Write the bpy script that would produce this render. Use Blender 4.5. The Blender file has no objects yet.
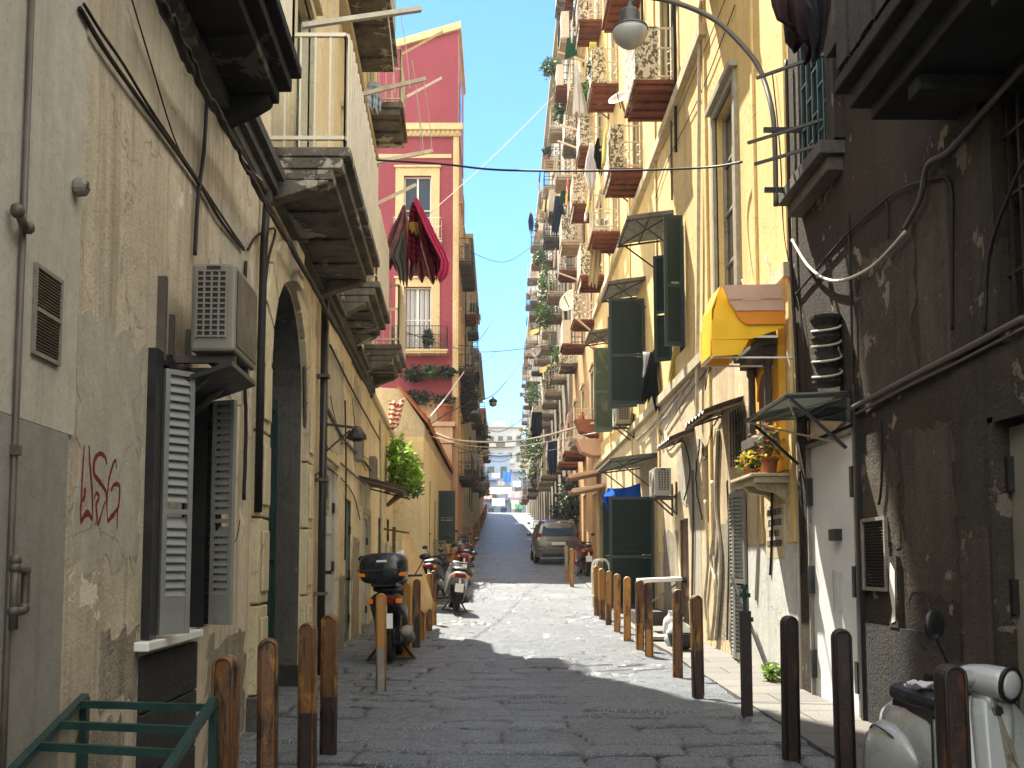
import bpy, bmesh, math, random
from mathutils import Vector, Matrix
random.seed(11)
R = math.radians
S = bpy.context.scene
COL = S.collection

# ------------------------------------------------------------------ camera, sky, sun, exposure
F, CX, HOR, PITCH, CAMZ = 1000.0, 500.0, 565.0, R(4.5), 1.55
CY = HOR - F*math.tan(PITCH)
cd = bpy.data.cameras.new('camera'); cam = bpy.data.objects.new('camera', cd); COL.objects.link(cam)
cam.location = (0, 0, CAMZ); cam.rotation_euler = (R(90)+PITCH, 0, 0)
cd.sensor_width = 36; cd.lens = F/1024*36; cd.shift_x = (512-CX)/1024; cd.shift_y = (CY-384)/1024
cd.clip_start = .05; cd.clip_end = 3000
S.camera = cam
SUN_EL, SUN_AZ = R(57.5), math.atan2(-.43, .90)
HAZE = .00045
FILL_CLOUD_Y, SKY_TINT, CLOUD = .50, (.52, .76, 1.0, 1), (11.2, 11.1, 10.6, 1)
w = bpy.data.worlds.new('World'); S.world = w; w.use_nodes = True
wn = w.node_tree; bg = wn.nodes['Background']; sk = wn.nodes.new('ShaderNodeTexSky')
sk.sky_type = 'NISHITA'; sk.sun_disc = False; sk.sun_elevation = SUN_EL; sk.sun_rotation = SUN_AZ
sk.altitude = 20; sk.air_density = 1.0; sk.dust_density = 0.0; sk.ozone_density = 3.0
def wnode(t, **kw):
    n = wn.nodes.new(t)
    for k, v in kw.items(): setattr(n, k, v)
    return n
def wmath(op, a, b):
    n = wnode('ShaderNodeMath', operation=op)
    for i, v in enumerate((a, b)):
        if hasattr(v, 'is_output'): wn.links.new(v, n.inputs[i])
        else: n.inputs[i].default_value = v
    return n.outputs[0]
# added out-of-view cloud bank overhead and behind, brightens the shade; clear blue ahead
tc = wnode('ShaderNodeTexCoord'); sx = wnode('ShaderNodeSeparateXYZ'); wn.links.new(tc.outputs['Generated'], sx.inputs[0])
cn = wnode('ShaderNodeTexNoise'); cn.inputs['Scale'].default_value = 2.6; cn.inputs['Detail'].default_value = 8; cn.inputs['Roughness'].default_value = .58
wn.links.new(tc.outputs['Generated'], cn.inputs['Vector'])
cf = wmath('ADD', cn.outputs[0], wmath('MULTIPLY', wmath('SUBTRACT', FILL_CLOUD_Y, sx.outputs[1]), .36))
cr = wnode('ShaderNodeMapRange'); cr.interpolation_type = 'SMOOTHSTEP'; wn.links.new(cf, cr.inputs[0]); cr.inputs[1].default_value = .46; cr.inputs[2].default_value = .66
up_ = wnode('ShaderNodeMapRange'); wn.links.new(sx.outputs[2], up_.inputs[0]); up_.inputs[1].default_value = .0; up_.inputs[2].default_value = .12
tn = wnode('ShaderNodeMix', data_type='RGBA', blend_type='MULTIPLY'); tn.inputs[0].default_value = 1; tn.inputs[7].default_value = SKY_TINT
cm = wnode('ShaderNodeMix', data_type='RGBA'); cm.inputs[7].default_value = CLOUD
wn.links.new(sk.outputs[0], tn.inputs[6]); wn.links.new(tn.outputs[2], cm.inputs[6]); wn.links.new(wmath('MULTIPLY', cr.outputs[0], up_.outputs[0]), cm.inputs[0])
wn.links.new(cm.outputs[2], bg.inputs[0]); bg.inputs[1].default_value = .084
sd = bpy.data.lights.new('sun', 'SUN'); sd.energy = 5.0; sd.angle = R(.5); sd.color = (1, .93, .80)
sun = bpy.data.objects.new('sun', sd); COL.objects.link(sun)
ce = math.cos(SUN_EL)
sun.rotation_euler = Vector((-math.sin(SUN_AZ)*ce, -math.cos(SUN_AZ)*ce, -math.sin(SUN_EL))).to_track_quat('-Z', 'Y').to_euler()
sun.location = (-30, 60, 80)
vs = S.view_settings; vs.view_transform = 'Standard'; vs.look = 'None'; vs.gamma = 1; vs.exposure = 2.0
vs.use_curve_mapping = False
S.cycles.max_bounces = 8; S.cycles.diffuse_bounces = 4; S.cycles.glossy_bounces = 3

# ------------------------------------------------------------------ measuring
def ray(px, py):
    a, b = (px-CX)/F, (CY-py)/F
    c, s = math.cos(PITCH), math.sin(PITCH)
    return Vector((a, c - b*s, s + b*c))
def at_y(px, py, y):
    r = ray(px, py); t = y/r.y
    return Vector((r.x*t, y, CAMZ + r.z*t))
def at_x(px, py, x):
    r = ray(px, py); t = x/r.x
    return Vector((x, r.y*t, CAMZ + r.z*t))
LX, LK = -1.78, -.041            # the left wall drifts away from the axis
RX = 3.2
def on_l(px, py, o=0):           # point of the left wall -> (s, z)
    r = ray(px, py); t = (LX+o)/(r.x - LK*r.y)
    return r.y*t, CAMZ + r.z*t
def on_r(px, py, o=0):
    p = at_x(px, py, RX-o); return p.y, p.z
GP = [(-12,-.22),(0,0),(8,.15),(15,.285),(19.4,.39),(22,.52),(28,1.0),(38,1.6),(60,3.15),(100,6.75),(115,7.55),(130,7.2),(160,4),(300,-2),(900,-2)]
def gl(y):
    for (a, za), (b, zb) in zip(GP, GP[1:]):
        if y <= b: return za + (zb-za)*(y-a)/(b-a)
    return GP[-1][1]
def gz(y): return sum(gl(y+k) for k in (-2,-1,0,1,2))/5
def on_g(px, py):
    r = ray(px, py); t = 2.0
    while t < 200 and CAMZ + r.z*t > gz(r.y*t): t += .01
    return Vector((r.x*t, r.y*t, CAMZ + r.z*t))
def WL(s, o, z): return Vector((LX + LK*s + o, s, z))
def WR(s, o, z): return Vector((RX - o, s, z))
def wall_r(x): return lambda s, o, z: Vector((x - o, s, z))
def wall_l(x): return lambda s, o, z: Vector((x + o, s, z))
def front(y): return lambda s, o, z: Vector((s, y - o, z))

# ------------------------------------------------------------------ mesh builder
class MB:
    def __init__(s, xf=None): s.v = []; s.f = []; s.xf = xf
    def add(s, vs, fs):
        n = len(s.v)
        s.v += [s.xf(*p) if s.xf else Vector(p) for p in vs]
        s.f += [[n+i for i in f] for f in fs]; return s
    def box(s, a0, a1, b0, b1, c0, c1):
        return s.add([(a0,b0,c0),(a1,b0,c0),(a1,b1,c0),(a0,b1,c0),(a0,b0,c1),(a1,b0,c1),(a1,b1,c1),(a0,b1,c1)],
                     [(0,3,2,1),(4,5,6,7),(0,1,5,4),(1,2,6,5),(2,3,7,6),(3,0,4,7)])
    def hexa(s, lo, hi):   # two quads of four points
        return s.add(list(lo)+list(hi), [(0,3,2,1),(4,5,6,7),(0,1,5,4),(1,2,6,5),(2,3,7,6),(3,0,4,7)])
    def quad(s, *p): return s.add(p, [tuple(range(len(p)))])
    def bar(s, p, q, w, h=None, up=(0,0,1)):
        h = h or w; p, q, up = Vector(p), Vector(q), Vector(up)
        d = (q-p).normalized(); x = d.cross(up)
        if x.length < 1e-4: x = d.cross(Vector((1,0,0)))
        x.normalize(); y = x.cross(d); x *= w/2; y *= h/2
        return s.hexa([p-x-y, p+x-y, p+x+y, p-x+y], [q-x-y, q+x-y, q+x+y, q-x+y])
    def tube(s, pts, r, n=6, closed=False):
        pts = [Vector(p) for p in pts]; k = len(pts); rs = r if isinstance(r, (list, tuple)) else [r]*k
        vs, fs = [], []; nrm = None
        for i, p in enumerate(pts):
            a = pts[(i-1) % k] if (closed or i) else p; b = pts[(i+1) % k] if (closed or i < k-1) else p
            t = (b-a).normalized()
            if nrm is None:
                nrm = t.cross(Vector((0,0,1)))
                if nrm.length < .1: nrm = t.cross(Vector((1,0,0)))
            nrm = (nrm - t*nrm.dot(t)).normalized(); bi = t.cross(nrm)
            for j in range(n):
                g = 2*math.pi*j/n; vs.append(p + (nrm*math.cos(g) + bi*math.sin(g))*rs[i])
        for i in range(k if closed else k-1):
            i2 = (i+1) % k
            for j in range(n): fs.append((i*n+j, i*n+(j+1)%n, i2*n+(j+1)%n, i2*n+j))
        if not closed: fs += [tuple(range(n))[::-1], tuple(range((k-1)*n, k*n))]
        return s.add(vs, fs)
    def cyl(s, p, q, r0, r1=None, n=12): return s.tube([p, q], [r0, r0 if r1 is None else r1], n)
    def lathe(s, c, prof, n=16, axis=(0,0,1)):
        ax = Vector(axis).normalized(); u = ax.orthogonal().normalized(); v = ax.cross(u); c = Vector(c)
        vs, fs = [], []
        for r, h in prof:
            for j in range(n):
                g = 2*math.pi*j/n; vs.append(c + ax*h + (u*math.cos(g)+v*math.sin(g))*max(r, 1e-4))
        for i in range(len(prof)-1):
            for j in range(n): fs.append((i*n+j, i*n+(j+1)%n, (i+1)*n+(j+1)%n, (i+1)*n+j))
        fs += [tuple(range(n))[::-1], tuple(range((len(prof)-1)*n, len(prof)*n))]
        return s.add(vs, fs)
    def ball(s, c, r, n=12, m=8, M=None):
        r = r if isinstance(r, (tuple, list)) else (r, r, r); c = Vector(c); vs, fs = [], []
        for i in range(m+1):
            t = math.pi*i/m
            for j in range(n):
                g = 2*math.pi*j/n
                p = Vector((math.sin(t)*math.cos(g)*r[0], math.sin(t)*math.sin(g)*r[1], math.cos(t)*r[2]))
                vs.append(c + (M @ p if M else p))
        for i in range(m):
            for j in range(n): fs.append((i*n+j, i*n+(j+1)%n, (i+1)*n+(j+1)%n, (i+1)*n+j))
        return s.add(vs, fs)
    def loft(s, rings):
        n = len(rings[0]); vs = [p for r in rings for p in r]; fs = []
        for i in range(len(rings)-1):
            for j in range(n): fs.append((i*n+j, i*n+(j+1)%n, (i+1)*n+(j+1)%n, (i+1)*n+j))
        fs += [tuple(range(n))[::-1], tuple(range((len(rings)-1)*n, len(rings)*n))]
        return s.add(vs, fs)
    def prism(s, poly, fn, t0, t1):
        n = len(poly); vs = [fn(a, b, t0) for a, b in poly] + [fn(a, b, t1) for a, b in poly]
        fs = [tuple(range(n))[::-1], tuple(range(n, 2*n))] + [(i, (i+1)%n, n+(i+1)%n, n+i) for i in range(n)]
        return s.add(vs, fs)
    def grid(s, fn, nu, nv, thick=None):
        vs = [fn(i/nu, j/nv) for j in range(nv+1) for i in range(nu+1)]
        fs = [(j*(nu+1)+i, j*(nu+1)+i+1, (j+1)*(nu+1)+i+1, (j+1)*(nu+1)+i) for j in range(nv) for i in range(nu)]
        return s.add(vs, fs)
    def build(s, name, mat, parent=None, origin=None, smooth=False, bevel=0, solid=0, label=None, sub=0):
        o = Vector(origin) if origin is not None else Vector((0,0,0))
        base = o
        if parent is not None: base = ORG[parent.name]
        me = bpy.data.meshes.new(name); me.from_pydata([tuple(p-base) for p in s.v], [], s.f); me.update()
        if smooth is not True or True:
            b = bmesh.new(); b.from_mesh(me); bmesh.ops.recalc_face_normals(b, faces=b.faces); b.to_mesh(me); b.free()
        if smooth:
            for p in me.polygons: p.use_smooth = True
        if mat is not None: me.materials.append(mat)
        ob = bpy.data.objects.new(name, me); COL.objects.link(ob)
        if parent is not None: ob.parent = parent
        else: ob.location = base
        ORG[ob.name] = base
        if solid:
            m = ob.modifiers.new('solid', 'SOLIDIFY'); m.thickness = solid; m.offset = 0
        if bevel:
            m = ob.modifiers.new('bevel', 'BEVEL'); m.width = bevel; m.segments = 2; m.limit_method = 'ANGLE'; m.angle_limit = R(40)
        if sub:
            m = ob.modifiers.new('sub', 'SUBSURF'); m.levels = sub; m.render_levels = sub
        if label: ob['label'] = label
        return ob
ORG = {}
def thing(name, label, cat, loc=(0,0,0), group=None):
    o = bpy.data.objects.new(name, None); COL.objects.link(o); o.location = loc; o.empty_display_size = .2
    ORG[o.name] = Vector(loc)
    return tag(o, label, cat, group)
def tag(o, label, cat, group=None):
    o['label'] = label; o['category'] = cat
    if group: o['group'] = group
    return o
def struct(o, kind='structure'): o['kind'] = kind; return o
def copy_tree(o, parent=None):
    c = o.copy(); COL.objects.link(c); ORG[c.name] = ORG.get(o.name, Vector((0,0,0)))
    if parent: c.parent = parent
    for ch in [x for x in COL.objects if x.parent == o]: copy_tree(ch, c)
    return c
def rnd(a, b): return random.uniform(a, b)
# ------------------------------------------------------------------ materials
def newmat(name):
    m = bpy.data.materials.new(name); m.use_nodes = True
    nt = m.node_tree; return m, nt, nt.nodes['Principled BSDF']
def nd(nt, t, ins=None, **kw):
    n = nt.nodes.new(t)
    for k, v in kw.items(): setattr(n, k, v)
    for k, v in (ins or {}).items():
        if hasattr(v, 'is_output'): nt.links.new(v, n.inputs[k])
        else: n.inputs[k].default_value = v
    return n
def c4(c): return (c[0], c[1], c[2], 1)
def mapr(nt, v, a, b, c=0, d=1): return nd(nt, 'ShaderNodeMapRange', {0: v, 1: a, 2: b, 3: c, 4: d}).outputs[0]
def mix(nt, f, a, b, mode='MIX'):
    n = nt.nodes.new('ShaderNodeMix'); n.data_type = 'RGBA'; n.blend_type = mode
    for i, v in ((0, f), (6, a), (7, b)):
        if hasattr(v, 'is_output'): nt.links.new(v, n.inputs[i])
        else: n.inputs[i].default_value = v if i == 0 else c4(v)
    return n.outputs[2]
def noise(nt, co, scale, detail=4, rough=.6, dist=0):
    return nd(nt, 'ShaderNodeTexNoise', {'Vector': co, 'Scale': scale, 'Detail': detail, 'Roughness': rough, 'Distortion': dist}).outputs[0]
def pos(nt, sc=(1,1,1), off=(0,0,0)):
    g = nd(nt, 'ShaderNodeNewGeometry').outputs['Position']
    return nd(nt, 'ShaderNodeMapping', {0: g, 1: off, 3: sc}).outputs[0]
def objco(nt, sc=(1,1,1)):
    g = nd(nt, 'ShaderNodeTexCoord').outputs['Object']
    return nd(nt, 'ShaderNodeMapping', {0: g, 3: sc}).outputs[0]
def bump(nt, b, h, strength=.3, dist=.02):
    n = nd(nt, 'ShaderNodeBump', {'Strength': strength, 'Distance': dist, 'Height': h}); nt.links.new(n.outputs[0], b.inputs['Normal'])
def plaster(name, c1, c2, stain, streak=.5, peel=None, peel_t=.62, seed=0, patch=.7, bmp=.4, rough=.92, crack=.5, peel_s=1.5):
    m, nt, b = newmat(name); off = (seed*7.3, seed*3.1, seed*5.7)
    p = pos(nt, (1,1,1), off)
    n1 = noise(nt, p, patch, 7, .65)
    col = mix(nt, mapr(nt, n1, .40, .60), c1, c2)
    st = noise(nt, pos(nt, (2.6,2.6,.16), off), 1.2, 6, .65, .4)
    col = mix(nt, mapr(nt, st, .50, .72, 0, streak), col, stain)
    st2 = noise(nt, pos(nt, (9,9,.5), off), 1.0, 4, .6)
    col = mix(nt, mapr(nt, st2, .55, .75, 0, streak*.7), col, stain)
    n3 = noise(nt, p, 9, 6, .7)
    col = mix(nt, mapr(nt, n3, .35, .65, 0, .55), col, [x*.72 for x in c2])
    n4 = noise(nt, p, 38, 3, .7)
    col = mix(nt, mapr(nt, n4, .58, .75, 0, .45), col, [x*.5 for x in stain])
    hsum = nd(nt, 'ShaderNodeMath', {0: n3, 1: n4}, operation='ADD').outputs[0]
    if peel:
        n5 = noise(nt, p, peel_s, 11, .68, .3)
        pf = mapr(nt, n5, peel_t, peel_t+.015)
        col = mix(nt, pf, col, peel)
        hsum = nd(nt, 'ShaderNodeMath', {0: hsum, 1: nd(nt, 'ShaderNodeMath', {0: pf, 1: -.9}, operation='MULTIPLY').outputs[0]}, operation='ADD').outputs[0]
    if crack:
        wv = nd(nt, 'ShaderNodeVectorMath', {0: p, 1: nd(nt, 'ShaderNodeTexNoise', {'Vector': p, 'Scale': 2.2, 'Detail': 5}).outputs[1]}, operation='ADD').outputs[0]
        vo = nd(nt, 'ShaderNodeTexVoronoi', {'Vector': wv, 'Scale': .55}, feature='DISTANCE_TO_EDGE').outputs[0]
        cf = mapr(nt, vo, 0.0, .006, crack, 0)
        col = mix(nt, cf, col, [x*.35 for x in stain])
    nt.links.new(col, b.inputs['Base Color']); b.inputs['Roughness'].default_value = rough
    b.inputs['Specular IOR Level'].default_value = .2
    bump(nt, b, hsum, bmp, .02); return m
def paint(name, c, rough=.5, metal=0, var=.25, spec=.5, scale=6, dirt=None, bmp=.08, dirt_t=.55, coat=0):
    m, nt, b = newmat(name); p = pos(nt)
    n = noise(nt, p, scale, 6, .65)
    col = mix(nt, mapr(nt, n, .3, .7), [x*(1-var) for x in c], [min(1, x*(1+var*.6)) for x in c])
    if dirt:
        n2 = noise(nt, pos(nt, (1,1,.6)), scale*.6, 8, .7, .3)
        col = mix(nt, mapr(nt, n2, dirt_t, dirt_t+.10, 0, .9), col, dirt)
    nt.links.new(col, b.inputs['Base Color'])
    nt.links.new(mapr(nt, n, .3, .7, max(0, rough-.1), min(1, rough+.1)), b.inputs['Roughness'])
    b.inputs['Metallic'].default_value = metal; b.inputs['Specular IOR Level'].default_value = spec
    b.inputs['Coat Weight'].default_value = coat
    if bmp: bump(nt, b, noise(nt, p, scale*6, 3), bmp, .01)
    return m
def glassy(name, c=(.02,.025,.03), rough=.06):
    m, nt, b = newmat(name); b.inputs['Base Color'].default_value = c4(c); b.inputs['Roughness'].default_value = rough
    bump(nt, b, noise(nt, pos(nt), 1.5, 2), .05, .02); return m
def leafmat(name, c, c2, tr=.25):
    m, nt, b = newmat(name)
    n = noise(nt, pos(nt), 5, 3)
    n2 = nd(nt, 'ShaderNodeTexWhiteNoise', {0: nd(nt, 'ShaderNodeVectorMath', {0: pos(nt), 1: (.09,.09,.09)}, operation='SNAP').outputs[0]}, noise_dimensions='3D').outputs[0]
    col = mix(nt, mapr(nt, n2, 0, 1), c, c2)
    nt.links.new(col, b.inputs['Base Color']); b.inputs['Roughness'].default_value = .55
    tl = nd(nt, 'ShaderNodeBsdfTranslucent', {0: col}); ms = nd(nt, 'ShaderNodeMixShader', {0: tr, 1: b.outputs[0], 2: tl.outputs[0]})
    nt.links.new(ms.outputs[0], nt.nodes['Material Output'].inputs[0]); return m
def cloth(name, c, c2=None, stripe=0, tr=.2):
    m, nt, b = newmat(name); p = pos(nt)
    n = noise(nt, p, 9, 4); col = mix(nt, mapr(nt, n, .3, .7), [x*.85 for x in c], c)
    if c2:
        if stripe:
            sv = nd(nt, 'ShaderNodeTexWave', {'Vector': p, 'Scale': stripe, 'Distortion': .5}, bands_direction='Z').outputs[1]
            col = mix(nt, mapr(nt, sv, .45, .55), col, c2)
        else: col = mix(nt, mapr(nt, noise(nt, p, 7, 3), .48, .52), col, c2)
    nt.links.new(col, b.inputs['Base Color']); b.inputs['Roughness'].default_value = .9; b.inputs['Specular IOR Level'].default_value = .1
    tl = nd(nt, 'ShaderNodeBsdfTranslucent', {0: col}); ms = nd(nt, 'ShaderNodeMixShader', {0: tr, 1: b.outputs[0], 2: tl.outputs[0]})
    nt.links.new(ms.outputs[0], nt.nodes['Material Output'].inputs[0])
    bump(nt, b, noise(nt, p, 60, 2), .1, .01); return m

M = {}
M['tan'] = plaster('tan_plaster', (.60,.515,.375), (.49,.415,.295), (.18,.145,.10), .95, (.66,.58,.45), .63, 1, 1.1)
M['greyplaster'] = plaster('grey_plaster', (.53,.48,.385), (.46,.42,.335), (.28,.25,.19), .6, None, .7, 2, .5, .15, crack=.12)
M['greybase'] = plaster('grey_base', (.30,.28,.235), (.26,.245,.20), (.17,.155,.125), .6, None, .7, 3, .5, .15, crack=.12)
M['cream'] = plaster('cream_plaster', (.76,.67,.46), (.68,.58,.38), (.38,.31,.20), .55, (.50,.45,.36), .68, 4, .6)
M['creamlow'] = plaster('stained_cream_plaster', (.76,.66,.45), (.64,.54,.36), (.26,.20,.13), .9, (.44,.37,.27), .62, 34, .8, .5)
M['creamtrim'] = plaster('cream_trim', (.60,.52,.36), (.52,.44,.28), (.25,.20,.13), .6, None, .7, 5, .8, .3)
M['yellow'] = plaster('yellow_plaster', (.76,.56,.245), (.66,.48,.20), (.36,.26,.13), .6, (.62,.54,.38), .66, 6, .5)
M['palelow'] = plaster('pale_plaster', (.70,.57,.36), (.58,.46,.28), (.26,.19,.12), .95, (.36,.30,.22), .60, 7, .9)
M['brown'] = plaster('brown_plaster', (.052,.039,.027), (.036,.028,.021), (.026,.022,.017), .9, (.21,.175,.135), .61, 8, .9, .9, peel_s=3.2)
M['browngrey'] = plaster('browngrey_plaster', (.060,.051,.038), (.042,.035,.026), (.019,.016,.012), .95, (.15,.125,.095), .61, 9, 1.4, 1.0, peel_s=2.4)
M['orangewall'] = plaster('orange_plaster', (.58,.36,.17), (.52,.31,.14), (.33,.21,.12), .5, (.55,.45,.32), .68, 10, .5)
M['greyfar'] = plaster('grey_facade', (.42,.36,.27), (.34,.29,.22), (.17,.14,.11), .6, None, .7, 11, .6)
M['palefar'] = plaster('pale_facade', (.50,.42,.31), (.42,.35,.26), (.22,.18,.13), .6, None, .7, 12, .6)
M['red'] = plaster('red_plaster', (.33,.075,.098), (.285,.064,.084), (.25,.06,.08), .35, None, .7, 13, .4, .15, .92, 0)
M['peach'] = plaster('peach_plaster', (.60,.40,.25), (.54,.35,.21), (.34,.23,.15), .5, None, .7, 14, .5, .2)
M['pinkside'] = plaster('pink_plaster', (.55,.33,.33), (.50,.28,.28), (.35,.2,.2), .4, None, .7, 15, .5, .2, .92, 0)
M['trim'] = plaster('ochre_trim', (.72,.58,.34), (.66,.51,.28), (.45,.33,.18), .4, None, .7, 16, .8, .2)
M['farwhite'] = plaster('far_wall', (.50,.48,.43), (.40,.39,.36), (.28,.27,.26), .4, None, .7, 17, .2, .1, .92, 0)
M['farhaze'] = plaster('far_haze_wall', (.30,.36,.46), (.22,.28,.38), (.16,.20,.30), .4, None, .7, 18, .2, .1, .92, 0)  # distance haze put into the wall colour as blue
M['stone'] = plaster('grey_stone', (.115,.105,.09), (.085,.08,.07), (.045,.04,.035), .7, (.17,.155,.125), .62, 19, 1.2, .5)
M['stonedark'] = plaster('dark_stone', (.05,.048,.044), (.035,.034,.032), (.02,.02,.018), .5, None, .7, 20, 1.5, .7)
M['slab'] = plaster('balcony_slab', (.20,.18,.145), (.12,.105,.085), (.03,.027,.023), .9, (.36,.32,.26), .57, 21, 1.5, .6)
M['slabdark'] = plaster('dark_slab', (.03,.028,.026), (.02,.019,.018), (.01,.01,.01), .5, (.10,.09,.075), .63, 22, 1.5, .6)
M['terra'] = plaster('terracotta_slab', (.21,.075,.037), (.15,.052,.028), (.06,.028,.02), .9, (.30,.19,.12), .63, 23, 2.0, .4)
M['whitelow'] = plaster('pale_grey_render', (.60,.60,.56), (.50,.50,.46), (.30,.30,.27), .7, (.40,.38,.33), .63, 24, .9, .25)
M['shrine'] = plaster('shrine_yellow', (.75,.40,.05), (.68,.35,.04), (.40,.2,.04), .4, None, .7, 25, .9, .2, .92, 0)
M['rust'] = paint('rusty_paint', (.20,.085,.03), .55, 0, .5, .5, 9, (.42,.21,.045), .2, .52)
M['rustdark'] = paint('dark_rusty_paint', (.035,.022,.016), .45, 0, .4, .5, 9, (.15,.06,.025), .2, .55)
M['ochrepaint'] = paint('worn_ochre_paint', (.38,.19,.05), .55, 0, .35, .5, 8, (.12,.06,.03), .2, .55)
M['greypaint'] = paint('worn_grey_paint', (.20,.18,.14), .5, 0, .3, .5, 9, (.09,.05,.03), .2, .56)
M['iron'] = paint('black_iron', (.014,.013,.012), .5, 0, .3, .5, 9, (.09,.05,.03), .2, .6)
M['greeniron'] = paint('dark_green_iron', (.012,.04,.034), .4, 0, .3, .5, 8, (.03,.03,.025), .2, .6)
M['green'] = paint('dark_green_paint', (.006,.024,.018), .45, 0, .3, .5, 5, (.02,.035,.03), .1, .6)
M['greenlight'] = paint('faded_green_paint', (.06,.09,.065), .6, 0, .3, .4, 5, (.16,.17,.13), .1, .55)
M['shutgrey'] = paint('worn_white_shutter', (.19,.187,.168), .45, 0, .2, .5, 4, (.12,.11,.10), .1, .58)
M['blackpaint'] = paint('black_paint', (.013,.013,.014), .4, 0, .3, .5, 5)
M['wood'] = paint('old_wood', (.13,.075,.04), .6, 0, .4, .4, 6, (.05,.035,.025), .2, .55)
M['woodframe'] = paint('grey_green_frame', (.30,.27,.20), .6, 0, .3, .4, 6, (.10,.09,.06), .2, .58)
M['white'] = paint('white_paint', (.74,.72,.67), .45, 0, .12, .5, 5, (.45,.42,.36), .08, .62)
M['creammetal'] = paint('cream_metal', (.62,.55,.42), .5, 0, .15, .5, 5, (.35,.28,.2), .08, .62)
M['acwhite'] = paint('air_con_casing', (.36,.34,.295), .45, 0, .15, .5, 5, (.24,.21,.17), .05, .6)
M['acgrey'] = paint('air_con_weathered', (.19,.175,.14), .5, 0, .2, .5, 5, (.15,.13,.11), .05, .58)
M['door'] = paint('grey_metal_door', (.36,.37,.36), .4, .0, .2, .5, 2.5, (.20,.19,.17), .08, .6)
M['doorwhite'] = paint('pale_metal_door', (.66,.68,.68), .4, 0, .12, .5, 2.5, (.40,.38,.33), .06, .62)
M['dooralu'] = paint('dull_aluminium_door', (.24,.225,.18), .35, .3, .2, .5, 2, None, .05)
M['alu'] = paint('aluminium', (.55,.55,.54), .35, .8, .1, .5, 5, None, .05)
M['cable'] = paint('dark_cable', (.014,.012,.011), .6, 0, .3, .3, 9, None, 0)
M['cablepale'] = paint('pale_cable', (.55,.50,.42), .6, 0, .2, .3, 9, None, 0)
M['pipe'] = paint('dull_pipe', (.085,.07,.055), .5, 0, .3, .4, 6, (.07,.05,.04), .1, .55)
M['pipepale'] = paint('pale_pipe', (.42,.37,.28), .55, 0, .3, .4, 6, (.2,.16,.12), .1, .6)
M['glass'] = glassy('window_glass')
M['glassblue'] = glassy('blue_window_glass', (.03,.055,.09), .08)
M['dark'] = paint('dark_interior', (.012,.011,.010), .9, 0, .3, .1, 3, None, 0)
M['corr'] = cloth('corrugated_fibre', (.30,.285,.245), (.22,.21,.175), 0, .4)
M['corrdark'] = paint('dark_roofing', (.10,.085,.075), .6, 0, .3, .3, 4, (.2,.17,.14), .1, .6)
M['amber'] = paint('amber_plastic', (.88,.50,.015), .35, 0, .12, .5, 3, (.70,.30,.02), .03, .6)
M['amberdark'] = paint('amber_plastic_deep', (.70,.24,.02), .35, 0, .12, .5, 3, None, .03)
M['pinkpanel'] = paint('faded_pink_panel', (.56,.36,.25), .5, 0, .12, .4, 3, (.5,.3,.22), .03, .6)
M['tarp'] = cloth('blue_tarp', (.012,.11,.52), None, 0, .3)
M['greenawn'] = cloth('green_awning', (.03,.15,.09), None, 0, .2)
M['maroon'] = cloth('maroon_cloth', (.085,.012,.028), (.14,.02,.04), 0, .15)
M['crimson'] = cloth('crimson_cloth', (.56,.06,.15), None, 0, .2)
M['pinkpattern'] = cloth('pink_pattern_cloth', (.48,.22,.22), (.30,.14,.15), 0, .2)
M['greycloth'] = cloth('grey_cloth', (.20,.18,.16), None, 0, .2)
M['burgundy'] = cloth('burgundy_stripe', (.20,.012,.035), (.06,.01,.02), 3.0, .15)
M['gold'] = cloth('gold_cloth', (.36,.21,.05), None, 0, .15)
M['darkred'] = cloth('dark_heavy_cloth', (.022,.010,.012), None, 0, .05)
M['orangecloth'] = cloth('orange_sheet', (.90,.70,.40), None, 0, .5)
M['whitecloth'] = cloth('white_cloth', (.74,.73,.74), None, 0, .35)
M['bluecloth'] = cloth('pale_blue_cloth', (.40,.55,.70), (.7,.72,.75), 2.2, .3)
M['blackcloth'] = cloth('black_cloth', (.012,.012,.014), None, 0, .05)
M['navycloth'] = cloth('navy_cloth', (.02,.03,.06), None, 0, .1)
M['yellowcloth'] = cloth('yellow_cloth', (.72,.58,.10), (.55,.6,.3), 0, .3)
M['creamcloth'] = cloth('cream_cloth', (.64,.55,.40), None, 0, .3)
M['pinkcloth'] = cloth('pink_cloth', (.75,.10,.30), (.8,.6,.1), 0, .3)
M['redtarp'] = cloth('red_tarp', (.42,.03,.03), None, 0, .2)
M['zigzag'] = cloth('red_white_pattern', (.70,.66,.58), None, 0, .2)
M['leaf'] = leafmat('green_leaves', (.045,.09,.02), (.10,.16,.04))
M['leafbright'] = leafmat('bright_leaves', (.14,.28,.025), (.26,.40,.05), .45)
M['leafdark'] = leafmat('dark_leaves', (.012,.026,.010), (.03,.05,.018), .15)
M['leafdry'] = leafmat('dry_leaves', (.12,.13,.05), (.20,.17,.08), .25)
M['flower'] = leafmat('orange_flowers', (.75,.35,.02), (.80,.60,.06), .3)
M['flowerred'] = leafmat('red_flowers', (.70,.04,.05), (.75,.15,.10), .3)
M['pot'] = paint('terracotta_pot', (.28,.10,.05), .8, 0, .25, .2, 8, (.35,.18,.11), .1, .6)
M['soil'] = paint('soil', (.03,.02,.014), 1, 0, .3, .1, 20)
M['rubber'] = paint('tyre_rubber', (.016,.016,.016), .75, 0, .2, .3, 9)
M['plasticblack'] = paint('black_plastic', (.012,.012,.013), .38, 0, .2, .5, 9, (.03,.028,.025), .05, .62)
M['caseblack'] = paint('top_case_black', (.012,.013,.017), .28, 0, .2, .6, 9, None, .02)
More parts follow.
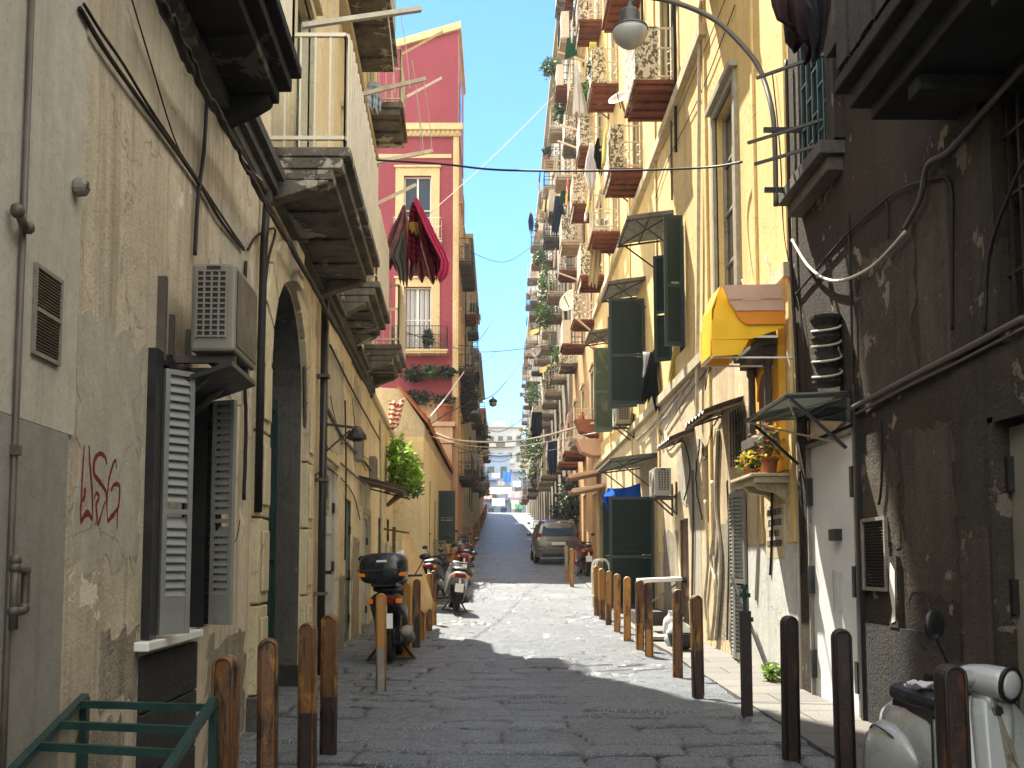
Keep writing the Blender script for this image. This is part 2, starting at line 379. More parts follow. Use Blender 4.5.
M['seat'] = paint('seat_leather', (.008,.010,.016), .45, 0, .2, .5, 30, None, .25)
M['vespa'] = paint('white_scooter_paint', (.31,.325,.32), .28, 0, .06, .5, 2, (.27,.27,.255), .01, .6, coat=.5)
M['creamscoot'] = paint('grey_scooter_paint', (.30,.31,.32), .3, .2, .1, .5, 2, None, .01, coat=.4)
M['redscoot'] = paint('dark_red_paint', (.14,.012,.015), .3, 0, .1, .5, 2, None, .01, coat=.4)
M['chrome'] = paint('chrome', (.65,.65,.65), .15, 1, .05, .5, 5, None, 0)
M['lens'] = glassy('lamp_glass', (.35,.36,.36), .08)
M['redlens'] = glassy('red_lens', (.16,.006,.006), .15)
M['orangelens'] = glassy('orange_lens', (.75,.22,.01), .15)
M['car'] = paint('grey_car_paint', (.115,.105,.09), .3, .5, .06, .5, 2, None, .01, coat=.5)
M['plate'] = paint('number_plate', (.70,.70,.66), .4, 0, .05)
M['ink'] = paint('black_lettering', (.02,.02,.02), .6, 0, .1, .3)
M['spray'] = paint('dark_red_spray_paint', (.16,.02,.035), .8, 0, .35, .2, 14)
M['bag'] = paint('plastic_bag', (.62,.66,.70), .4, 0, .15, .5, 8, None, .1)
M['tuft'] = leafmat('weeds', (.07,.13,.02), (.18,.28,.03), .35)
M['lampglass'] = glassy('lamp_diffuser', (.30,.30,.27), .25)
M['lampmetal'] = paint('lamp_housing', (.05,.052,.05), .45, .3, .2)
def reedmat():
    m, nt, b = newmat('dappled_screen'); p = pos(nt)
    n = noise(nt, p, 11, 3, .6, .8); n2 = noise(nt, pos(nt, (1,1,.7)), 26, 2, .6)
    f = mapr(nt, nd(nt, 'ShaderNodeMath', {0: n, 1: nd(nt, 'ShaderNodeMath', {0: n2, 1: .6}, operation='MULTIPLY').outputs[0]}, operation='ADD').outputs[0], .76, .84)
    col = mix(nt, f, (.62,.57,.46), (.12,.095,.06)); nt.links.new(col, b.inputs['Base Color']); b.inputs['Roughness'].default_value = .9
    bump(nt, b, f, .5, .02); return m
M['screen'] = reedmat()
def zigmat():
    m, nt, b = newmat('red_zigzag'); p = pos(nt)
    wv = nd(nt, 'ShaderNodeTexWave', {'Vector': p, 'Scale': 2.6, 'Distortion': 5, 'Detail Scale': 3.0}, bands_direction='Z').outputs[1]
    col = mix(nt, mapr(nt, wv, .45, .55), (.65,.58,.48), (.30,.04,.04)); nt.links.new(col, b.inputs['Base Color']); b.inputs['Roughness'].default_value = .9; return m
M['zig'] = zigmat()
def cobble():
    m, nt, b = newmat('basalt_paving')
    p = pos(nt, (1,1,0))
    cv = nd(nt, 'ShaderNodeAttribute', attribute_name='slab').outputs[2]; mf = nd(nt, 'ShaderNodeAttribute', attribute_name='joint').outputs[2]
    n1 = noise(nt, p, 3.5, 6, .65); n2 = noise(nt, p, 17, 6, .75); n3 = noise(nt, p, .35, 4); n4 = noise(nt, p, 55, 3, .7)
    ds = noise(nt, pos(nt, (1.6,9,0)), 2.2, 5, .6, .5); df = mapr(nt, ds, .61, .70)
    col = mix(nt, cv, (.076,.096,.126), (.142,.165,.195))
    col = mix(nt, mapr(nt, n1, .35, .68, 0, .6), col, (.19,.205,.22))
    col = mix(nt, mapr(nt, n2, .5, .66, 0, .75), col, (.045,.052,.062))
    col = mix(nt, mapr(nt, n4, .52, .64, 0, .95), col, (.46,.475,.48))
    col = mix(nt, mapr(nt, n3, .45, .65, 0, .3), col, (.18,.175,.16))
    col = mix(nt, nd(nt, 'ShaderNodeMath', {0: df, 1: .7}, operation='MULTIPLY').outputs[0], col, (.022,.023,.026))
    col = mix(nt, mapr(nt, mf, .35, .95, 0, .92), col, (.016,.016,.016))
    nt.links.new(col, b.inputs['Base Color'])
    nt.links.new(mapr(nt, n2, .3, .7, .24, .50), b.inputs['Roughness'])
    h = nd(nt, 'ShaderNodeMath', {0: mapr(nt, n1, .3, .7, 0, .7), 1: mapr(nt, n2, .3, .7, 1.6, 0)}, operation='ADD').outputs[0]
    h = nd(nt, 'ShaderNodeMath', {0: h, 1: mapr(nt, df, 0, 1, .7, 0)}, operation='ADD').outputs[0]
    h = nd(nt, 'ShaderNodeMath', {0: h, 1: mapr(nt, n4, .3, .7, 0, .35)}, operation='ADD').outputs[0]
    bump(nt, b, h, .8, .03); return m
M['cobble'] = cobble()
def flag():
    m, nt, b = newmat('stone_flags'); p = pos(nt, (1,1,0))
    br = nd(nt, 'ShaderNodeTexBrick', {'Vector': p, 'Color1': (0,0,0,1), 'Color2': (1,1,1,1), 'Mortar': (.5,.5,.5,1), 'Scale': 1, 'Mortar Size': .012, 'Mortar Smooth': .5, 'Brick Width': 1.1, 'Row Height': .55}, offset=.5)
    cv = nd(nt, 'ShaderNodeSeparateColor', {0: br.outputs[0]}).outputs[0]; n1 = noise(nt, p, 2.5, 7, .7); n2 = noise(nt, p, 25, 5, .7)
    col = mix(nt, mapr(nt, cv, 0, 1), (.080,.078,.072), (.125,.12,.108))
    col = mix(nt, mapr(nt, n1, .4, .65, 0, .7), col, (.10,.09,.07)); col = mix(nt, mapr(nt, n2, .5, .7, 0, .5), col, (.06,.055,.045))
    col = mix(nt, br.outputs[1], col, (.03,.028,.024))
    nt.links.new(col, b.inputs['Base Color']); b.inputs['Roughness'].default_value = .7
    h = nd(nt, 'ShaderNodeMath', {0: mapr(nt, br.outputs[1], 0, 1, 1, 0), 1: mapr(nt, n2, .3, .7, 0, .6)}, operation='ADD').outputs[0]
    bump(nt, b, h, .7, .02); return m
M['flag'] = flag()

def rustmat(name, base, hi, dark, t1, t2):
    m, nt, b = newmat(name)
    n1 = noise(nt, pos(nt, (1,1,.35)), 6, 8, .7, .4); n2 = noise(nt, pos(nt, (1,1,.22)), 9, 6, .7, .6); n3 = noise(nt, pos(nt), 45, 4, .7)
    col = mix(nt, mapr(nt, n1, t1, t1+.10), base, hi); col = mix(nt, mapr(nt, n2, t2, t2+.09), col, dark)
    col = mix(nt, mapr(nt, n3, .52, .7, 0, .5), col, [x*.35 for x in base])
    nt.links.new(col, b.inputs['Base Color']); nt.links.new(mapr(nt, n2, .3, .7, .38, .7), b.inputs['Roughness'])
    bump(nt, b, nd(nt, 'ShaderNodeMath', {0: n2, 1: n3}, operation='ADD').outputs[0], .45, .01); return m
M['rust'] = rustmat('rusty_bollard_paint', (.13,.055,.017), (.34,.165,.035), (.014,.010,.009), .52, .50)
M['ochrepaint'] = rustmat('worn_ochre_paint', (.36,.17,.035), (.50,.28,.07), (.10,.04,.018), .55, .54)
M['rustdark'] = rustmat('dark_rusty_paint', (.022,.014,.012), (.085,.030,.014), (.006,.005,.005), .56, .60)
M['greypaint'] = rustmat('worn_grey_paint', (.20,.18,.15), (.30,.28,.23), (.07,.04,.025), .52, .58)
def clearmat():
    m, nt, b = newmat('clear_windscreen'); b.inputs['Base Color'].default_value = (.75,.78,.78,1); b.inputs['Transmission Weight'].default_value = 1
    b.inputs['Roughness'].default_value = .06; b.inputs['IOR'].default_value = 1.05; return m
M['clear'] = clearmat()
M['sheet'] = cloth('dull_plastic_sheet', (.24,.26,.235), None, 0, .5)
# ------------------------------------------------------------------ ground
from mathutils import noise as mnoise
def sheet(xs, ys, dz, wob):
    m = MB(); nx = len(xs)
    for y in ys:
        for x in xs:
            h = gz(y) + dz
            if wob:
                h += .022*mnoise.noise(Vector((x*.9, y*.9, 0))) + .013*mnoise.noise(Vector((x*3.1, y*3.1, 4)))
            m.v.append(Vector((x, y, h)))
    for j in range(len(ys)-1):
        for i in range(nx-1): m.f.append([j*nx+i, j*nx+i+1, (j+1)*nx+i+1, (j+1)*nx+i])
    return m
import numpy as np
rng = np.random.default_rng(4)
def vnoise(x, y, seed):
    r = np.random.default_rng(seed); T = r.random((256, 256))
    xi, yi = np.floor(x).astype(int), np.floor(y).astype(int); fx, fy = x-xi, y-yi
    fx, fy = fx*fx*(3-2*fx), fy*fy*(3-2*fy); g = lambda i, j: T[i % 256, j % 256]
    return (g(xi,yi)*(1-fx)+g(xi+1,yi)*fx)*(1-fy)+(g(xi,yi+1)*(1-fx)+g(xi+1,yi+1)*fx)*fy - .5
def paving():
    """hand dressed basalt slabs in uneven courses: every slab has its own tilt, height and worn edges"""
    X = np.arange(-3.9, 3.45, .038)
    Y = np.concatenate([np.arange(-6, 2, .4), np.arange(2, 13, .03), np.arange(13, 30, .05), np.arange(30, 60, .12), np.arange(60, 131, .6)])
    x, y = np.meshgrid(X, Y)
    wx = x + .16*vnoise(x*1.3, y*1.3, 1) + .05*vnoise(x*5, y*5, 2); wy = y + .22*vnoise(x*.8, y*.8+9, 3) + .06*vnoise(x*4, y*4, 4) + .05*x
    rows = np.cumsum(np.concatenate([[-7.5], rng.uniform(.30, .50, 460)])); ri = np.clip(np.searchsorted(rows, wy)-1, 0, 458)
    dy = np.minimum(wy-rows[ri], rows[ri+1]-wy)
    wid = rng.uniform(.50, .85, 460)[ri]; off = rng.uniform(0, 1, 460)[ri]; u = (wx/wid+off); ui = np.floor(u); jit = .16*np.sin(ui*12.9898+ri*78.233)
    fx = u-ui; dx = np.minimum(fx, 1-fx)*wid
    sid = (ui.astype(int)*131+ri*17) % 4096; H = rng.random(4096)[sid]; TX = rng.normal(0, 1, 4096)[sid]; TY = rng.normal(0, 1, 4096)[sid]
    cx, cy = (fx-.5)*wid, wy-(rows[ri]+rows[ri+1])/2
    jn = np.clip(.5+2.0*(vnoise(x*.7, y*.7, 8)+.25), .2, 1.3)
    d = np.minimum(dx, dy); e = np.clip(d/(.025+.06*np.clip(vnoise(x*3, y*3, 6)+.5, 0, 1)), 0, 1); edge = 1-(1-e)**2
    near = np.clip((60-y)/25, .25, 1)
    h = (-.034*(1-edge)*jn + (H-.5)*.026 + TX*.020*cx + TY*.040*cy + .012*vnoise(x*6, y*6, 11) + .007*vnoise(x*14, y*14, 12)) * near + .030*vnoise(x*.6, y*.6, 13) + .015*vnoise(x*2, y*2, 14)
    gzv = np.interp(y, np.arange(-14, 140, .5), [gz(t) for t in np.arange(-14, 140, .5)])
    co = np.stack([x, y, gzv+h], -1).reshape(-1, 3); ny, nx = x.shape
    i = np.arange(ny*nx).reshape(ny, nx); F4 = np.stack([i[:-1,:-1], i[:-1,1:], i[1:,1:], i[1:,:-1]], -1).reshape(-1, 4)
    me = bpy.data.meshes.new('street'); me.vertices.add(len(co)); me.vertices.foreach_set('co', co.ravel())
    me.loops.add(F4.size); me.loops.foreach_set('vertex_index', F4.ravel()); me.polygons.add(len(F4))
    me.polygons.foreach_set('loop_start', np.arange(0, F4.size, 4)); me.polygons.foreach_set('loop_total', np.full(len(F4), 4)); me.update(); me.validate()
    me.polygons.foreach_set('use_smooth', np.ones(len(F4), dtype=bool))
    for nm, v in (('slab', H), ('joint', (1-edge)*jn)):
        at = me.attributes.new(nm, 'FLOAT', 'POINT'); at.data.foreach_set('value', v.ravel().astype(np.float32))
    me.materials.append(M['cobble']); ob = bpy.data.objects.new('street', me); COL.objects.link(ob); struct(ob)
paving()
struct(sheet([-260,-60,-8,8,60,260], [-120,-40,-10,-5,0,4,8,12,15,19,22,25,28,33,38,45,52,60,70,80,90,100,105,110,115,120,125,130,140,150,160,200,250,300,420], -.12, False).build('ground', M['flag']))
# stone flags along the right hand houses
pv = MB()
n = 66
for i in range(n):
    y0, y1 = 5.2 + i*.42, 5.2 + (i+1)*.42
    e0 = 2.42 + .04*mnoise.noise(Vector((0, y0, 9))); e1 = 2.42 + .04*mnoise.noise(Vector((0, y1, 9)))
    pv.quad((e0, y0, gz(y0)+.03), (RX+.1, y0, gz(y0)+.04), (RX+.1, y1, gz(y1)+.04), (e1, y1, gz(y1)+.03))
    pv.quad((e0, y0, gz(y0)+.03), (e1, y1, gz(y1)+.03), (e1, y1, gz(y1)-.05), (e0, y0, gz(y0)-.05))
struct(pv.build('pavement', M['flag']))

# ------------------------------------------------------------------ facade kit
def facade(mb, s0, s1, z0, z1, ops, o=0, rev=.22, depth=7, ends=True):
    ss = sorted({s0, s1, *[v for q in ops for v in q[:2] if s0 < v < s1]}); zs = sorted({z0, z1, *[v for q in ops for v in q[2:4] if z0 < v < z1]})
    for a, b in zip(ss, ss[1:]):
        for c, d in zip(zs, zs[1:]):
            ms, mz = (a+b)/2, (c+d)/2
            if any(q[0] < ms < q[1] and q[2] < mz < q[3] for q in ops): continue
            mb.quad((a,o,c),(b,o,c),(b,o,d),(a,o,d))
    for q in ops:
        a, b, c, d = q[:4]; r = o - (q[4] if len(q) > 4 else rev)
        mb.quad((a,o,c),(a,r,c),(a,r,d),(a,o,d)); mb.quad((b,o,c),(b,r,c),(b,r,d),(b,o,d))
        mb.quad((a,o,c),(b,o,c),(b,r,c),(a,r,c)); mb.quad((a,o,d),(b,o,d),(b,r,d),(a,r,d))
        mb.quad((a,r,c),(b,r,c),(b,r,d),(a,r,d))
    if ends:
        e = o-depth
        mb.quad((s0,o,z0),(s0,e,z0),(s0,e,z1),(s0,o,z1)); mb.quad((s1,o,z0),(s1,e,z0),(s1,e,z1),(s1,o,z1))
        mb.quad((s0,o,z1),(s1,o,z1),(s1,e,z1),(s0,e,z1)); mb.quad((s0,e,z0),(s1,e,z0),(s1,e,z1),(s0,e,z1))
    return mb
def leaf_mb(mb, P, D, w, h, slats=None, t=.035, rail=True, panel=0):
    """louvred leaf: P hinge foot, D unit vector along the width (world)"""
    P, D = Vector(P), Vector(D).normalized(); Nn = D.cross(Vector((0,0,1))); Z = Vector((0,0,1))
    def bx(u0, u1, v0, v1, th=t):
        lo = [P+D*u0-Nn*th/2+Z*v0, P+D*u1-Nn*th/2+Z*v0, P+D*u1+Nn*th/2+Z*v0, P+D*u0+Nn*th/2+Z*v0]
        mb.hexa(lo, [p+Z*(v1-v0) for p in lo])
    f = min(.06, w*.16)
    bt = max(f*1.4, panel); bx(0, f, 0, h); bx(w-f, w, 0, h); bx(f, w-f, 0, bt, t*.8); bx(f, w-f, h-f, h)
    if rail: bx(f, w-f, h*.45, h*.45+f)
    k = slats or int(h/.055)
    for i in range(k):
        z = bt + (h-f-bt)*(i+.5)/k
        if rail and h*.45-.02 < z < h*.45+f+.02: continue
        dz = (h-f*2.4)/k*.55
        a, b = P+D*f+Z*(z-dz)+Nn*(t*.45), P+D*(w-f)+Z*(z-dz)+Nn*(t*.45)
        c, d = P+D*(w-f)+Z*(z+dz)-Nn*(t*.45), P+D*f+Z*(z+dz)-Nn*(t*.45)
        mb.hexa([a, b, c, d], [p+Z*.006 for p in (a, b, c, d)])
    return mb
def shutter(parent, xf, s, o, z, ds, do, w, h, mat, slats=None, panel=0):
    P = xf(s, o, z); D = xf(s+ds, o+do, z) - P
    return leaf_mb(MB(), P, D, w, h, slats, panel=panel).build('shutter', mat, parent)
def window(par, xf, a, b, c, d, mat, rev=.2, o=0, kind='glass', trim=None, sill=None, bars=2, glass=None, tw=.14, name='window'):
    r = o-rev+.03; f = .06; m = MB(xf)
    if kind == 'louvre':
        m.box(a,a+f,r,r+.06,c,d); m.box(b-f,b,r,r+.06,c,d); m.box(a+f,b-f,r,r+.06,d-f,d)
        wob = m.build(name, mat, par)
        k = MB(); h = d-f-c; hw = (b-a-2*f)/2
        for q in (a+f, a+f+hw+.004): leaf_mb(k, xf(q, r+.03, c), xf(q+1, r+.03, c)-xf(q, r+.03, c), hw-.006, h, max(8, int(h/.09)))
        k.build('shutter', mat, wob)
    else:
        m.box(a,a+f,r,r+.07,c,d); m.box(b-f,b,r,r+.07,c,d); m.box(a+f,b-f,r,r+.07,d-f,d); m.box(a+f,b-f,r,r+.07,c,c+f)
        mid = (a+b)/2; m.box(mid-.04,mid+.04,r+.003,r+.075,c+f,d-f)
        for i in range(1, bars+1):
            z = c+(d-c)*i/(bars+1)
            m.box(a+f,mid-.04,r+.006,r+.06,z-.02,z+.02); m.box(mid+.04,b-f,r+.006,r+.06,z-.02,z+.02)
        wob = m.build(name, mat, par)
        MB(xf).box(a+f*.5,b-f*.5,r+.015,r+.03,c+f*.5,d-f*.5).build('pane', glass or M['glass'], wob)
    if trim:
        t = MB(xf); t.box(a-tw,a,o-.02,o+.05,c,d+tw); t.box(b,b+tw,o-.02,o+.05,c,d+tw); t.box(a,b,o-.02,o+.05,d,d+tw)
        t.box(a-tw-.06,b+tw+.06,o-.02,o+.12,d+tw+.003,d+tw+.09); t.build('surround', trim, wob)
    if sill: MB(xf).box(a-.1,b+.1,o-.05,o+.12,c-.09,c-.003).build('sill', sill, wob)
    return wob
def balcony(par, xf, a, b, z, proj, slab, rail, o=0, h=1.0, thick=.16, ribs=4, style='bars', screen=None, front_only=False, step=.12, brackets=None, gap=0):
    m = MB(xf)
    m.box(a, b, o-.05, o+proj, z-thick*.45, z); m.box(a+.05, b-.05, o-.05, o+proj-.06, z-thick, z-thick*.45-.002)
    for i in range(ribs):
        s = a+.05+(b-a-.1)*(i+.5)/ribs; m.box(s-.035, s+.035, o-.05, o+proj-.1, z-thick-.045, z-thick-.002)
    bo = m.build('balcony', slab, par)
    r = MB(xf); e = o+proj-.06; zz = z+h
    def rl(p, q, w=.03): r.bar(p, q, w)
    P = lambda s, oo, zv: (s, oo, zv)
    for (p, q) in (((a+.05,o),(a+.05,e)), ((a+.05,e),(b-.05,e)), ((b-.05,e),(b-.05,o))):
        for zv in (z+.08, z+h*.62, zz):
            if style == 'plain' and zv != zz and zv != z+.08: continue
            r.bar((p[0],p[1],zv), (q[0],q[1],zv), .028)
        L = math.hypot(q[0]-p[0], q[1]-p[1]); k = max(2, int(L/step))
        for i in range(k+1):
            t = i/k; u = p[0]+(q[0]-p[0])*t, p[1]+(q[1]-p[1])*t
            r.bar((u[0],u[1],z), (u[0],u[1],zz), .016)
            if style == 'scroll' and i < k and (i % 2 == 0):
                t2 = (i+.5)/k; c = p[0]+(q[0]-p[0])*t2, p[1]+(q[1]-p[1])*t2; sx, so = (q[0]-p[0])/L, (q[1]-p[1])/L
                for zc in (z+h*.25, z+h*.48):
                    r.tube([(c[0]+sx*.07*math.cos(g), c[1]+so*.07*math.cos(g), zc+.09*math.sin(g)) for g in [2*math.pi*j/8 for j in range(8)]], .010, 4, True)
    r.build('railing', rail, bo)
    if screen:
        sc = MB(xf)
        dr = .05+.3*random.random() if screen is M['screen'] else -.03; sc.box(a+.02, b-.075, e+.018, e+.032, z-dr, zz+.02); sc.box(a+.02, a+.034, o+proj*(.35+.3*random.random()), e+.017, z+.03, zz+.02)
        sc.build('screen', screen, bo)
    if brackets:
        k = MB(xf)
        for s in (a+.2, b-.2):
            k.prism([(o-.02, z-thick-.01), (o+proj*.75, z-thick-.01), (o+proj*.75, z-thick-.09), (o+proj*.3, z-thick-.2), (o-.02, z-thick-.42)], lambda p, q, t: (t, p, q), s-.08, s+.08)
        k.build('bracket', brackets, bo)
    return bo
def awning(name, label, s0, s1, o0, o1, z0, z1, xf, mat, fmat, n=10, struts=True, cat='awning', group=None, amp=.026):
    """corrugated sheet from the wall (o0,z1) out and down to (o1,z0) on a frame"""
    base = xf((s0+s1)/2, o0, z1); t = thing(name, label, cat, base, group)
    L = s1-s0; k = n*4
    m = MB(xf); m.grid(lambda u, v: (s0+L*u, o0+(o1-o0)*v, z1+(z0-z1)*v + amp*math.cos(u*n*2*math.pi) - .04*v*v), k, 3)
    m.build('roof_sheet', mat, t, solid=.008)
    fr = MB(xf); dz = -.05
    for s in (s0+.04, s1-.04):
        fr.bar((s,o0,z1+dz),(s,o1,z0+dz-.04),.03)
        if struts: fr.bar((s,o0,z1-(o1-o0)*.8),(s,o0+(o1-o0)*.85,z0+dz),.025)
    fr.bar((s0,o1-.03,z0+dz-.03),(s1,o1-.03,z0+dz-.03),.03); fr.bar((s0,(o0+o1)/2,(z0+z1)/2+dz-.01),(s1,(o0+o1)/2,(z0+z1)/2+dz-.01),.025)
    fr.bar((s0+.04,o0+.02,z1+dz),(s1-.04,o1-.03,z0+dz-.03),.02)
    fr.build('frame', fmat, t); return t
# ------------------------------------------------------------------ LEFT: the near tan house
LB = thing('corner_house', 'tall tan and cream house with red graffiti and an arched portal', 'house', WL(8,0,gz(8)))
bal = [(3.2,7.3,5.30,.58),(9.0,12.5,5.42,.76),(14.1,16.3,5.62,.63),(17.9,19.7,5.55,.72)]
lops = [(5.75,6.85,1.13,2.73,.3),(9.05,11.19,-.5,4.42,.45),(12.9,14.35,.15,2.92,.12),(18.0,19.6,.3,2.45,.12),(15.7,16.5,.3,2.6,.12)]
lup = [(4.6,5.8),(10.2,11.4),(14.6,15.8),(18.2,19.3)]
lo_m = MB(WL); facade(lo_m, -4, 8.5, -1, 5.0, lops[:1], depth=8); lo_m.build('ground_floor_wall', M['tan'], LB)
lo_m = MB(WL); facade(lo_m, 8.5, 19.8, -1, 5.0, lops[1:], depth=8); lo_m.build('ground_floor_wall', M['creamlow'], LB)
up = MB(WL); uops = [(a,b,z,z+2.6) for (a,b),(_,_,z,_) in zip(lup[1:], bal[1:])]
for f in (10.1, 14.4, 18.7, 23.0): uops += [(a,b,f,f+2.5) for a, b in lup[1:]]
facade(up, 7.8, 19.8, 5.16, 29, uops, depth=8); facade(up, -4, 7.79, 5.16, 6.9, [], depth=8); up.build('upper_wall', M['cream'], LB)
# ledge with mouldings, cut under each balcony
lm = MB(WL)
for a, b in ((-4,3.19),(7.31,8.99),(12.51,14.09),(16.31,17.89),(19.71,19.8)):
    lm.box(a,b,-.05,.16,5.08,5.17); lm.box(a,b,-.05,.10,4.98,5.078); lm.box(a,b,-.05,.05,4.88,4.978)
for a, b, z, p in bal: lm.box(a,b,-.05,.09,4.98,z-.42)
lm.build('ledge', M['stone'], LB)
for i, (a, b, z, p) in enumerate(bal):
    m = MB(WL)
    m.box(a,b,-.05,p,z-.09,z); m.box(a+.015,b-.015,-.05,p-.07,z-.2,z-.093); m.box(a+.03,b-.03,-.05,p-.16,z-.30,z-.203)
    for s in (a+.12, b-.12): m.prism([(-.04,z-.303),(p-.2,z-.303),(p-.22,z-.34),(p*.45,z-.40),(.05,z-.50),(-.04,z-.50)], lambda p_, q_, t: (t, p_, q_), s-.09, s+.09)
    for j in range(1, 4): s = a+(b-a)*j/4; m.box(s-.03,s+.03,-.05,p-.2,z-.33,z-.303)
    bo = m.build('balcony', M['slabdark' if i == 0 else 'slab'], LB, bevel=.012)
    r = MB(WL); e = p-.06; h = 1.1
    for (q0, q1) in (((a+.05,0),(a+.05,e)),((a+.05,e),(b-.05,e)),((b-.05,e),(b-.05,0))):
        for zz in (z+.1, z+h): r.bar((q0[0],q0[1],zz),(q1[0],q1[1],zz),.035)
        L = math.hypot(q1[0]-q0[0], q1[1]-q0[1]); kk = max(3, int(L/.13))
        for j in range(kk+1):
            t = j/kk; r.bar((q0[0]+(q1[0]-q0[0])*t, q0[1]+(q1[1]-q0[1])*t, z),(q0[0]+(q1[0]-q0[0])*t, q0[1]+(q1[1]-q0[1])*t, z+h),.018)
    r.build('railing', M['creammetal'], bo)
    if i in (1, 2, 3):
        sc = MB(WL); kk = int((b-a)*9)
        for j in range(kk):
            s = a+.07+(b-a-.14)*j/kk; w = (b-a-.14)/kk
            sc.box(s, s+w*.9, e+.02, e+.034+.012*(j % 2), z+.02, z+h+.02)
        sc.build('screen', M['creammetal'], bo)
for k, (a, b, c, d) in enumerate(uops):
    window(LB, WL, a, b, c, d, M['shutgrey'] if k % 3 else M['greenlight'], kind='louvre', trim=M['creamtrim'])
# pilasters and string courses of the upper storeys
pm = MB(WL)
for s in (8.0, 8.55, 13.3, 17.4, 19.6): pm.box(s-.2, s+.2, -.02, .07, 5.18, 28)
pm.build('pilaster', M['cream'], LB)
rg = MB(); rg.prism([(19.82,22.6),(19.82,29.2),(22.0,29.2),(21.6,26.6),(20.9,24.2)], lambda p, q_, t: (t, p, q_), -10, LX+LK*21-.05); rg.build('shade_overhang', M['cream'], LB)  # unseen overhang, added to slant the shadow edge on the right wall
ct = MB(WL)
for z in (9.6, 13.9, 18.2, 22.5): ct.box(7.8, 19.8, -.03, .14, z, z+.16)
ct.box(7.7, 19.9, -.03, .3, 28.6, 29.05); ct.build('string_course', M['creamtrim'], LB)
for a, b, z in ((13.4,16.4,10.1),(17.9,19.5,10.1),(9.2,12.2,10.1),(13.4,16.4,14.4),(9.2,12.2,14.4)):
    balcony(LB, WL, a, b, z, .72, M['slab'], M['creammetal'], ribs=3, thick=.22, h=1.05)
# smooth grey paint at the near end
gp = MB(WL); gp.box(-4, 4.55, -.02, .014, 2.14, 4.86); gp.build('grey_paint_panel', M['greyplaster'], LB)
gb = MB(WL); gb.box(-4, 4.48, -.02, .018, -.4, 2.136); gb.build('grey_dado', M['greybase'], LB)
sb = MB(WL)
for i, (z0, z1) in enumerate(((-.2,.36),(.365,.72),(.725,1.04))): sb.box(5.62, 6.78, -.02, .03, z0, z1)
sb.build('stone_apron', M['stonedark'], LB, bevel=.012)
def patch(par, xf, s0, s1, z0, z1, mat, o=.004, seed=0, name='plaster_patch', n=40):
    rr = random.Random(seed); P = []
    for i in range(n):
        t = i/n*4; e = int(t); f = t-e; j = rr.uniform(-.045, .045)*min(1, (s1-s0))
        p = ((s0+(s1-s0)*f, z0), (s1, z0+(z1-z0)*f), (s1-(s1-s0)*f, z1), (s0, z1-(z1-z0)*f))[e]
        P.append((p[0]+j*1.4*(s1-s0), p[1]+j*1.6))
    m = MB(xf); m.prism(P, lambda a, b, t: (a, t, b), -.01, o); return m.build(name, mat, par)
M['repair'] = plaster('smooth_repair', (.47,.43,.34), (.40,.36,.28), (.20,.17,.12), .6, (.33,.28,.20), .64, 31, 1.3, .25)
M['damp'] = plaster('damp_plaster', (.34,.295,.22), (.26,.225,.165), (.12,.105,.08), .8, (.48,.42,.33), .60, 32, 1.6, .8)
M['wornbrown'] = plaster('worn_tan_render', (.088,.073,.053), (.062,.051,.037), (.028,.024,.018), .9, (.19,.16,.125), .58, 33, 1.8, .9)
for i, (a, b, c, d, mt) in enumerate(((4.62,5.55,1.55,2.75,'repair'),(4.7,5.4,-.1,.75,'damp'),(5.0,5.6,.85,1.2,'damp'),(7.15,8.4,.2,1.0,'damp'),(7.3,8.3,2.9,4.3,'repair'),(13.0,15.2,3.2,4.6,'repair'),(14.5,15.6,.2,1.4,'damp'),(16.6,17.9,.3,2.0,'damp'),(16.7,17.8,3.4,4.7,'repair'))):
    patch(LB, WL, a, b, c, d, M[mt], .003+.0006*i, 40+i)
# shuttered window beside the graffiti
wb = MB(WL)
wb.box(5.64,5.77,-.3,.05,1.13,2.79); wb.box(6.83,6.93,-.3,.05,1.13,2.79); wb.box(5.77,6.83,-.3,.045,2.73,2.795); wb.box(6.27,6.33,-.26,-.2,1.13,2.73)
wo = wb.build('window', M['blackpaint'], LB)
MB(WL).box(5.77,6.83,-.28,-.255,1.14,2.73).build('pane', M['glass'], wo)
cu = MB(WL); cu.grid(lambda u, v: (6.35+.46*u, -.12+.02*math.sin(u*22), 1.2+1.5*v), 24, 2); cu.build('curtain', M['creamcloth'], wo)
MB(WL).box(5.52,6.70,-.05,.085,1.075,1.127).build('sill', M['white'], wo, bevel=.008)
shutter(wo, WL, 5.80, .05, 1.15, .13, .125, .19, 1.55, M['shutgrey'], 26, .22)
shutter(wo, WL, 6.80, .10, 1.15, -.06, .16, .17, 1.52, M['shutgrey'], 26, .2); shutter(wo, WL, 6.86, .05, 1.15, -.06, .10, .12, 1.52, M['blackpaint'], 26)
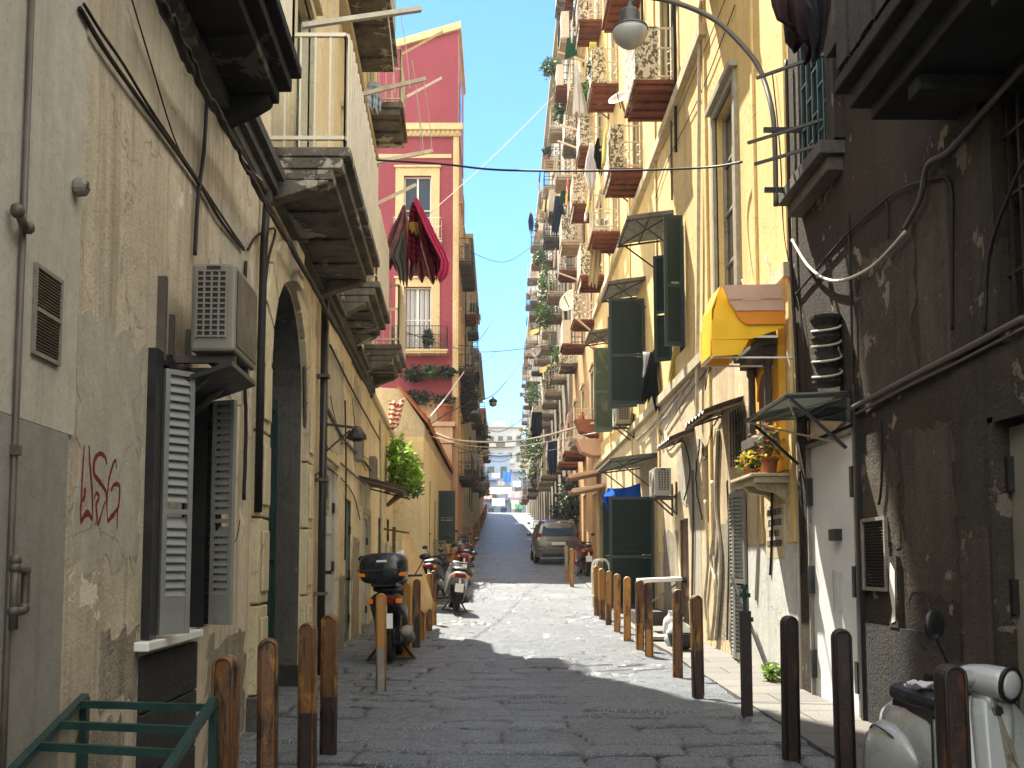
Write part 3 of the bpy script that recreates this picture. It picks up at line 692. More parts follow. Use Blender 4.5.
# arched portal
pa = 10.12; pr = 1.07; pz = 3.34
sp = MB(WL)
for sgn in (-1, 1):
    arc = [(pa+sgn*pr*math.sin(R(90)*j/10), pz+pr*math.cos(R(90)*j/10)) for j in range(11)]
    sp.prism([(pa+sgn*1.073, 4.43)]+[(pa, 4.43)]+arc, lambda p, q, t: (p, t, q), -.44, .004)
ao = sp.build('arch_spandrel', M['creamlow'], LB)
sr = MB(WL)
for sgn in (-1, 1):
    for j, (z0, z1) in enumerate(((.45,1.2),(1.22,1.95),(1.97,2.7),(2.72,3.42))):
        a, b = sorted((pa+sgn*1.12, pa+sgn*1.56)); sr.box(a, b, -.02, .07, z0, z1)
        a, b = sorted((pa+sgn*1.2, pa+sgn*1.46)); sr.box(a, b, .07, .095, z0+.1, z1-.1)
for j in range(9):
    g0, g1 = R(-88+j*19.7), R(-88+(j+1)*19.7-1.3)
    q = [(pa+1.09*math.sin(g0), pz+1.09*math.cos(g0)), (pa+1.5*math.sin(g0), pz+1.5*math.cos(g0)), (pa+1.5*math.sin(g1), pz+1.5*math.cos(g1)), (pa+1.09*math.sin(g1), pz+1.09*math.cos(g1))]
    sr.prism(q, lambda p, q_, t: (p, t, q_), -.02, .07 if j != 4 else .14)
sr.build('portal_surround', M['creamtrim'], LB, bevel=.012)
bs = MB(WL)
for sgn in (-1, 1):
    a, b = sorted((pa+sgn*1.09, pa+sgn*1.62)); bs.box(a, b, -.02, .13, -.3, .44)
bs.build('portal_plinth', M['stone'], LB, bevel=.015)
dr = MB(WL)
for j in range(17):
    s = 9.09+2.07*j/16; dr.bar((s,-.3,.0),(s,-.3,3.3),.028)
dr.box(9.05,11.19,-.33,-.27,3.26,3.38); dr.box(9.05,11.19,-.33,-.27,1.6,1.7); dr.box(9.05,11.19,-.33,-.27,.3,.4); dr.box(10.08,10.16,-.34,-.26,.1,3.26); dr.box(9.05,9.13,-.34,-.26,.1,3.26); dr.box(11.11,11.19,-.34,-.26,.1,3.26)
for j in range(1, 8):
    g = R(-90+j*22.5); dr.bar((pa+.15*math.sin(g),-.3,pz+.15*math.cos(g)),(pa+1.05*math.sin(g),-.3,pz+1.05*math.cos(g)),.03)
dr.build('gate', M['greeniron'], LB)
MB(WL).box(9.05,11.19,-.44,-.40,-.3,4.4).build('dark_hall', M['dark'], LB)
q = MB(WL); q.box(9.052,9.075,-.40,-.004,.45,pz); q.box(11.165,11.188,-.40,-.004,.45,pz)
for j in range(16):
    g0, g1 = R(-90+j*11.25), R(-90+(j+1)*11.25); r0, r1 = pr-.025, pr-.002
    q.prism([(pa+r0*math.sin(g0), pz+r0*math.cos(g0)), (pa+r1*math.sin(g0), pz+r1*math.cos(g0)), (pa+r1*math.sin(g1), pz+r1*math.cos(g1)), (pa+r0*math.sin(g1), pz+r0*math.cos(g1))], lambda p, q_, t: (p, t, q_), -.40, -.004)
q.build('portal_lining', M['stone'], LB)
q = MB(WL); q.box(9.052,9.09,-.40,.02,-.3,.44); q.box(11.15,11.188,-.40,.02,-.3,.44); q.build('portal_base', M['stonedark'], LB)
# two further doors and a service window
def leafdoor(par, xf, a, b, c, d, mat, o=-.1, two=True, light=False, name='door', hinges=True):
    m = MB(xf); mid = (a+b)/2
    for q0, q1 in ((a+.02, mid-.006), (mid+.006, b-.02)) if two else ((a+.02, b-.02),):
        m.box(q0,q1,o,o+.05,c+.02,d-.02)
        h = d-c
        for z0, z1 in ((.08,.30),(.34,.62),(.66,.93)): m.box(q0+.07,q1-.07,o+.05,o+.064,c+h*z0,c+h*z1)
    m.box(a,a+.02,o-.02,o+.09,c,d); m.box(b-.02,b,o-.02,o+.09,c,d); m.box(a,b,o-.02,o+.09,d-.02,d+.04)
    do = m.build(name, mat, par, bevel=.006)
    if hinges:
        h = MB(xf)
        for z in (c+(d-c)*.2, c+(d-c)*.5, c+(d-c)*.8):
            for s in (a+.03, b-.03): h.box(s-.035,s+.035,o+.05,o+.10,z-.07,z+.07)
        h.build('hinge', M['blackpaint'], do)
    if light: MB(xf).box(mid-.3,mid+.3,o+.055,o+.07,c+(d-c)*.78,c+(d-c)*.95).build('pane', M['glass'], do)
    MB(xf).cyl((mid+.06,o+.06,c+(d-c)*.47),(mid+.06,o+.14,c+(d-c)*.47),.02,.03,8).build('knob', M['blackpaint'], do)
    return do
leafdoor(LB, WL, 12.9,14.35,.15,2.92, M['door'], light=True)
leafdoor(LB, WL, 15.7,16.5,.2,2.6, M['greenlight'], two=False)
leafdoor(LB, WL, 18.0,19.6,.25,2.45, M['door'])
for a, b, d in ((12.9,14.35,2.92),(18.0,19.6,2.45)):
    q = MB(WL); q.box(a-.16,a-.002,-.02,.05,.1,d+.16); q.box(b+.002,b+.16,-.02,.05,.1,d+.16); q.box(a-.002,b+.002,-.02,.05,d+.045,d+.16); q.build('door_surround', M['creamtrim'], LB)
# ------------------------------------------------------------------ LEFT: low terrace wall, then the low wing
TW = thing('terrace_wall', 'low cream wall with a dark door below the leafy green bush', 'wall', WL(24,0,gz(24)))
m = MB(WL); facade(m, 19.82, 26.98, -1, 4.9, [(22.0,23.0,.4,2.6,.12),(24.6,25.5,.5,2.7,.12)], depth=5); m.build('wall_body', M['cream'], TW)
MB(WL).box(19.82,26.98,-.3,.08,4.903,5.02).build('coping', M['creamtrim'], TW)
leafdoor(TW, WL, 22.0,23.0,.4,2.6, M['green'], two=False); leafdoor(TW, WL, 24.6,25.5,.5,2.7, M['green'], two=False)
XW = wall_l(-2.05)
LW = thing('low_wing', 'low cream wing with a sloping tiled end wall before the red house', 'house', (-2.05, 34, gz(34)))
m = MB(XW); wo_ = [(29.0,29.6,1.1,4.0,.15),(31.3,32.1,1.2,3.6,.15),(34.2,35.2,1.5,3.9,.15),(37.5,38.5,1.7,3.9,.15),(40,40.6,2.2,4.0,.15)]
facade(m, 27, 41.9, -1, 5.0, wo_, depth=5); m.build('wing_wall', M['cream'], LW)
g = MB(); g.prism([(-2.05,5.0),(-2.05,5.35),(-2.75,6.35),(-7,6.6),(-7,5.0)], lambda p, q, t: (p, t, q), 27, 41.9); g.build('wing_gable', M['palefar'], LW)
rf = MB(); rf.hexa([(-1.95,26.8,5.36),(-1.95,41.9,5.36),(-2.8,41.9,6.40),(-2.8,26.8,6.40)], [(-1.95,26.8,5.44),(-1.95,41.9,5.44),(-2.8,41.9,6.48),(-2.8,26.8,6.48)])
for i in range(36): rf.bar((-1.93,27+i*.42,5.47),(-2.8,27+i*.42,6.50),.1,.05)
rf.build('tiled_roof', M['pot'], LW)
tp = MB(); tp.prism([(-2.8,5.0),(-2.06,5.0),(-2.06,4.3),(-2.8,4.3)], lambda p, q, t: (p, t, q), 26.78, 26.99); tp.build('end_panel', M['trim'], LW)
for a, b, c, d, _ in wo_: leafdoor(LW, XW, a, b, c, d, M['green' if a < 36 else 'wood'], o=-.12, two=False, hinges=False)
shutter(LW, XW, 33.0, .02, 2.25, 0, 1, .55, 1.75, M['green'])
# ------------------------------------------------------------------ LEFT: red house facing us
RY = 42.0; FR = front(RY)
RH = thing('red_house', 'tall crimson house front with cream window frames and sloping roof edge', 'house', (-4, RY, gz(RY)))
p1, p2 = at_y(404,176,RY), at_y(431,232,RY); p3, p4 = at_y(404,287,RY), at_y(431,352,RY)
cor = at_y(440,137,RY).z; low = at_y(430,398,RY).z
rops = [(p1.x,p2.x,p2.z-.5,p1.z,.25),(p3.x,p4.x,p4.z,p3.z,.25),(-9,-7.9,p2.z,p1.z,.25)]
m = MB(FR); facade(m, -14, -1.82, low, cor, rops, depth=8); m.build('red_front', M['red'], RH)
zl, zr = at_y(385,50,RY).z, at_y(457,30,RY).z
m = MB(); m.prism([(-14, cor+.5),(-1.84, cor+.5),(-1.84, zr),(-14, zl-(zr-zl)*9.2/3.0)], lambda p, q, t: (p, t, q), RY+.02, RY+6); m.build('red_attic', M['red'], RH)
m = MB(); dzr = (zr-zl)*9.2/3.0
m.hexa([(-14,RY-.12,zl-dzr+.003),(-1.7,RY-.12,zr+.03),(-1.7,RY+6.1,zr+.03),(-14,RY+6.1,zl-dzr+.003)], [(-14,RY-.12,zl-dzr+.35),(-1.7,RY-.12,zr+.36),(-1.7,RY+6.1,zr+.36),(-14,RY+6.1,zl-dzr+.35)])
m.build('roof_edge', M['trim'], RH)
m = MB(FR); m.box(-14,-1.7,-.05,.16,cor,cor+.22); m.box(-14,-1.6,-.05,.3,cor+.223,cor+.5); m.box(-14,-2.1,-.02,.05,cor-.95,cor-.78)
for i in range(60): m.box(-1.8-i*.2-.1, -1.8-i*.2, .163, .22, cor+.06, cor+.22)
m.build('cornice', M['trim'], RH)
m = MB(FR); m.box(-2.02,-1.78,-.3,.06,low,cor-.003); m.box(-1.96,-1.86,.06,.09,low,cor-.003); m.build('corner_pilaster', M['trim'], RH)
for (a, b, c, d, _), gk in zip(rops, ('glassblue','glass','glass')):
    wq = window(RH, FR, a, b, c, d, M['white'], rev=.25, trim=M['trim'], tw=.36, bars=1, glass=M[gk])
    if gk == 'glass':
        cu = MB(FR); cu.grid(lambda u, v: (a+.1+(b-a-.2)*u, -.175+.02*math.sin(u*30), c+.1+(d-c-.2)*v), 24, 2); cu.build('curtain', M['whitecloth'], wq)
balcony(RH, FR, p3.x-.5, p4.x+.75, p4.z, .6, M['trim'], M['blackpaint'], style='scroll', ribs=3)
balcony(RH, FR, p1.x-.45, p2.x+.5, p2.z-.5, .45, M['trim'], M['white'], style='scroll', ribs=3)
m = MB(FR); facade(m, -14, -1.79, -1, low-.003, [(-4.3,-3.1,low-3.4,low-.9,.3)], o=.03, depth=8); m.build('peach_base', M['peach'], RH)
m = MB(FR); m.box(-2.7,-2.0,.03,.5,0,low-2.6+.6); m.box(-2.8,-1.92,.03,.58,low-2.0+.003,low-1.85); m.box(-2.75,-1.97,.03,.54,low-1.847,low-1.3); m.box(-2.85,-1.87,.03,.62,low-1.297,low-1.1); m.build('corner_pier', M['peach'], RH, bevel=.02)
bo = balcony(RH, FR, -4.9, -2.9, low-1.95, .55, M['trim'], M['blackpaint'], style='scroll', o=.03, ribs=3)
SR = wall_l(-1.8)
sops = [(y, y+1.1, z, z+2.4) for y in (43.4, 46.6) for z in (5.5, 10.2, 15)]
m = MB(SR); facade(m, 42.42, 48, -1, cor-.01, sops, depth=3, o=0); m.build('side_wall', M['peach'], RH)
for a, b, c, d in sops: window(RH, SR, a, b, c, d, M['green'], kind='louvre', trim=M['trim'])
m = MB(); m.box(-1.84,-1.80,RY+.1,RY+6,cor+.5,zr); m.build('attic_side', M['pinkside'], RH)
for z in (at_y(463,100,44).z, at_y(463,122,44).z): MB().box(-1.8,-1.77,43.2,44.6,z-.5,z+.45).build('attic_window', M['glass'], RH)
for k, z in enumerate((5.4, 10.1, 14.9)):
    balcony(RH, SR, 43.0, 47.6, z, .62, M['stone'], M['blackpaint'], style='scroll', ribs=4)
# ------------------------------------------------------------------ LEFT: the far row
def row_house(name, label, xf, y0, y1, top, mat, floors, cols, slabmat, railmats, shut, proj=.8, ground=True, styles=('bars','scroll'), trim=None, depth=7, screens=(None,), skip=0.0, wid=1.0, cornice=True):
    H = thing(name, label, 'house', xf((y0+y1)/2, 0, gz((y0+y1)/2)))
    ops = [(c-wid/2, c+wid/2, f, f+2.45) for c in cols for f in floors]
    gd = []
    if ground:
        for c in cols:
            g = gz(c); gd.append((c-.7, c+.7, g+.02, g+2.6, .3))
    m = MB(xf); facade(m, y0+.01, y1-.01, gz(y0)-1.5, top, ops+gd, depth=depth); m.build('wall', mat, H)
    for i, (a, b, c, d) in enumerate(ops):
        window(H, xf, a, b, c, d, random.choice(shut), kind='louvre' if i % 3 else 'glass', trim=trim, bars=1)
    for k, c in enumerate(cols):
        for j, f in enumerate(floors):
            if random.random() < skip: continue
            hw = rnd(.65,.95); balcony(H, xf, c-hw, c+hw, f, proj*rnd(.8,1.08), slabmat if random.random() < .6 else random.choice((M['slab'], M['terra'], M['palefar'])), random.choice(railmats), style=styles[(j+k) % len(styles)], ribs=random.choice((2,3,4,5)), thick=rnd(.12,.24), h=rnd(.92,1.1), screen=random.choice(screens), brackets=None)
    for a, b, c, d, _ in gd: leafdoor(H, xf, a, b, c, d, random.choice((M['green'], M['wood'], M['door'])), o=-.25, hinges=False)
    if cornice:
        m = MB(xf); m.box(y0, y1, -.05, .45, top+.002, top+.25); m.box(y0, y1, -.05, .25, top-.25, top); m.build('cornice', trim or mat, H)
    return H
row_house('narrow_house', 'pale narrow house directly behind the red house with small balconies', wall_l(-1.78), 48.2, 66, 17.6, M['palefar'], (6.3, 10.3, 14.2), (50.6,54.4,58.2,62.5), M['stone'], (M['blackpaint'],M['creammetal']), (M['green'],M['wood']), .6, trim=M['creamtrim'])
row_house('beige_house', 'beige house farther up on the left with dark balcony undersides', wall_l(-1.7), 66.2, 84, 15.5, M['greyfar'], (7.6, 11.6), (69,73.2,77.4,81.4), M['stone'], (M['blackpaint'],), (M['green'],M['wood']), .8)
row_house('brown_house', 'brownish house last on the left side before the hill crest', wall_l(-1.65), 84.2, 101, 14.6, M['peach'], (8.6, 11.9), (87,91.2,95.4,99), M['stone'], (M['blackpaint'],), (M['green'],M['wood']), .7)
# ------------------------------------------------------------------ RIGHT: the near dark brown house
BH = thing('dark_house', 'dark brown peeling house in deep shade beside the white scooter', 'house', WR(6,0,gz(6)))
gx0, gz0 = on_r(1003, 288); _, gz1 = on_r(1003, 128)
rops = [(5.35, 6.28, 2.95, 4.55, .25), (5.3, 6.40, -.5, 2.46, .14), (8.95, 10.35, .1, 2.78, .10), (9.22, 10.2, 5.5, 8.3, .2)]
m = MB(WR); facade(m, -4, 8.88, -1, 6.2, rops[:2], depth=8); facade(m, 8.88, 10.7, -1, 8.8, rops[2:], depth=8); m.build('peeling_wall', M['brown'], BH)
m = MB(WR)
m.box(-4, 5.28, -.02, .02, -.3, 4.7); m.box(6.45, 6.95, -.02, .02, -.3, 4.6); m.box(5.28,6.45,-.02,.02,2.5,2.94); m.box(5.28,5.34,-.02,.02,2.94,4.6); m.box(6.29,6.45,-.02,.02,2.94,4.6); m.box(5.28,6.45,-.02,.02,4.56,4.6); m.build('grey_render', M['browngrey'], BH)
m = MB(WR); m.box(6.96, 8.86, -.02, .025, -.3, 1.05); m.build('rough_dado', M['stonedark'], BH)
# doors
dd = MB(WR); dd.box(5.32,6.38,-.12,-.07,-.2,2.43); d1 = dd.build('door', M['dooralu'], BH, label='dull aluminium door at the right edge')
h = MB(WR)
for z in (.5,1.35,2.13): h.box(6.33,6.373,-.07,-.03,z-.11,z+.11)
h.build('hinge', M['blackpaint'], d1)
q = MB(WR); q.box(6.375,6.45,-.115,.035,-.2,2.5); q.box(5.3,6.45,-.1,.035,2.463,2.5); q.build('frame', M['browngrey'], d1)
d2 = MB(WR).box(8.98,10.32,-.07,-.02,.12,2.75).build('door', M['doorwhite'], BH, label='pale metal door half in the sun', bevel=.006)
q = MB(WR); q.box(8.95,8.985,-.09,.02,.1,2.78); q.box(10.315,10.35,-.09,.02,.1,2.78); q.box(8.95,10.35,-.09,.02,2.752,2.79); q.build('frame', M['greypaint'], d2)
h = MB(WR)
for s in (9.0, 10.3):
    for z in (.55,1.4,2.3): h.box(s-.035,s+.035,-.02,.035,z-.14,z+.14)
h.build('hinge', M['blackpaint'], d2)
q = MB(WR); q.box(9.42,9.60,-.02,.05,1.78,1.89); q.build('lock_box', M['blackpaint'], d2)
q = MB(WR); q.bar((9.47,.045,1.1),(9.47,.045,1.5),.03); q.bar((9.47,-.02,1.12),(9.47,.045,1.12),.02); q.bar((9.47,-.02,1.48),(9.47,.045,1.48),.02); q.build('handle', M['alu'], d2)
# dark window with bars
q = MB(WR); q.box(5.36,5.42,-.2,-.14,2.95,4.55); q.box(6.22,6.28,-.2,-.14,2.95,4.55); q.box(5.42,6.22,-.2,-.14,4.49,4.55); w1 = q.build('window', M['blackpaint'], BH)
MB(WR).box(5.42,6.22,-.22,-.2,2.95,4.5).build('pane', M['glass'], w1)
q = MB(WR)
for i in range(7): q.bar((5.42+.8*i/6,-.06,2.95),(5.42+.8*i/6,-.06,4.55),.018)
for z in (3.4,3.9,4.3): q.bar((5.36,-.06,z),(6.28,-.06,z),.022)
q.build('bars', M['iron'], w1)
# louvred vent
v0 = on_r(866,590); v1 = on_r(888,516)
q = MB(WR); a, b, c, d = v1[0], v0[0], v0[1], v1[1]
q.box(a,a+.03,-.02,.035,c,d); q.box(b-.03,b,-.02,.035,c,d); q.box(a+.03,b-.03,-.02,.035,c,c+.03); q.box(a+.03,b-.03,-.02,.035,d-.03,d); vv = q.build('vent_grille', M['greypaint'], BH)
q = MB(WR)
for i in range(22):
    z = c+.04+(d-c-.07)*i/21; q.hexa([(a+.03,.002,z),(b-.03,.002,z),(b-.03,.02,z-.012),(a+.03,.02,z-.012)], [(a+.03,.002,z+.004),(b-.03,.002,z+.004),(b-.03,.02,z-.008),(a+.03,.02,z-.008)])
q.build('slats', M['blackpaint'], vv)
# green lattice window and its stone sill
gw = MB(WR); gw.box(9.22,9.28,-.17,-.11,5.5,8.3); gw.box(10.14,10.2,-.17,-.11,5.5,8.3); gw.box(9.28,10.14,-.17,-.11,8.24,8.3); w2 = gw.build('window', M['green'], BH)
MB(WR).box(9.26,10.16,-.19,-.17,5.5,8.25).build('pane', M['glassblue'], w2)
q = MB(WR)
for i in range(6): q.bar((9.27+.87*i/5,.03,5.5),(9.27+.87*i/5,.03,8.25),.022)
for i in range(12):
    for j in range(5):
        if (i+j) % 2 == 0: q.bar((9.27+.87*j/5,.03,5.6+i*.23),(9.27+.87*(j+1)/5,.03,5.6+i*.23),.02)
q.build('grille', M['greeniron'], w2)
q = MB(WR); q.box(9.0,10.4,-.05,.24,5.36,5.49); q.box(9.06,10.35,-.05,.15,5.22,5.357); q.build('sill', M['stone'], w2, bevel=.012)
q = MB(WR); q.box(8.98,9.21,-.02,.10,5.5,8.5); q.box(10.21,10.27,-.02,.05,5.5,8.5); q.build('surround', M['browngrey'], w2)
q = MB(WR)
for s, z in ((9.35,5.62),(9.6,5.95),(9.2,6.45)): q.bar((s,0,z),(s+.5,.62,z-.02),.028)
q.build('drying_bar', M['iron'], w2)
# big dark balcony overhead
q = MB(WR); q.box(2.6,6.95,-.05,.80,4.92,5.02); q.box(2.65,6.88,-.05,.72,4.78,4.917); q.box(2.7,6.8,-.05,.60,4.66,4.777)
for s in (2.9,4.0,5.1,6.2): q.box(s-.09,s+.09,-.05,.55,4.55,4.657)
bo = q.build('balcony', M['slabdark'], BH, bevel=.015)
q = MB(WR)
for p_, q_ in (((2.65,.76),(6.9,.76)),((6.9,.76),(6.9,0))):
    L = math.hypot(q_[0]-p_[0], q_[1]-p_[1]); k = int(L/.11)
    for i in range(k+1):
        t = i/k; q.bar((p_[0]+(q_[0]-p_[0])*t, p_[1]+(q_[1]-p_[1])*t, 5.02),(p_[0]+(q_[0]-p_[0])*t, p_[1]+(q_[1]-p_[1])*t, 6.05),.018)
    for z in (5.12,6.05): q.bar((p_[0],p_[1],z),(q_[0],q_[1],z),.03)
q.build('railing', M['iron'], bo)
q = MB(WR)
for i in range(18): q.box(2.7+i*.232,2.7+i*.232+.2,.785,.80+.01*(i%2),5.05,6.0)
q.build('screen', M['stonedark'], bo)
q = MB(WR); q.box(8.88,10.7,-.05,.2,8.803,9.0); q.box(-4,8.87,-.05,.2,6.203,6.4); q.build('string_course', M['browngrey'], BH)
for i, (a, b, c, d) in enumerate(((7.0,7.9,1.3,2.6),(7.6,8.7,2.9,4.2),(6.95,7.5,3.0,4.4),(8.0,8.8,1.7,2.5),(5.0,5.25,.6,2.2),(6.5,6.9,.5,1.8),(6.97,7.7,.2,.9))):
    patch(BH, WR, a, b, c, d, M['wornbrown'], .004+.0006*i if i < 4 else .026+.0006*i, 60+i)
# small white poster scrap
q = MB(WR); q.box(8.02,8.20,-.0,.032,1.05,1.62); q.build('torn_poster', M['browngrey'], BH)
q = MB(WR); q.prism([(8.05,1.5),(8.14,1.57),(8.17,1.35),(8.12,1.2),(8.15,1.08),(8.07,1.1)], lambda p, q_, t: (p, t, q_), .033, .036); q.build('poster_scrap', M['white'], BH)

# ------------------------------------------------------------------ RIGHT: the yellow house
YH = thing('yellow_house', 'long sunlit yellow house with awnings, green shutters and red balcony undersides', 'house', WR(20,0,gz(20)))
cols = (14.05, 18.4, 22.5, 26.75, 30.8)
uop = [(c-.55, c+.55, f, f+2.5) for c in cols for f in (10.42, 14.5, 18.6)]
w2op = [(13.15,14.4,5.15,8.15,.2),(17.0,18.1,5.3,7.45,.2),(21.7,22.8,5.2,7.4,.2),(26.9,27.9,5.3,7.5,.2),(31.0,32.0,5.4,7.5,.2)]
gop = [(12.95,13.75,.3,2.55,.12),(12.9,13.65,2.9,3.62,.15),(15.2,15.8,2.2,3.4,.15),(17.0,17.8,.3,2.35,.15),(20.75,22.3,.4,2.95,.5),(24.2,25.2,.6,2.9,.2),(28.4,29.6,.9,3.3,.3),(31.2,32.2,1.1,3.4,.3)]
m = MB(WR); facade(m, 10.72, 33, 4.75, 23.6, uop+w2op, depth=8); m.build('upper_wall', M['yellow'], YH)
m = MB(WR); facade(m, 10.72, 33, -1, 4.748, gop, depth=8); m.build('ground_floor_wall', M['palelow'], YH)
for a, b, c, d in uop: window(YH, WR, a, b, c, d, M['white'] if random.random() < .4 else M['greenlight'], kind='louvre' if random.random() < .6 else 'glass', trim=M['creamtrim'], tw=.12)
for i, (a, b, c, d, _) in enumerate(w2op):
    window(YH, WR, a, b, c, d, M['woodframe'] if i == 0 else M['green'], kind='glass', trim=M['woodframe'] if i == 0 else None, bars=3, tw=.11)
k = 0
for f in (10.42, 14.5, 18.6):
    for c in cols:
        balcony(YH, WR, c-.72, c+.72, f, .75, M['terra'], M['creammetal'], ribs=4, style='scroll', screen=M['screen'] if (k % 4 != 3) else None, thick=.17); k += 1
# window leaves standing open
def leaves(par, hinges):
    for s, o, z, ds, do, w, h, mt in hinges: shutter(par, WR, s, o, z, ds, do, w, h, M[mt])
leaves(YH, [(16.95,.03,5.3,-.1,1,.34,2.3,'green'),(18.15,.03,5.3,.5,1,.34,2.0,'green'),(21.62,.03,5.05,0,1,.78,2.35,'green'),(22.9,.03,5.2,.6,1,.72,2.2,'green'),
            (26.85,.03,5.2,.0,1,.62,2.25,'greenlight'),(28.0,.03,5.3,.5,1,.5,2.2,'greenlight')])
# ground floor: louvred door, barred window, doors
window(YH, WR, 12.95,13.75,.3,2.55, M['blackpaint'], rev=.12, kind='glass', bars=0)
leaves(YH, [(12.93,.03,.32,.42,.06,.42,2.2,'shutgrey'),(13.78,.03,.32,-.39,.05,.40,2.2,'shutgrey')])
wq = window(YH, WR, 12.9,13.65,2.9,3.62, M['wood'], rev=.15, kind='glass', bars=0)
q = MB(WR)
for i in range(6): q.bar((12.9+.75*i/5,.03,2.88),(12.9+.75*i/5,.03,3.64),.018)
for z in (3.05,3.3,3.5): q.bar((12.88,.03,z),(13.67,.03,z),.018)
q.build('bars', M['iron'], wq)
window(YH, WR, 15.2,15.8,2.2,3.4, M['wood'], kind='glass', bars=1)
leafdoor(YH, WR, 17.0,17.8,.3,2.35, M['wood'], two=False, hinges=False)
leafdoor(YH, WR, 24.2,25.2,.6,2.9, M['green'], o=-.15, hinges=False); leafdoor(YH, WR, 28.4,29.6,.9,3.3, M['green'], o=-.2, hinges=False); leafdoor(YH, WR, 31.2,32.2,1.1,3.4, M['green'], o=-.2, hinges=False)
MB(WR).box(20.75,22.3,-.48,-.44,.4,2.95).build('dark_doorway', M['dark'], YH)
q = MB(); leaf_mb(q, WR(20.68,.02,.66), Vector((-1,0,0)), .92, 2.3, 46); q.build('door', M['green'], YH, label='tall dark green louvred door leaf standing open')
q = MB(); leaf_mb(q, WR(22.35,.02,.66), Vector((-1,.35,0)), .9, 2.3, 46); q.build('door', M['green'], YH)
# pale grey render beside the pale door, brown pier base
q = MB(WR); facade(q, 10.74, 12.85, -.2, 1.78, [], o=.02, depth=.03); q.build('pale_dado', M['whitelow'], YH)
q = MB(WR)
for s in (10.86, 12.2, 15.05, 19.9, 24.0, 28.6, 32.7): q.box(s-.07,s+.07,-.02,.035,1.8,23) if s > 15 else q.box(s-.05,s+.05,-.02,.03,1.8,8.9)
q.build('pilaster', M['yellow'], YH)
q = MB(WR); q.box(10.72,33,-.05,.10,4.70,4.86); q.box(14.9,33,-.05,.12,9.75,9.95); q.box(10.72,33,-.05,.6,23.3,23.65); q.build('string_course', M['creamtrim'], YH)
for i, (a, b, c, d) in enumerate(((14.0,15.0,.5,2.2),(15.9,16.8,.5,2.6),(12.0,12.8,2.7,3.6),(16.0,17.8,2.6,3.6),(18.0,19.6,.6,2.2))):
    patch(YH, WR, a, b, c, d, M['repair'] if i % 2 else M['damp'], .004+.0006*i, 80+i)
# votive niche with a broken pediment, shelf, plaque
NI = thing('wall_shrine', 'ochre votive niche with small columns under the orange awning', 'shrine', WR(11.45,.1,4))
SC = 11.62
q = MB(WR); q.box(SC-.55,SC+.55,-.02,.08,2.75,4.35); q.build('niche_panel', M['shrine'], NI)
q = MB(WR)
for sg in (-1, 1):
    q.lathe((SC+sg*.36,.15,3.05), [(.06,0),(.06,.06),(.045,.08),(.042,.75),(.06,.78),(.06,.86)], 10)
q.build('column', M['stone'], NI)
q = MB(WR); q.box(SC-.5,SC+.5,.08,.26,2.92,3.045); q.box(SC-.5,SC+.5,.08,.26,3.92,4.02); q.box(SC-.56,SC+.56,.08,.32,4.023,4.08)
for sg in (-1, 1): q.prism([(SC+sg*.6,4.083),(SC+sg*.12,4.36),(SC+sg*.12,4.28),(SC+sg*.5,4.083)], lambda p, q_, t: (p, t, q_), .08, .34)
q.build('pediment', M['stone'], NI, bevel=.008)
q = MB(WR); q.prism([(SC+.24*math.cos(R(g)), 3.5+.3*math.sin(R(g))) for g in range(0,181,15)]+[(SC-.24,3.1),(SC+.24,3.1)], lambda p, q_, t: (p, t, q_), .083, .10); q.build('picture', M['wood'], NI)
q = MB(WR); q.tube([(SC+.26*math.cos(R(g)),.10,3.5+.32*math.sin(R(g))) for g in range(0,181,12)], .02, 5); q.build('arch_frame', M['shrine'], NI)
q = MB(WR); q.box(SC-.62,SC+.62,-.02,.05,2.60,2.745); q.build('side_panel', M['shrine'], NI)
AW = thing('orange_awning', 'orange and yellow rounded plastic awning above the wall shrine', 'awning', WR(11.5,.2,4.4))
SA, SB = 10.78, 11.3
def oz(px, py, s_=SA): p = at_y(px, py, s_); return RX-p.x, p.z
def panel(name, pts, s_, mat, th=.016):
    q = MB(WR); q.prism([oz(x, y) for x, y in pts], lambda p, q_, t: (t, p, q_), s_, s_+th); return q.build(name, M[mat], AW)
for s_, sg in ((SA, -1), (SB, 1)):
    for i, pts in enumerate((((719,290),(722,287),(740,287),(745,308),(715,308)), ((714,308.4),(746,308.4),(748,320),(713,320)), ((711,320.4),(783,320.4),(783,328),(752,339),(711,340)), ((711,340.4),(748,340.4),(740,355),(712,357)))):
        panel('side_panel', pts, s_+sg*.012*i, 'amber')
    for i, (pts, mt) in enumerate(((((721,287),(779,286),(781,300),(727,301)),'pinkpanel'), (((727,301.4),(781,300.4),(783,311.5),(734,312)),'pinkpanel'), (((734,312.4),(783,312),(785,325),(745,325.5),(738,320)),'amberdark'))):
        panel('curved_strip', pts, s_+sg*(.075-.012*i), mt)
o0, z0 = oz(721,287); o1, z1 = oz(713,308); o2, z2 = oz(712,340); o3, z3 = oz(712,356); ow, zw = oz(780,286.5)
for nm, (oa, za), (ob, zb), mt in (('top_panel',(ow,zw),(o0,z0),'pinkpanel'),('front_panel',(o0+.003,z0-.003),(o1,z1),'amber'),('front_panel',(o1+.004,z1-.004),(o2,z2),'amber'),('front_panel',(o2+.006,z2-.004),(o3+.006,z3),'amber')):
    q = MB(WR); q.hexa([(SA+.02,oa,za),(SB-.004,oa,za),(SB-.004,ob,zb),(SA+.02,ob,zb)], [(SA+.02,oa+.008,za+.014),(SB-.004,oa+.008,za+.014),(SB-.004,ob+.012,zb+.008),(SA+.02,ob+.012,zb+.008)]); q.build(nm, M[mt], AW)
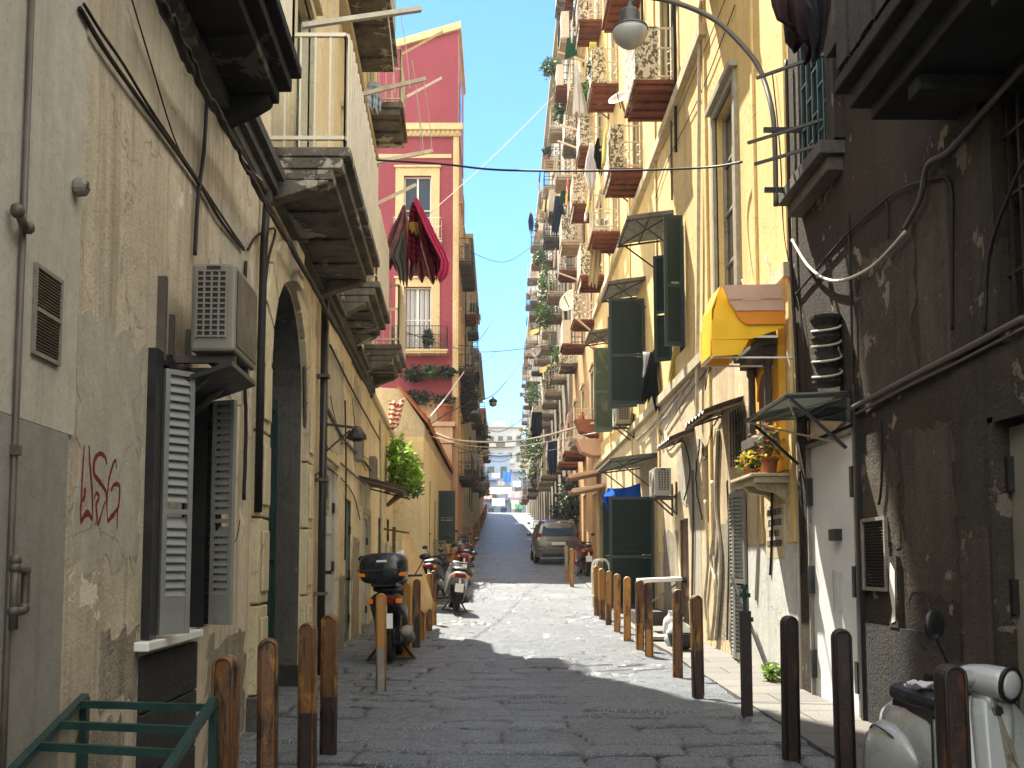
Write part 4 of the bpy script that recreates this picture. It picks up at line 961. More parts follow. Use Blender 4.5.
q = MB(WR); q.bar((SA,o3,z3-.012),(SB,o3,z3-.012),.02); q.bar((SA+.02,.0,z3-.012),(SA+.02,o3,z3-.012),.018); q.bar((SB-.02,.0,z3-.012),(SB-.02,o3,z3-.012),.018); q.build('frame', M['white'], AW)
# shelf and plaque
q = MB(WR); q.box(10.98,11.92,-.02,.40,2.46,2.52); q.box(10.95,11.95,-.02,.44,2.523,2.56)
sh = q.build('stone_shelf', M['creamtrim'], None, WR(11.45,0,2.46), bevel=.008); tag(sh, 'pale stone wall shelf holding two flower pots', 'shelf')
for s in (11.2, 11.7):
    q = MB(WR); q.prism([(.0,2.455),(.34,2.455),(.30,2.40),(.1,2.36),(0,2.28)], lambda p, q_, t: (t, p, q_), s-.06, s+.06); q.build('bracket', M['creamtrim'], sh)
PL = thing('wall_plaque', 'pale wall plaque with four lines of black lettering under the shelf', 'plaque', WR(11.55,.0,2))
s_a, z_a = on_r(785,500); s_b, z_b = on_r(769,540)
s_a, s_b = 11.18, 11.95
q = MB(WR); q.box(s_a,s_b,-.02,.022,1.62,2.24); q.build('board', M['creamtrim'], PL, bevel=.004)
q = MB(WR); random.seed(5)
for r_, (z, w0, w1) in enumerate(((2.16,.08,.92),(2.04,.14,.88),(1.92,.26,.80),(1.80,.08,.90))):
    s = s_a+(s_b-s_a)*w0; e = s_a+(s_b-s_a)*w1
    while s < e:
        w = rnd(.03,.048); h = .074
        q.box(s,s+.010,.022,.025,z-h/2,z+h/2)
        if random.random() < .75: q.box(s+.0105,s+w-.0105,.022,.025,z+h/2-.012,z+h/2)
        if random.random() < .6: q.box(s+.0105,s+w-.0105,.022,.025,z-.006,z+.006)
        if random.random() < .6: q.box(s+.0105,s+w-.0105,.022,.025,z-h/2,z-h/2+.012)
        if random.random() < .7: q.box(s+w-.010,s+w,.022,.025,z-h/2,z+h/2)
        s += w+.009
q.build('lettering', M['ink'], PL)
random.seed(21)
# awnings on the yellow house
awning('corrugated_awning', 'corrugated awning over the near green shuttered window on the yellow house', 18.0, 19.6, .0, .86, 7.98, 8.06, WR, M['corr'], M['iron'], 9, group='corrugated awnings')
awning('corrugated_awning', 'corrugated awning above the tallest dark green open shutter', 21.5, 23.0, .0, .84, 7.76, 7.84, WR, M['corr'], M['iron'], 8, group='corrugated awnings')
awning('corrugated_awning', 'farthest small corrugated awning, above the faded green shutter', 27.2, 28.8, .0, .75, 8.0, 8.07, WR, M['corr'], M['iron'], 7, group='corrugated awnings')
awning('corrugated_awning', 'wide corrugated awning over the blue tarp and dark green doors', 20.2, 22.8, .0, .98, 3.72, 3.80, WR, M['corr'], M['iron'], 10, group='corrugated awnings')
awning('dark_awning', 'dark pitched awning above the small barred window left of the shrine', 13.0, 14.4, .0, .52, 3.60, 3.74, WR, M['corrdark'], M['wood'], 6, False)
awning('dark_awning', 'small rusty lean-to roof over the brown framed window beside the air conditioner', 16.3, 17.6, .0, .42, 3.66, 3.78, WR, M['corrdark'], M['wood'], 6, False)
# flat canopy over the pale door
CA = thing('door_canopy', 'black framed canopy sheet on diagonal struts over the pale metal door', 'canopy', WR(9.8,0,3))
q = MB(WR); q.hexa([(9.12,0,3.14),(10.62,0,3.10),(10.62,.58,3.09),(9.12,.56,3.12)], [(9.12,0,3.15),(10.62,0,3.11),(10.62,.58,3.10),(9.12,.56,3.13)]); q.build('roof_sheet', M['sheet'], CA)
q = MB(WR)
for s in (9.13, 10.61): q.bar((s,0,3.115),(s,.57,3.095),.03); q.bar((s,.02,2.62),(s,.52,3.08),.028)
q.bar((9.13,.56,3.10),(10.61,.57,3.075),.03); q.bar((9.13,.02,3.12),(10.61,.02,3.08),.03); q.build('frame', M['iron'], CA)
q = MB(WR); q.bar((9.15,.54,3.09),(10.58,.04,3.07),.02); q.bar((9.15,.03,2.66),(10.58,.50,3.05),.018); q.bar((9.15,.04,3.09),(10.58,.54,3.06),.018); q.build('brace', M['alu'], CA)
q = MB(WR); q.bar((8.83,.025,3.16),(8.83,.025,.1),.05); q.build('side_post', M['blackpaint'], CA)
q = MB(WR); q.box(9.0,10.3,-.0,.012,2.83,3.13); q.build('fan_light', M['glass'], CA)
# twisted black vent beside the canopy
SV = thing('spiral_vent', 'black twisted stack with spiral bands on the wall above the canopy', 'vent', WR(9.27,.1,3.3))
q = MB(WR); q.lathe((9.27,.13,3.22), [(.12,0),(.14,.03),(.10,.16),(.14,.24),(.10,.36),(.14,.45),(.11,.56),(.15,.63),(.15,.66),(.02,.66)], 10); q.build('stack', M['slabdark'], SV)
q = MB(WR); q.tube([(9.27+.145*math.cos(g), .13+.13*math.sin(g), 3.27+.05*math.cos(g)+.58*g/(8*math.pi)) for g in [i*.3 for i in range(84)]], .012, 5); q.build('spiral_band', M['pipepale'], SV)
# ------------------------------------------------------------------ RIGHT: the houses farther up
tm = (M['terra'], M['stone'])
row_house('orange_house', 'narrow orange house just past the yellow one with red balcony slabs', wall_r(3.3), 33.05, 45, 30, M['orangewall'], (5.9,10.1,14.2,18.3,22.4,26.4), (35,38.9,42.8), M['terra'], (M['creammetal'],M['blackpaint']), (M['green'],M['greenlight'],M['wood']), .85, screens=(M['screen'],None,M['creammetal']), trim=M['creamtrim'])
row_house('tall_grey_house', 'tall grey brown house with plant covered balconies above the parked car', wall_r(3.15), 45.2, 64, 27.5, M['greyfar'], (6.4,10.4,14.4,18.4,22.6), (47.4,51.2,55,58.8,62.4), M['palefar'], (M['blackpaint'],M['greeniron'],M['creammetal']), (M['green'],M['greenlight'],M['wood']), .85, screens=(None,None,M['creammetal']))
row_house('stone_house', 'pale stone house with stacked balconies farther up on the right', wall_r(3.0), 64.2, 84, 26.0, M['palefar'], (7.2,11.2,15.2,19.2,23), (66.4,70.4,74.4,78.4,82), M['stone'], (M['blackpaint'],M['creammetal']), (M['green'],M['wood']), .9)
row_house('last_house', 'last pale house at the top of the street on the right', wall_r(2.95), 84.2, 112, 23.0, M['greyfar'], (8.2,12.2,16.2,20), (87,92,97,102,107), M['palefar'], (M['blackpaint'],M['creammetal']), (M['green'],M['wood']), .9)
# ------------------------------------------------------------------ beyond the crest
def far_block(label, x0, x1, y, z1, mat, n, nf):
    B = thing('apartment_block', label, 'building', ((x0+x1)/2, y, gz(y)), None)
    X = front(y); ops = []
    for i in range(n):
        for j in range(nf):
            c = x0+(x1-x0)*(i+.5)/n; z = z1-2.6-3.3*j; ops.append((c-.5, c+.5, z-1, z+.9, .25))
    m = MB(X); facade(m, x0, x1, -4, z1, ops, depth=12); m.build('wall', mat, B)
    for a, b, c, d, _ in ops: MB(X).box(a,b,-.2,-.15,c,d).build('window', M['greenlight'] if random.random() < .5 else M['glassblue'], B)
    for j in range(nf-1):
        for i in range(n):
            if random.random() < .5:
                c = x0+(x1-x0)*(i+.5)/n; z = z1-3.7-3.3*j; k_ = MB(X); k_.box(c-.9,c+.9,-.02,.9,z-.2,z); k_.box(c-.9,c+.9,.82,.9,z,z+.9); k_.build('balcony', M['stone'] if random.random() < .5 else mat, B)
    m = MB(X); m.box(x0,x1,-.05,.5,z1+.002,z1+.35); m.build('cornice', mat, B)
    m = MB(X); c = rnd(x0+1.5, x1-1.5); m.box(c-1.2,c+1.2,-5,-2,z1,z1+1.6); m.build('roof_hut', mat, B); return B
far_block('cream apartment block closing the view above the crest', -4.4, 4.6, 196, 28.6, M['farwhite'], 5, 5)
far_block('pale grey block left of the cream one at the end of the view', -24, -4.5, 205, 27.0, M['farwhite'], 8, 5)
far_block('pale block right of the cream one at the end of the view', 4.8, 24, 202, 26.0, M['farwhite'], 8, 5)
far_block('haze blue low building in front of the cream apartment block', -6.5, 1.6, 160, 19.0, M['farhaze'], 4, 4)
far_block('haze blue house beside the low haze blue building beyond the crest', 1.8, 7.5, 150, 15.5, M['farhaze'], 3, 3)
far_block('shadowed pinkish building left of the haze blue ones beyond the crest', -20, -6.7, 140, 12.5, M['greyfar'], 6, 2)
far_block('plain block at the right beyond the crest', 7.7, 22, 138, 18, M['palefar'], 6, 4)
# ------------------------------------------------------------------ bollards
def bollard(x, y, label, mats, h=1.05, rot=0, group='rusty bollards along the street'):
    b = thing('bollard', label, 'bollard', (x, y, gz(y)-.01), group)
    wd, dp = .058, .047
    def outline(r, z0, z1, n=10): return [(-r, z0), (r, z0)] + [(r*math.cos(R(180*i/n)), z1-r+r*math.sin(R(180*i/n))) for i in range(n+1)]
    zs = h*.42
    O = Vector((x, y, gz(y)-.01)); fn = lambda a, c, t: O+Vector((a, t, c))
    lo = M[mats[1]]
    if mats[0] == mats[1]:
        m = MB(); m.prism(outline(wd, -.05, h), fn, -dp, dp); m.build('shaft', lo, b, bevel=.024)
    else:
        zs = h*rnd(.38,.5)
        m = MB(); m.prism([(-wd,-.05),(wd,-.05),(wd,zs),(-wd,zs)], fn, -dp, dp); m.build('shaft', lo, b, bevel=.024)
        m = MB(); m.prism(outline(wd, zs-.04, h), fn, -dp-.001, dp+.001); m.build('cap', M[mats[0]], b, bevel=.024)
    m = MB(); r_ = wd*.80
    m.tube([O+Vector(p) for p in [(-r_,-dp-.001,.02),(-r_,-dp-.001,h-wd)]+[(r_*math.cos(R(180-18*i)),-dp-.001,h-wd+r_*math.sin(R(18*i))) for i in range(1,10)]+[(r_,-dp-.001,h-wd),(r_,-dp-.001,.02)]], .008, 6); m.build('rim', M[mats[0]], b, smooth=True)
    b.rotation_euler = (rnd(-.012,.012), rnd(-.012,.012), rot)
    return b
LBO = [(4.74,'nearest rusty bollard on the left, beside the green rack',('rust','rust','rust')),(5.62,'second rusty bollard from the green rack, left row',('rust','rust','rust')),
       (6.77,'third rusty bollard from the green rack, dark and slim',('rust','rustdark','rust')),(7.6,'fourth rusty bollard from the green rack, before the arched portal',('rust','rustdark','rustdark')),
       (10.9,'pale worn bollard standing in front of the black scooter with the top case',('ochrepaint','greypaint','ochrepaint')),(13.9,'ochre bollard just right of the black scooter with the top case',('ochrepaint','ochrepaint','rust')),
       (15.4,'dark rusty bollard in front of the hanging orange sheet, first of three',('rust','rustdark','rustdark')),(16.5,'ochre bollard in front of the hanging orange sheet, second of three',('ochrepaint','ochrepaint','rust')),
       (18.2,'ochre bollard behind the orange sheet, third of three',('ochrepaint','rust','rust')),(19.4,'rusty bollard just before the second parked scooter',('rust','ochrepaint','rustdark'))]
for y, l, mm in LBO: bollard(-1.28, y, l, mm, rot=rnd(-.25,.25))
y = 25.4
while y < 98:
    bollard(-1.3+.0*y, y, 'small far bollard of the left row beyond the parked scooters', random.choice((('rust','ochrepaint','rust'),('ochrepaint','ochrepaint','rust'))), group='far left bollards'); y += 2.6
RBO = [(4.40,1.965,'rusty bollard in front of the white scooter',('rustdark','ochrepaint','rustdark')),(6.25,2.12,'dark bollard left of the white scooter, before the pale metal door',('rustdark','rustdark','rustdark')),
       (7.42,2.12,'dark bollard before the pale grey wall, second left of the white scooter',('rustdark','rustdark','rustdark')),(10.5,2.05,'dark based rusty bollard just beyond the square post',('rust','rustdark','rust')),
       (11.9,2.09,'rusty bollard beside the green weeds and the plastic bag',('rust','rust','rust')),(14.2,2.10,'rusty bollard right of the white jug, in front of the wall table',('rust','ochrepaint','rust')),
       (15.1,2.09,'rusty bollard left of the wall table, seventh along the right row',('rust','ochrepaint','rust')),(16.5,2.08,'ochre bollard before the dark green doors, right half',('ochrepaint','ochrepaint','rust')),
       (17.9,2.08,'ochre bollard before the dark green doors, middle',('ochrepaint','ochrepaint','rust')),(19.2,2.07,'ochre bollard before the dark green doors, left edge',('ochrepaint','rust','rust')),
       (20.3,2.06,'ochre bollard beside the plants at the far end of the right row',('ochrepaint','rust','rust')),(21.3,2.05,'last ochre bollard of the sunlit right row next to the white frame',('ochrepaint','rust','rust')),
       (27.6,1.98,'bright ochre bollard right behind the parked grey car',('ochrepaint','ochrepaint','ochrepaint')),(29.4,1.95,'pale bollard next to the bright ochre one behind the grey car',('greypaint','ochrepaint','rust'))]
for y, x, l, mm in RBO: bollard(x, y, l, mm, rot=rnd(-.25,.25))
# square post with a cast head
sp_ = thing('square_post', 'tall dark square steel post with a small head before the louvred door', 'post', (2.24, 9.2, gz(9.2)))
m = MB(); z0 = gz(9.2); m.box(2.195,2.285,9.155,9.245,z0-.05,z0+.96); m.build('shaft', M['rustdark'], sp_, bevel=.006)
m = MB(); m.cyl((2.24,9.2,z0+.96),(2.24,9.2,z0+1.16),.018,.018,8); m.box(2.19,2.29,9.19,9.21,z0+1.08,z0+1.12); m.cyl((2.24,9.2,z0+1.16),(2.24,9.2,z0+1.2),.035,.03,8); m.box(2.285,2.31,9.18,9.22,z0+.86,z0+.9); m.build('head', M['greeniron'], sp_)
# ------------------------------------------------------------------ green rack in the left corner
RK = thing('metal_rack', 'dark green welded steel rack like a slanted ladder in the left corner', 'rack', (-1.9, 4.2, gz(4.2)))
def gp_(px, py, y): return at_y(px, py, y)
A, B_ = gp_(85,697,4.75), gp_(214,700,4.62); C_, D_ = gp_(-15,800,3.55), gp_(140,812,3.5)
m = MB()
m.bar(A, C_, .035); m.bar(B_, D_, .035)
for t in (.09, .33, .55, .8): m.bar(A.lerp(C_, t), B_.lerp(D_, t), .032)
m.build('ladder_frame', M['greeniron'], RK)
m = MB()
for p in (A, B_, C_, D_): MB().bar(p, (p.x, p.y, gz(p.y)-.02), .035).build('leg', M['greeniron'], RK)
# ------------------------------------------------------------------ graffiti (painted strokes on the wall)
def stroke(m, pts, w):
    """pts in photo pixels; flat ribbon 2 mm proud of the left wall"""
    P = []
    for x, y in pts:
        s, z = on_l(50+x/6.98, 430+y/6.98); P.append(Vector((s, z)))
    Q = []
    for i in range(len(P)-1):
        p0, p1, p2, p3 = P[max(i-1,0)], P[i], P[i+1], P[min(i+2,len(P)-1)]
        for k in range(6):
            t = k/6; Q.append(.5*((2*p1)+(p2-p0)*t+(2*p0-5*p1+4*p2-p3)*t*t+(3*p1-p0-3*p2+p3)*t**3))
    Q.append(P[-1]); n = len(Q); vs, fs = [], []
    for i, q in enumerate(Q):
        d = (Q[min(i+1,n-1)]-Q[max(i-1,0)]).normalized(); nn = Vector((-d.y, d.x))
        ww = w*(.55+.45*math.sin(math.pi*(i+.5)/n))*(.85+.3*random.random())/2
        for sg in (-1, 1): vs.append((q.x+nn.x*ww*sg, .0035, q.y+nn.y*ww*sg))
    for i in range(n-1): fs.append((2*i, 2*i+1, 2*i+3, 2*i+2))
    m.add(vs, fs)
m = MB(WL)
stroke(m, [(235,105),(228,200),(218,380),(210,560),(208,640)], .022)
stroke(m, [(236,400),(238,450),(222,500)], .03)
stroke(m, [(268,105),(272,220),(284,360),(292,500),(290,635)], .024)
stroke(m, [(392,240),(380,190),(345,165),(310,200),(300,260),(305,310),(340,360),(375,410),(388,450),(390,520)], .03)
stroke(m, [(460,270),(455,215),(440,230),(415,310),(400,400),(392,520),(398,640)], .022)
stroke(m, [(420,430),(440,385),(470,380),(482,410),(478,500),(466,580),(465,690)], .026)
stroke(m, [(208,650),(235,600),(262,580),(290,630)], .034)
stroke(m, [(305,480),(318,440),(338,465),(325,500),(318,520),(322,590),(330,660),(350,600),(378,500)], .024)
stroke(m, [(398,645),(420,610),(440,590),(470,540)], .03)
gr = m.build('graffiti', M['spray'], LB, label='dark red spray painted letters USG')
gr['label'] = 'dark red spray painted scrawl reading USG'
# ------------------------------------------------------------------ air conditioners
def aircon(label, xf, s0, s1, o0, o1, z0, z1, mat, grille_end=True, group='air conditioners', face=True):
    t = thing('air_conditioner', label, 'air conditioner', xf((s0+s1)/2, o0, z0), group)
    m = MB(xf); m.box(s0,s1,o0,o1,z0,z1); m.build('casing', mat, t, bevel=.02)
    m = MB(xf)
    if grille_end:
        ow = o1-o0; a, b = o0+ow*.14, o0+ow*.80
        m.box(s0-.006,s0+.004,a,b,z0+.09,z1-.05); m.build('dark_grille', M['blackpaint'], t)
        m = MB(xf)
        for i in range(5): oo = a+(b-a)*i/4; m.box(s0-.016,s0-.007,oo-.006,oo+.006,z0+.08,z1-.05)
        for i in range(13): zz = z0+.09+(z1-z0-.14)*i/12; m.box(s0-.014,s0-.0075,a,b,zz-.005,zz+.005)
        m.build('grille_bars', mat, t)
        m = MB(xf); m.box(s0-.012,s0+.002,o0+ow*.35,o0+ow*.65,z1-.045,z1-.02); m.build('handle', M['blackpaint'], t)
    if not face:
        m = MB(xf); m.box(s0+.03,s1-.03,o1-.004,o1+.006,z0+.04,z1-.04); m.build('side_panel', M['blackpaint'], t)
    m = MB(xf); cs, cz, rr = s0+(s1-s0)*.4, (z0+z1)/2, (z1-z0)*.38
    for r_ in (rr, rr*.75, rr*.5, rr*.25): m.tube([(cs+r_*math.cos(g), o1+.014, cz+r_*math.sin(g)) for g in [2*math.pi*i/24 for i in range(24)]], .006, 4, True)
    for i in range(6): g = math.pi*i/6; m.bar((cs-rr*math.cos(g),o1+.012,cz-rr*math.sin(g)),(cs+rr*math.cos(g),o1+.012,cz+rr*math.sin(g)),.007)
    if face: m.build('fan_guard', mat, t)
    m = MB(xf); m.lathe(xf(cs,o1,cz) if False else (cs,o1,cz), [(rr*.95,0),(rr*.95,.006),(0.01,.006)], 24, (0,1,0))
    if face: m.build('fan', M['blackpaint'], t)
    m = MB(xf)
    for s in (s0+.12, s1-.12):
        m.box(s-.02,s+.02,-.01,o1-.02,z0-.05,z0-.004); m.box(s-.02,s+.02,-.01,.03,z0-.35,z0+.25); m.bar((s,0.02,z0-.33),(s,o1-.08,z0-.04),.03)
    m.build('bracket', M['pipe'], t); return t
ac = aircon('weathered air conditioner on brackets above the shuttered window', WL, 5.92, 6.55, .16, .43, 2.83, 3.37, M['acgrey'], face=False)
m = MB(WL); m.hexa([(5.9,.02,2.60),(6.6,.02,2.60),(6.6,.42,2.74),(5.9,.42,2.74)], [(5.9,.02,2.63),(6.6,.02,2.63),(6.6,.42,2.77),(5.9,.42,2.77)]); m.build('drip_tray', M['blackpaint'], ac)
m = MB(WL); m.box(5.78,5.82,.0,.05,2.75,3.25); m.build('upright', M['pipe'], ac)
aircon('white air conditioner beside the dark green doors on the yellow house', WR, 17.9, 18.6, .12, .42, 2.8, 3.3, M['acwhite'])
aircon('white air conditioner below the near green shutters', WR, 23.5, 24.3, .1, .45, 4.9, 5.5, M['acwhite'], group='air conditioners')
aircon('air conditioner with round fan hanging on the tall grey house', wall_r(3.15), 49.0, 49.8, .3, .7, 12.4, 13.0, M['acwhite'])
# ------------------------------------------------------------------ wall fittings, left
ve0 = on_l(33,358); ve1 = on_l(61,283); ve2 = on_l(34,264)
t = thing('vent_grille', 'rectangular dark mesh vent in the pale grey wall', 'vent', WL(4.35,0,2.6))
m = MB(WL); a, b, c, d = ve2[0]-.02, ve1[0]-.06, on_l(33,352)[1], ve2[1]-.02
m.box(a-.018,a,-.0,.03,c-.018,d+.018); m.box(b,b+.018,-.0,.03,c-.018,d+.018); m.box(a,b,-.0,.03,c-.018,c); m.box(a,b,-.0,.03,d,d+.018); m.box(a,b,.0,.034,(c+d)/2-.008,(c+d)/2+.008); m.build('frame', M['greypaint'], t)
m = MB(WL)
for i in range(26): m.box(a,b,.017,.026,c+.009+(d-c)*i/26,c+.009+(d-c)*i/26+.007)
m.build('slats', M['blackpaint'], t)
MB(WL).box(a,b,.015,.0165,c,d).build('backing', M['dark'], t)
PS = on_l(9,400)[0]
def pipe(name, label, xf, pts, r, mat, clips=(), cat='pipe', n=8):
    m = MB(xf); m.tube(pts, r, n)
    o = m.build(name, M[mat], None, xf(*pts[0]), smooth=True); tag(o, label, cat)
    if clips:
        k = MB(xf)
        for s, oo, z in clips: k.box(s-r*1.5,s+r*1.5,.0,oo+r*1.4,z-.02,z+.02)
        k.build('clamp', M['pipe'], o)
    return o
pipe('drainpipe', 'slim vertical pipe at the left edge on the grey paint', WL, [(PS,.03,-.05),(PS,.03,1.2),(PS,.03,4.9)], .014, 'pipe', [(PS,.03,2.0)])
m = MB(WL)
for pts in ([(PS,.05,1.30),(PS,.05,1.56)], [(PS,.06,1.535),(PS+.06,.06,1.535),(PS+.075,.06,1.51),(PS+.075,.06,1.40),(PS+.06,.06,1.37),(PS,.06,1.37)]): m.tube(pts, .018, 8)
for c in ((PS,.05,1.54),(PS,.05,1.37),(PS,.05,1.57)): m.ball(c, .026, 8, 6)
for c in ((PS+.07,.06,1.53),(PS+.07,.06,1.38)): m.ball(c, .024, 8, 6)
o = m.build('gas_valve', M['pipe'], None, WL(PS,.05,1.4), smooth=True); tag(o, 'bulky grey gas pipe loop with elbow joints low at the left edge', 'pipe fitting')
m = MB(WL); m.tube([(PS-.12,.05,2.95),(PS-.07,.06,2.89),(PS,.05,2.89)], .018, 8); m.ball((PS-.1,.05,2.93), .03, 8, 6); m.ball((PS-.02,.06,2.89), .026, 8, 6)
o = m.build('gas_tap', M['pipe'], None, WL(3.95,.05,2.9), smooth=True); tag(o, 'short rusty tap at the left edge above the vent', 'pipe fitting')
t = thing('wall_lamp', 'small round grey security lamp on the left wall', 'lamp', WL(4.7,.02,3.25)); sl, zl_ = on_l(71,187)
m = MB(WL); m.lathe((sl,.0,zl_), [(.035,0),(.035,.02),(.045,.03),(.042,.065),(.025,.08)], 14, (0,1,0)); m.build('housing', M['acgrey'], t, smooth=False)
m = MB(WL); m.lathe((sl,.066,zl_), [(.036,0),(.028,.012),(.01,.018)], 14, (0,1,0)); m.build('lens', M['glass'], t)
pipe('drainpipe', 'thick black drainpipe beside the arched portal', WL, [(12.35,.09,-.05),(12.35,.09,2.2),(12.35,.09,4.86)], .05, 'blackpaint', [(12.35,.09,1.2),(12.35,.09,2.6),(12.35,.09,3.9)])
pipe('drainpipe', 'thin rusty pipe next to the thick black drainpipe', WL, [(12.7,.07,.1),(12.7,.07,3.4),(12.7,.07,4.86)], .022, 'pipe', [(12.7,.07,2.2)])
pipe('drainpipe', 'dark bundle of pipes left of the arched portal', WL, [(8.55,.06,2.0),(8.55,.06,3.3),(8.58,.06,4.3),(8.65,.07,4.86)], .035, 'cable')
t = thing('wall_lamp', 'old black street lamp bracket on the thick drainpipe', 'lamp', WL(12.35,.15,3.1))
m = MB(WL); m.bar((12.35,.1,3.3),(12.35,.5,3.25),.03); m.bar((12.35,.12,2.95),(12.35,.42,3.22),.02); m.build('arm', M['iron'], t)
m = MB(WL); m.lathe((12.4,.5,3.12), [(.03,.16),(.12,.05),(.13,0),(.05,-.03)], 12); m.build('hood', M['iron'], t)
for (s, z, hh, lab) in ((17.0,3.6,.55,'grey meter box on the cream wall above the second door'),(19.9,3.4,.6,'dark framed box on the cream wall near the little brown awning')):
    t = thing('meter_box', lab, 'box', WL(s,0,z)); m = MB(WL); m.box(s-.22,s+.22,.0,.13,z-hh/2,z+hh/2); m.build('box_body', M['acgrey'], t, bevel=.01); m = MB(WL); m.box(s-.17,s+.17,.13,.137,z-hh/2+.04,z+hh/2-.04); m.build('lid', M['pipe'], t)
m = MB(WL); m.box(7.6,7.7,0,.05,3.52,3.72); o = m.build('junction_box', M['acgrey'], None, WL(7.6,0,3.6)); tag(o, 'small junction box on the left wall above the air conditioner', 'box')
awning('brown_awning', 'small dark brown awning over a door low on the left wall', 17.6, 20.0, 0, .8, 2.95, 3.12, WL, M['corrdark'], M['wood'], 4, False, amp=.006)
# ------------------------------------------------------------------ cables
def cable(label, pts, r=.011, mat='cable', sag=0, name='cable', wob=0, cat='cable'):
    pts = [Vector(p) for p in pts]; Q = []
    for i in range(len(pts)-1):
        p0, p1, p2, p3 = pts[max(i-1,0)], pts[i], pts[i+1], pts[min(i+2,len(pts)-1)]
        for k in range(8):
            t = k/8; v = .5*((2*p1)+(p2-p0)*t+(2*p0-5*p1+4*p2-p3)*t*t+(3*p1-p0-3*p2+p3)*t**3)
            if sag: v = v - Vector((0,0,sag*4*t*(1-t)))
            if wob: v = v + Vector((0, rnd(-wob,wob), rnd(-wob,wob)))
            Q.append(v)
    Q.append(pts[-1]); m = MB(); m.tube(Q, r, 5); o = m.build(name, M[mat], None, pts[0], smooth=True); tag(o, label, cat); return o
def lp(px, py, o=.03): s, z = on_l(px, py, o); return WL(s, o, z)
def rp(px, py, o=.03): s, z = on_r(px, py, o); return WR(s, o, z)
cable('thick dark cable sagging down the left wall above the graffiti', [lp(80,8),lp(105,50),lp(140,100),lp(165,135),lp(200,185),lp(222,222),lp(244,250)], .013)
cable('second dark cable running beside the thick one on the left wall', [lp(84,4),lp(100,30),lp(122,62),lp(145,100),lp(170,138),lp(205,190),lp(228,225),lp(244,248)], .009)
cable('thin straight wire crossing to the cable bundle on the left wall', [lp(132,0),lp(150,60),lp(175,140),lp(195,178)], .005)
cable('black hose hanging from the ledge to the air conditioner', [lp(207,100),lp(204,150),lp(198,200),lp(195,255)], .014)
cable('bundle of cables running along under the ledge', [lp(160,0,.19),lp(185,55,.19),lp(205,90,.19),lp(240,150,.19),lp(262,195,.19),lp(300,262,.19),lp(340,335,.19),lp(372,395,.19)], .028, wob=.02)
cable('loose black cable along the ledge beside the bundle', [lp(165,0,.22),lp(192,60,.22),lp(222,118,.22),lp(250,175,.22),lp(290,248,.22)], .012, wob=.03)
cable('pale wire dangling from the ledge', [lp(238,150,.2),lp(250,168,.2),lp(262,180,.2)], .006, 'cablepale')
cable('cables looping over the arched portal', [lp(248,250),lp(258,235),lp(275,230),lp(268,262),lp(262,320),lp(258,360)], .012)
cable('rusty conduit slanting down the cream wall', [lp(322,398),lp(345,440),lp(365,462),lp(382,485)], .022, 'pipe')
cable('short rusty conduit below the slanting one', [lp(322,440),lp(340,462),lp(366,485)], .016, 'pipe')
cable('tangled wires on the cream wall under the conduit', [lp(330,395),lp(338,430),lp(345,445),lp(352,438),lp(360,455),lp(366,470)], .006, wob=.05)
cable('wire curling beside the grey meter box', [lp(352,400),lp(356,430),lp(364,440),lp(360,452),lp(372,460)], .006, wob=.05)
cable('hanging wire from the air conditioner to the shutter', [lp(219,366),lp(212,402)], .004)
# right wall runs
cable('thick pipe run slanting along the dark wall below the balcony', [rp(1024,66,.05),rp(985,110,.05),rp(950,150,.05),rp(928,165,.05),rp(920,200,.05),rp(905,228,.05)], .022, 'pipe')
cable('pale sagging cable from the pole to the dark wall', [rp(792,240,.06),rp(810,268,.06),rp(835,281,.06),rp(870,268,.06),rp(905,232,.06)], .016, 'cablepale')
cable('thin conduit stepping across the dark wall', [rp(840,240),rp(880,205),rp(886,200),rp(888,225),rp(888,238)], .010)
cable('straight conduit across the dark wall towards the sun', [rp(792,300),rp(840,242),rp(890,196),rp(930,180),rp(950,183),rp(952,240),rp(952,330)], .012)
cable('long straight gas pipe along the dark wall above the vent', [rp(1024,318,.05),rp(960,352,.05),rp(905,380,.05),rp(852,408,.05)], .026, 'pipe', name='gas_pipe', cat='pipe')
cable('second straight pipe just under the long gas pipe', [rp(1024,328,.04),rp(960,361,.04),rp(905,388,.04),rp(856,414,.04)], .013, 'pipe', name='gas_pipe', cat='pipe')
cable('vertical cable down the dark wall to the canopy', [rp(848,215),rp(851,300),rp(853,400)], .012)
cable('vertical cable bundle at the edge of the sunlit wall', [rp(786,60,.05),rp(788,150,.05),rp(790,245,.05),rp(796,350,.05),rp(799,420,.05)], .020)
cable('thin cable beside the bundle at the edge of the sunlit wall', [rp(772,70),rp(780,150),rp(785,240),rp(803,330),rp(806,440)], .008)
cable('drainpipe on the sunlit yellow wall beside the tall window', [rp(700,0,.06),rp(699,120,.06),rp(698,300,.06),rp(697,420,.06)], .03, 'pipepale', name='drainpipe', cat='pipe')
cable('wire slanting up the yellow wall past the tall window', [rp(735,5),rp(700,95),rp(668,160),rp(655,200)], .008)
cable('second slanting wire on the yellow wall', [rp(725,0),rp(690,85),rp(662,150)], .007)
cable('cable run slanting over the yellow wall below the shutters', [rp(720,330),rp(695,368),rp(670,410),rp(640,445)], .014, 'cablepale', wob=.02)
cable('second slanting cable run near the white air conditioner', [rp(715,360),rp(690,392),rp(665,430)], .011, wob=.02)
cable('tangle of cables on the pale wall under the awnings', [rp(724,410),rp(712,430),rp(705,460),rp(700,440),rp(696,480),rp(702,520)], .012, wob=.06)
cable('pale conduit down the worn wall beside the weeds', [rp(705,500),rp(708,560),rp(705,600),rp(709,640)], .022, 'pipepale', wob=.015)
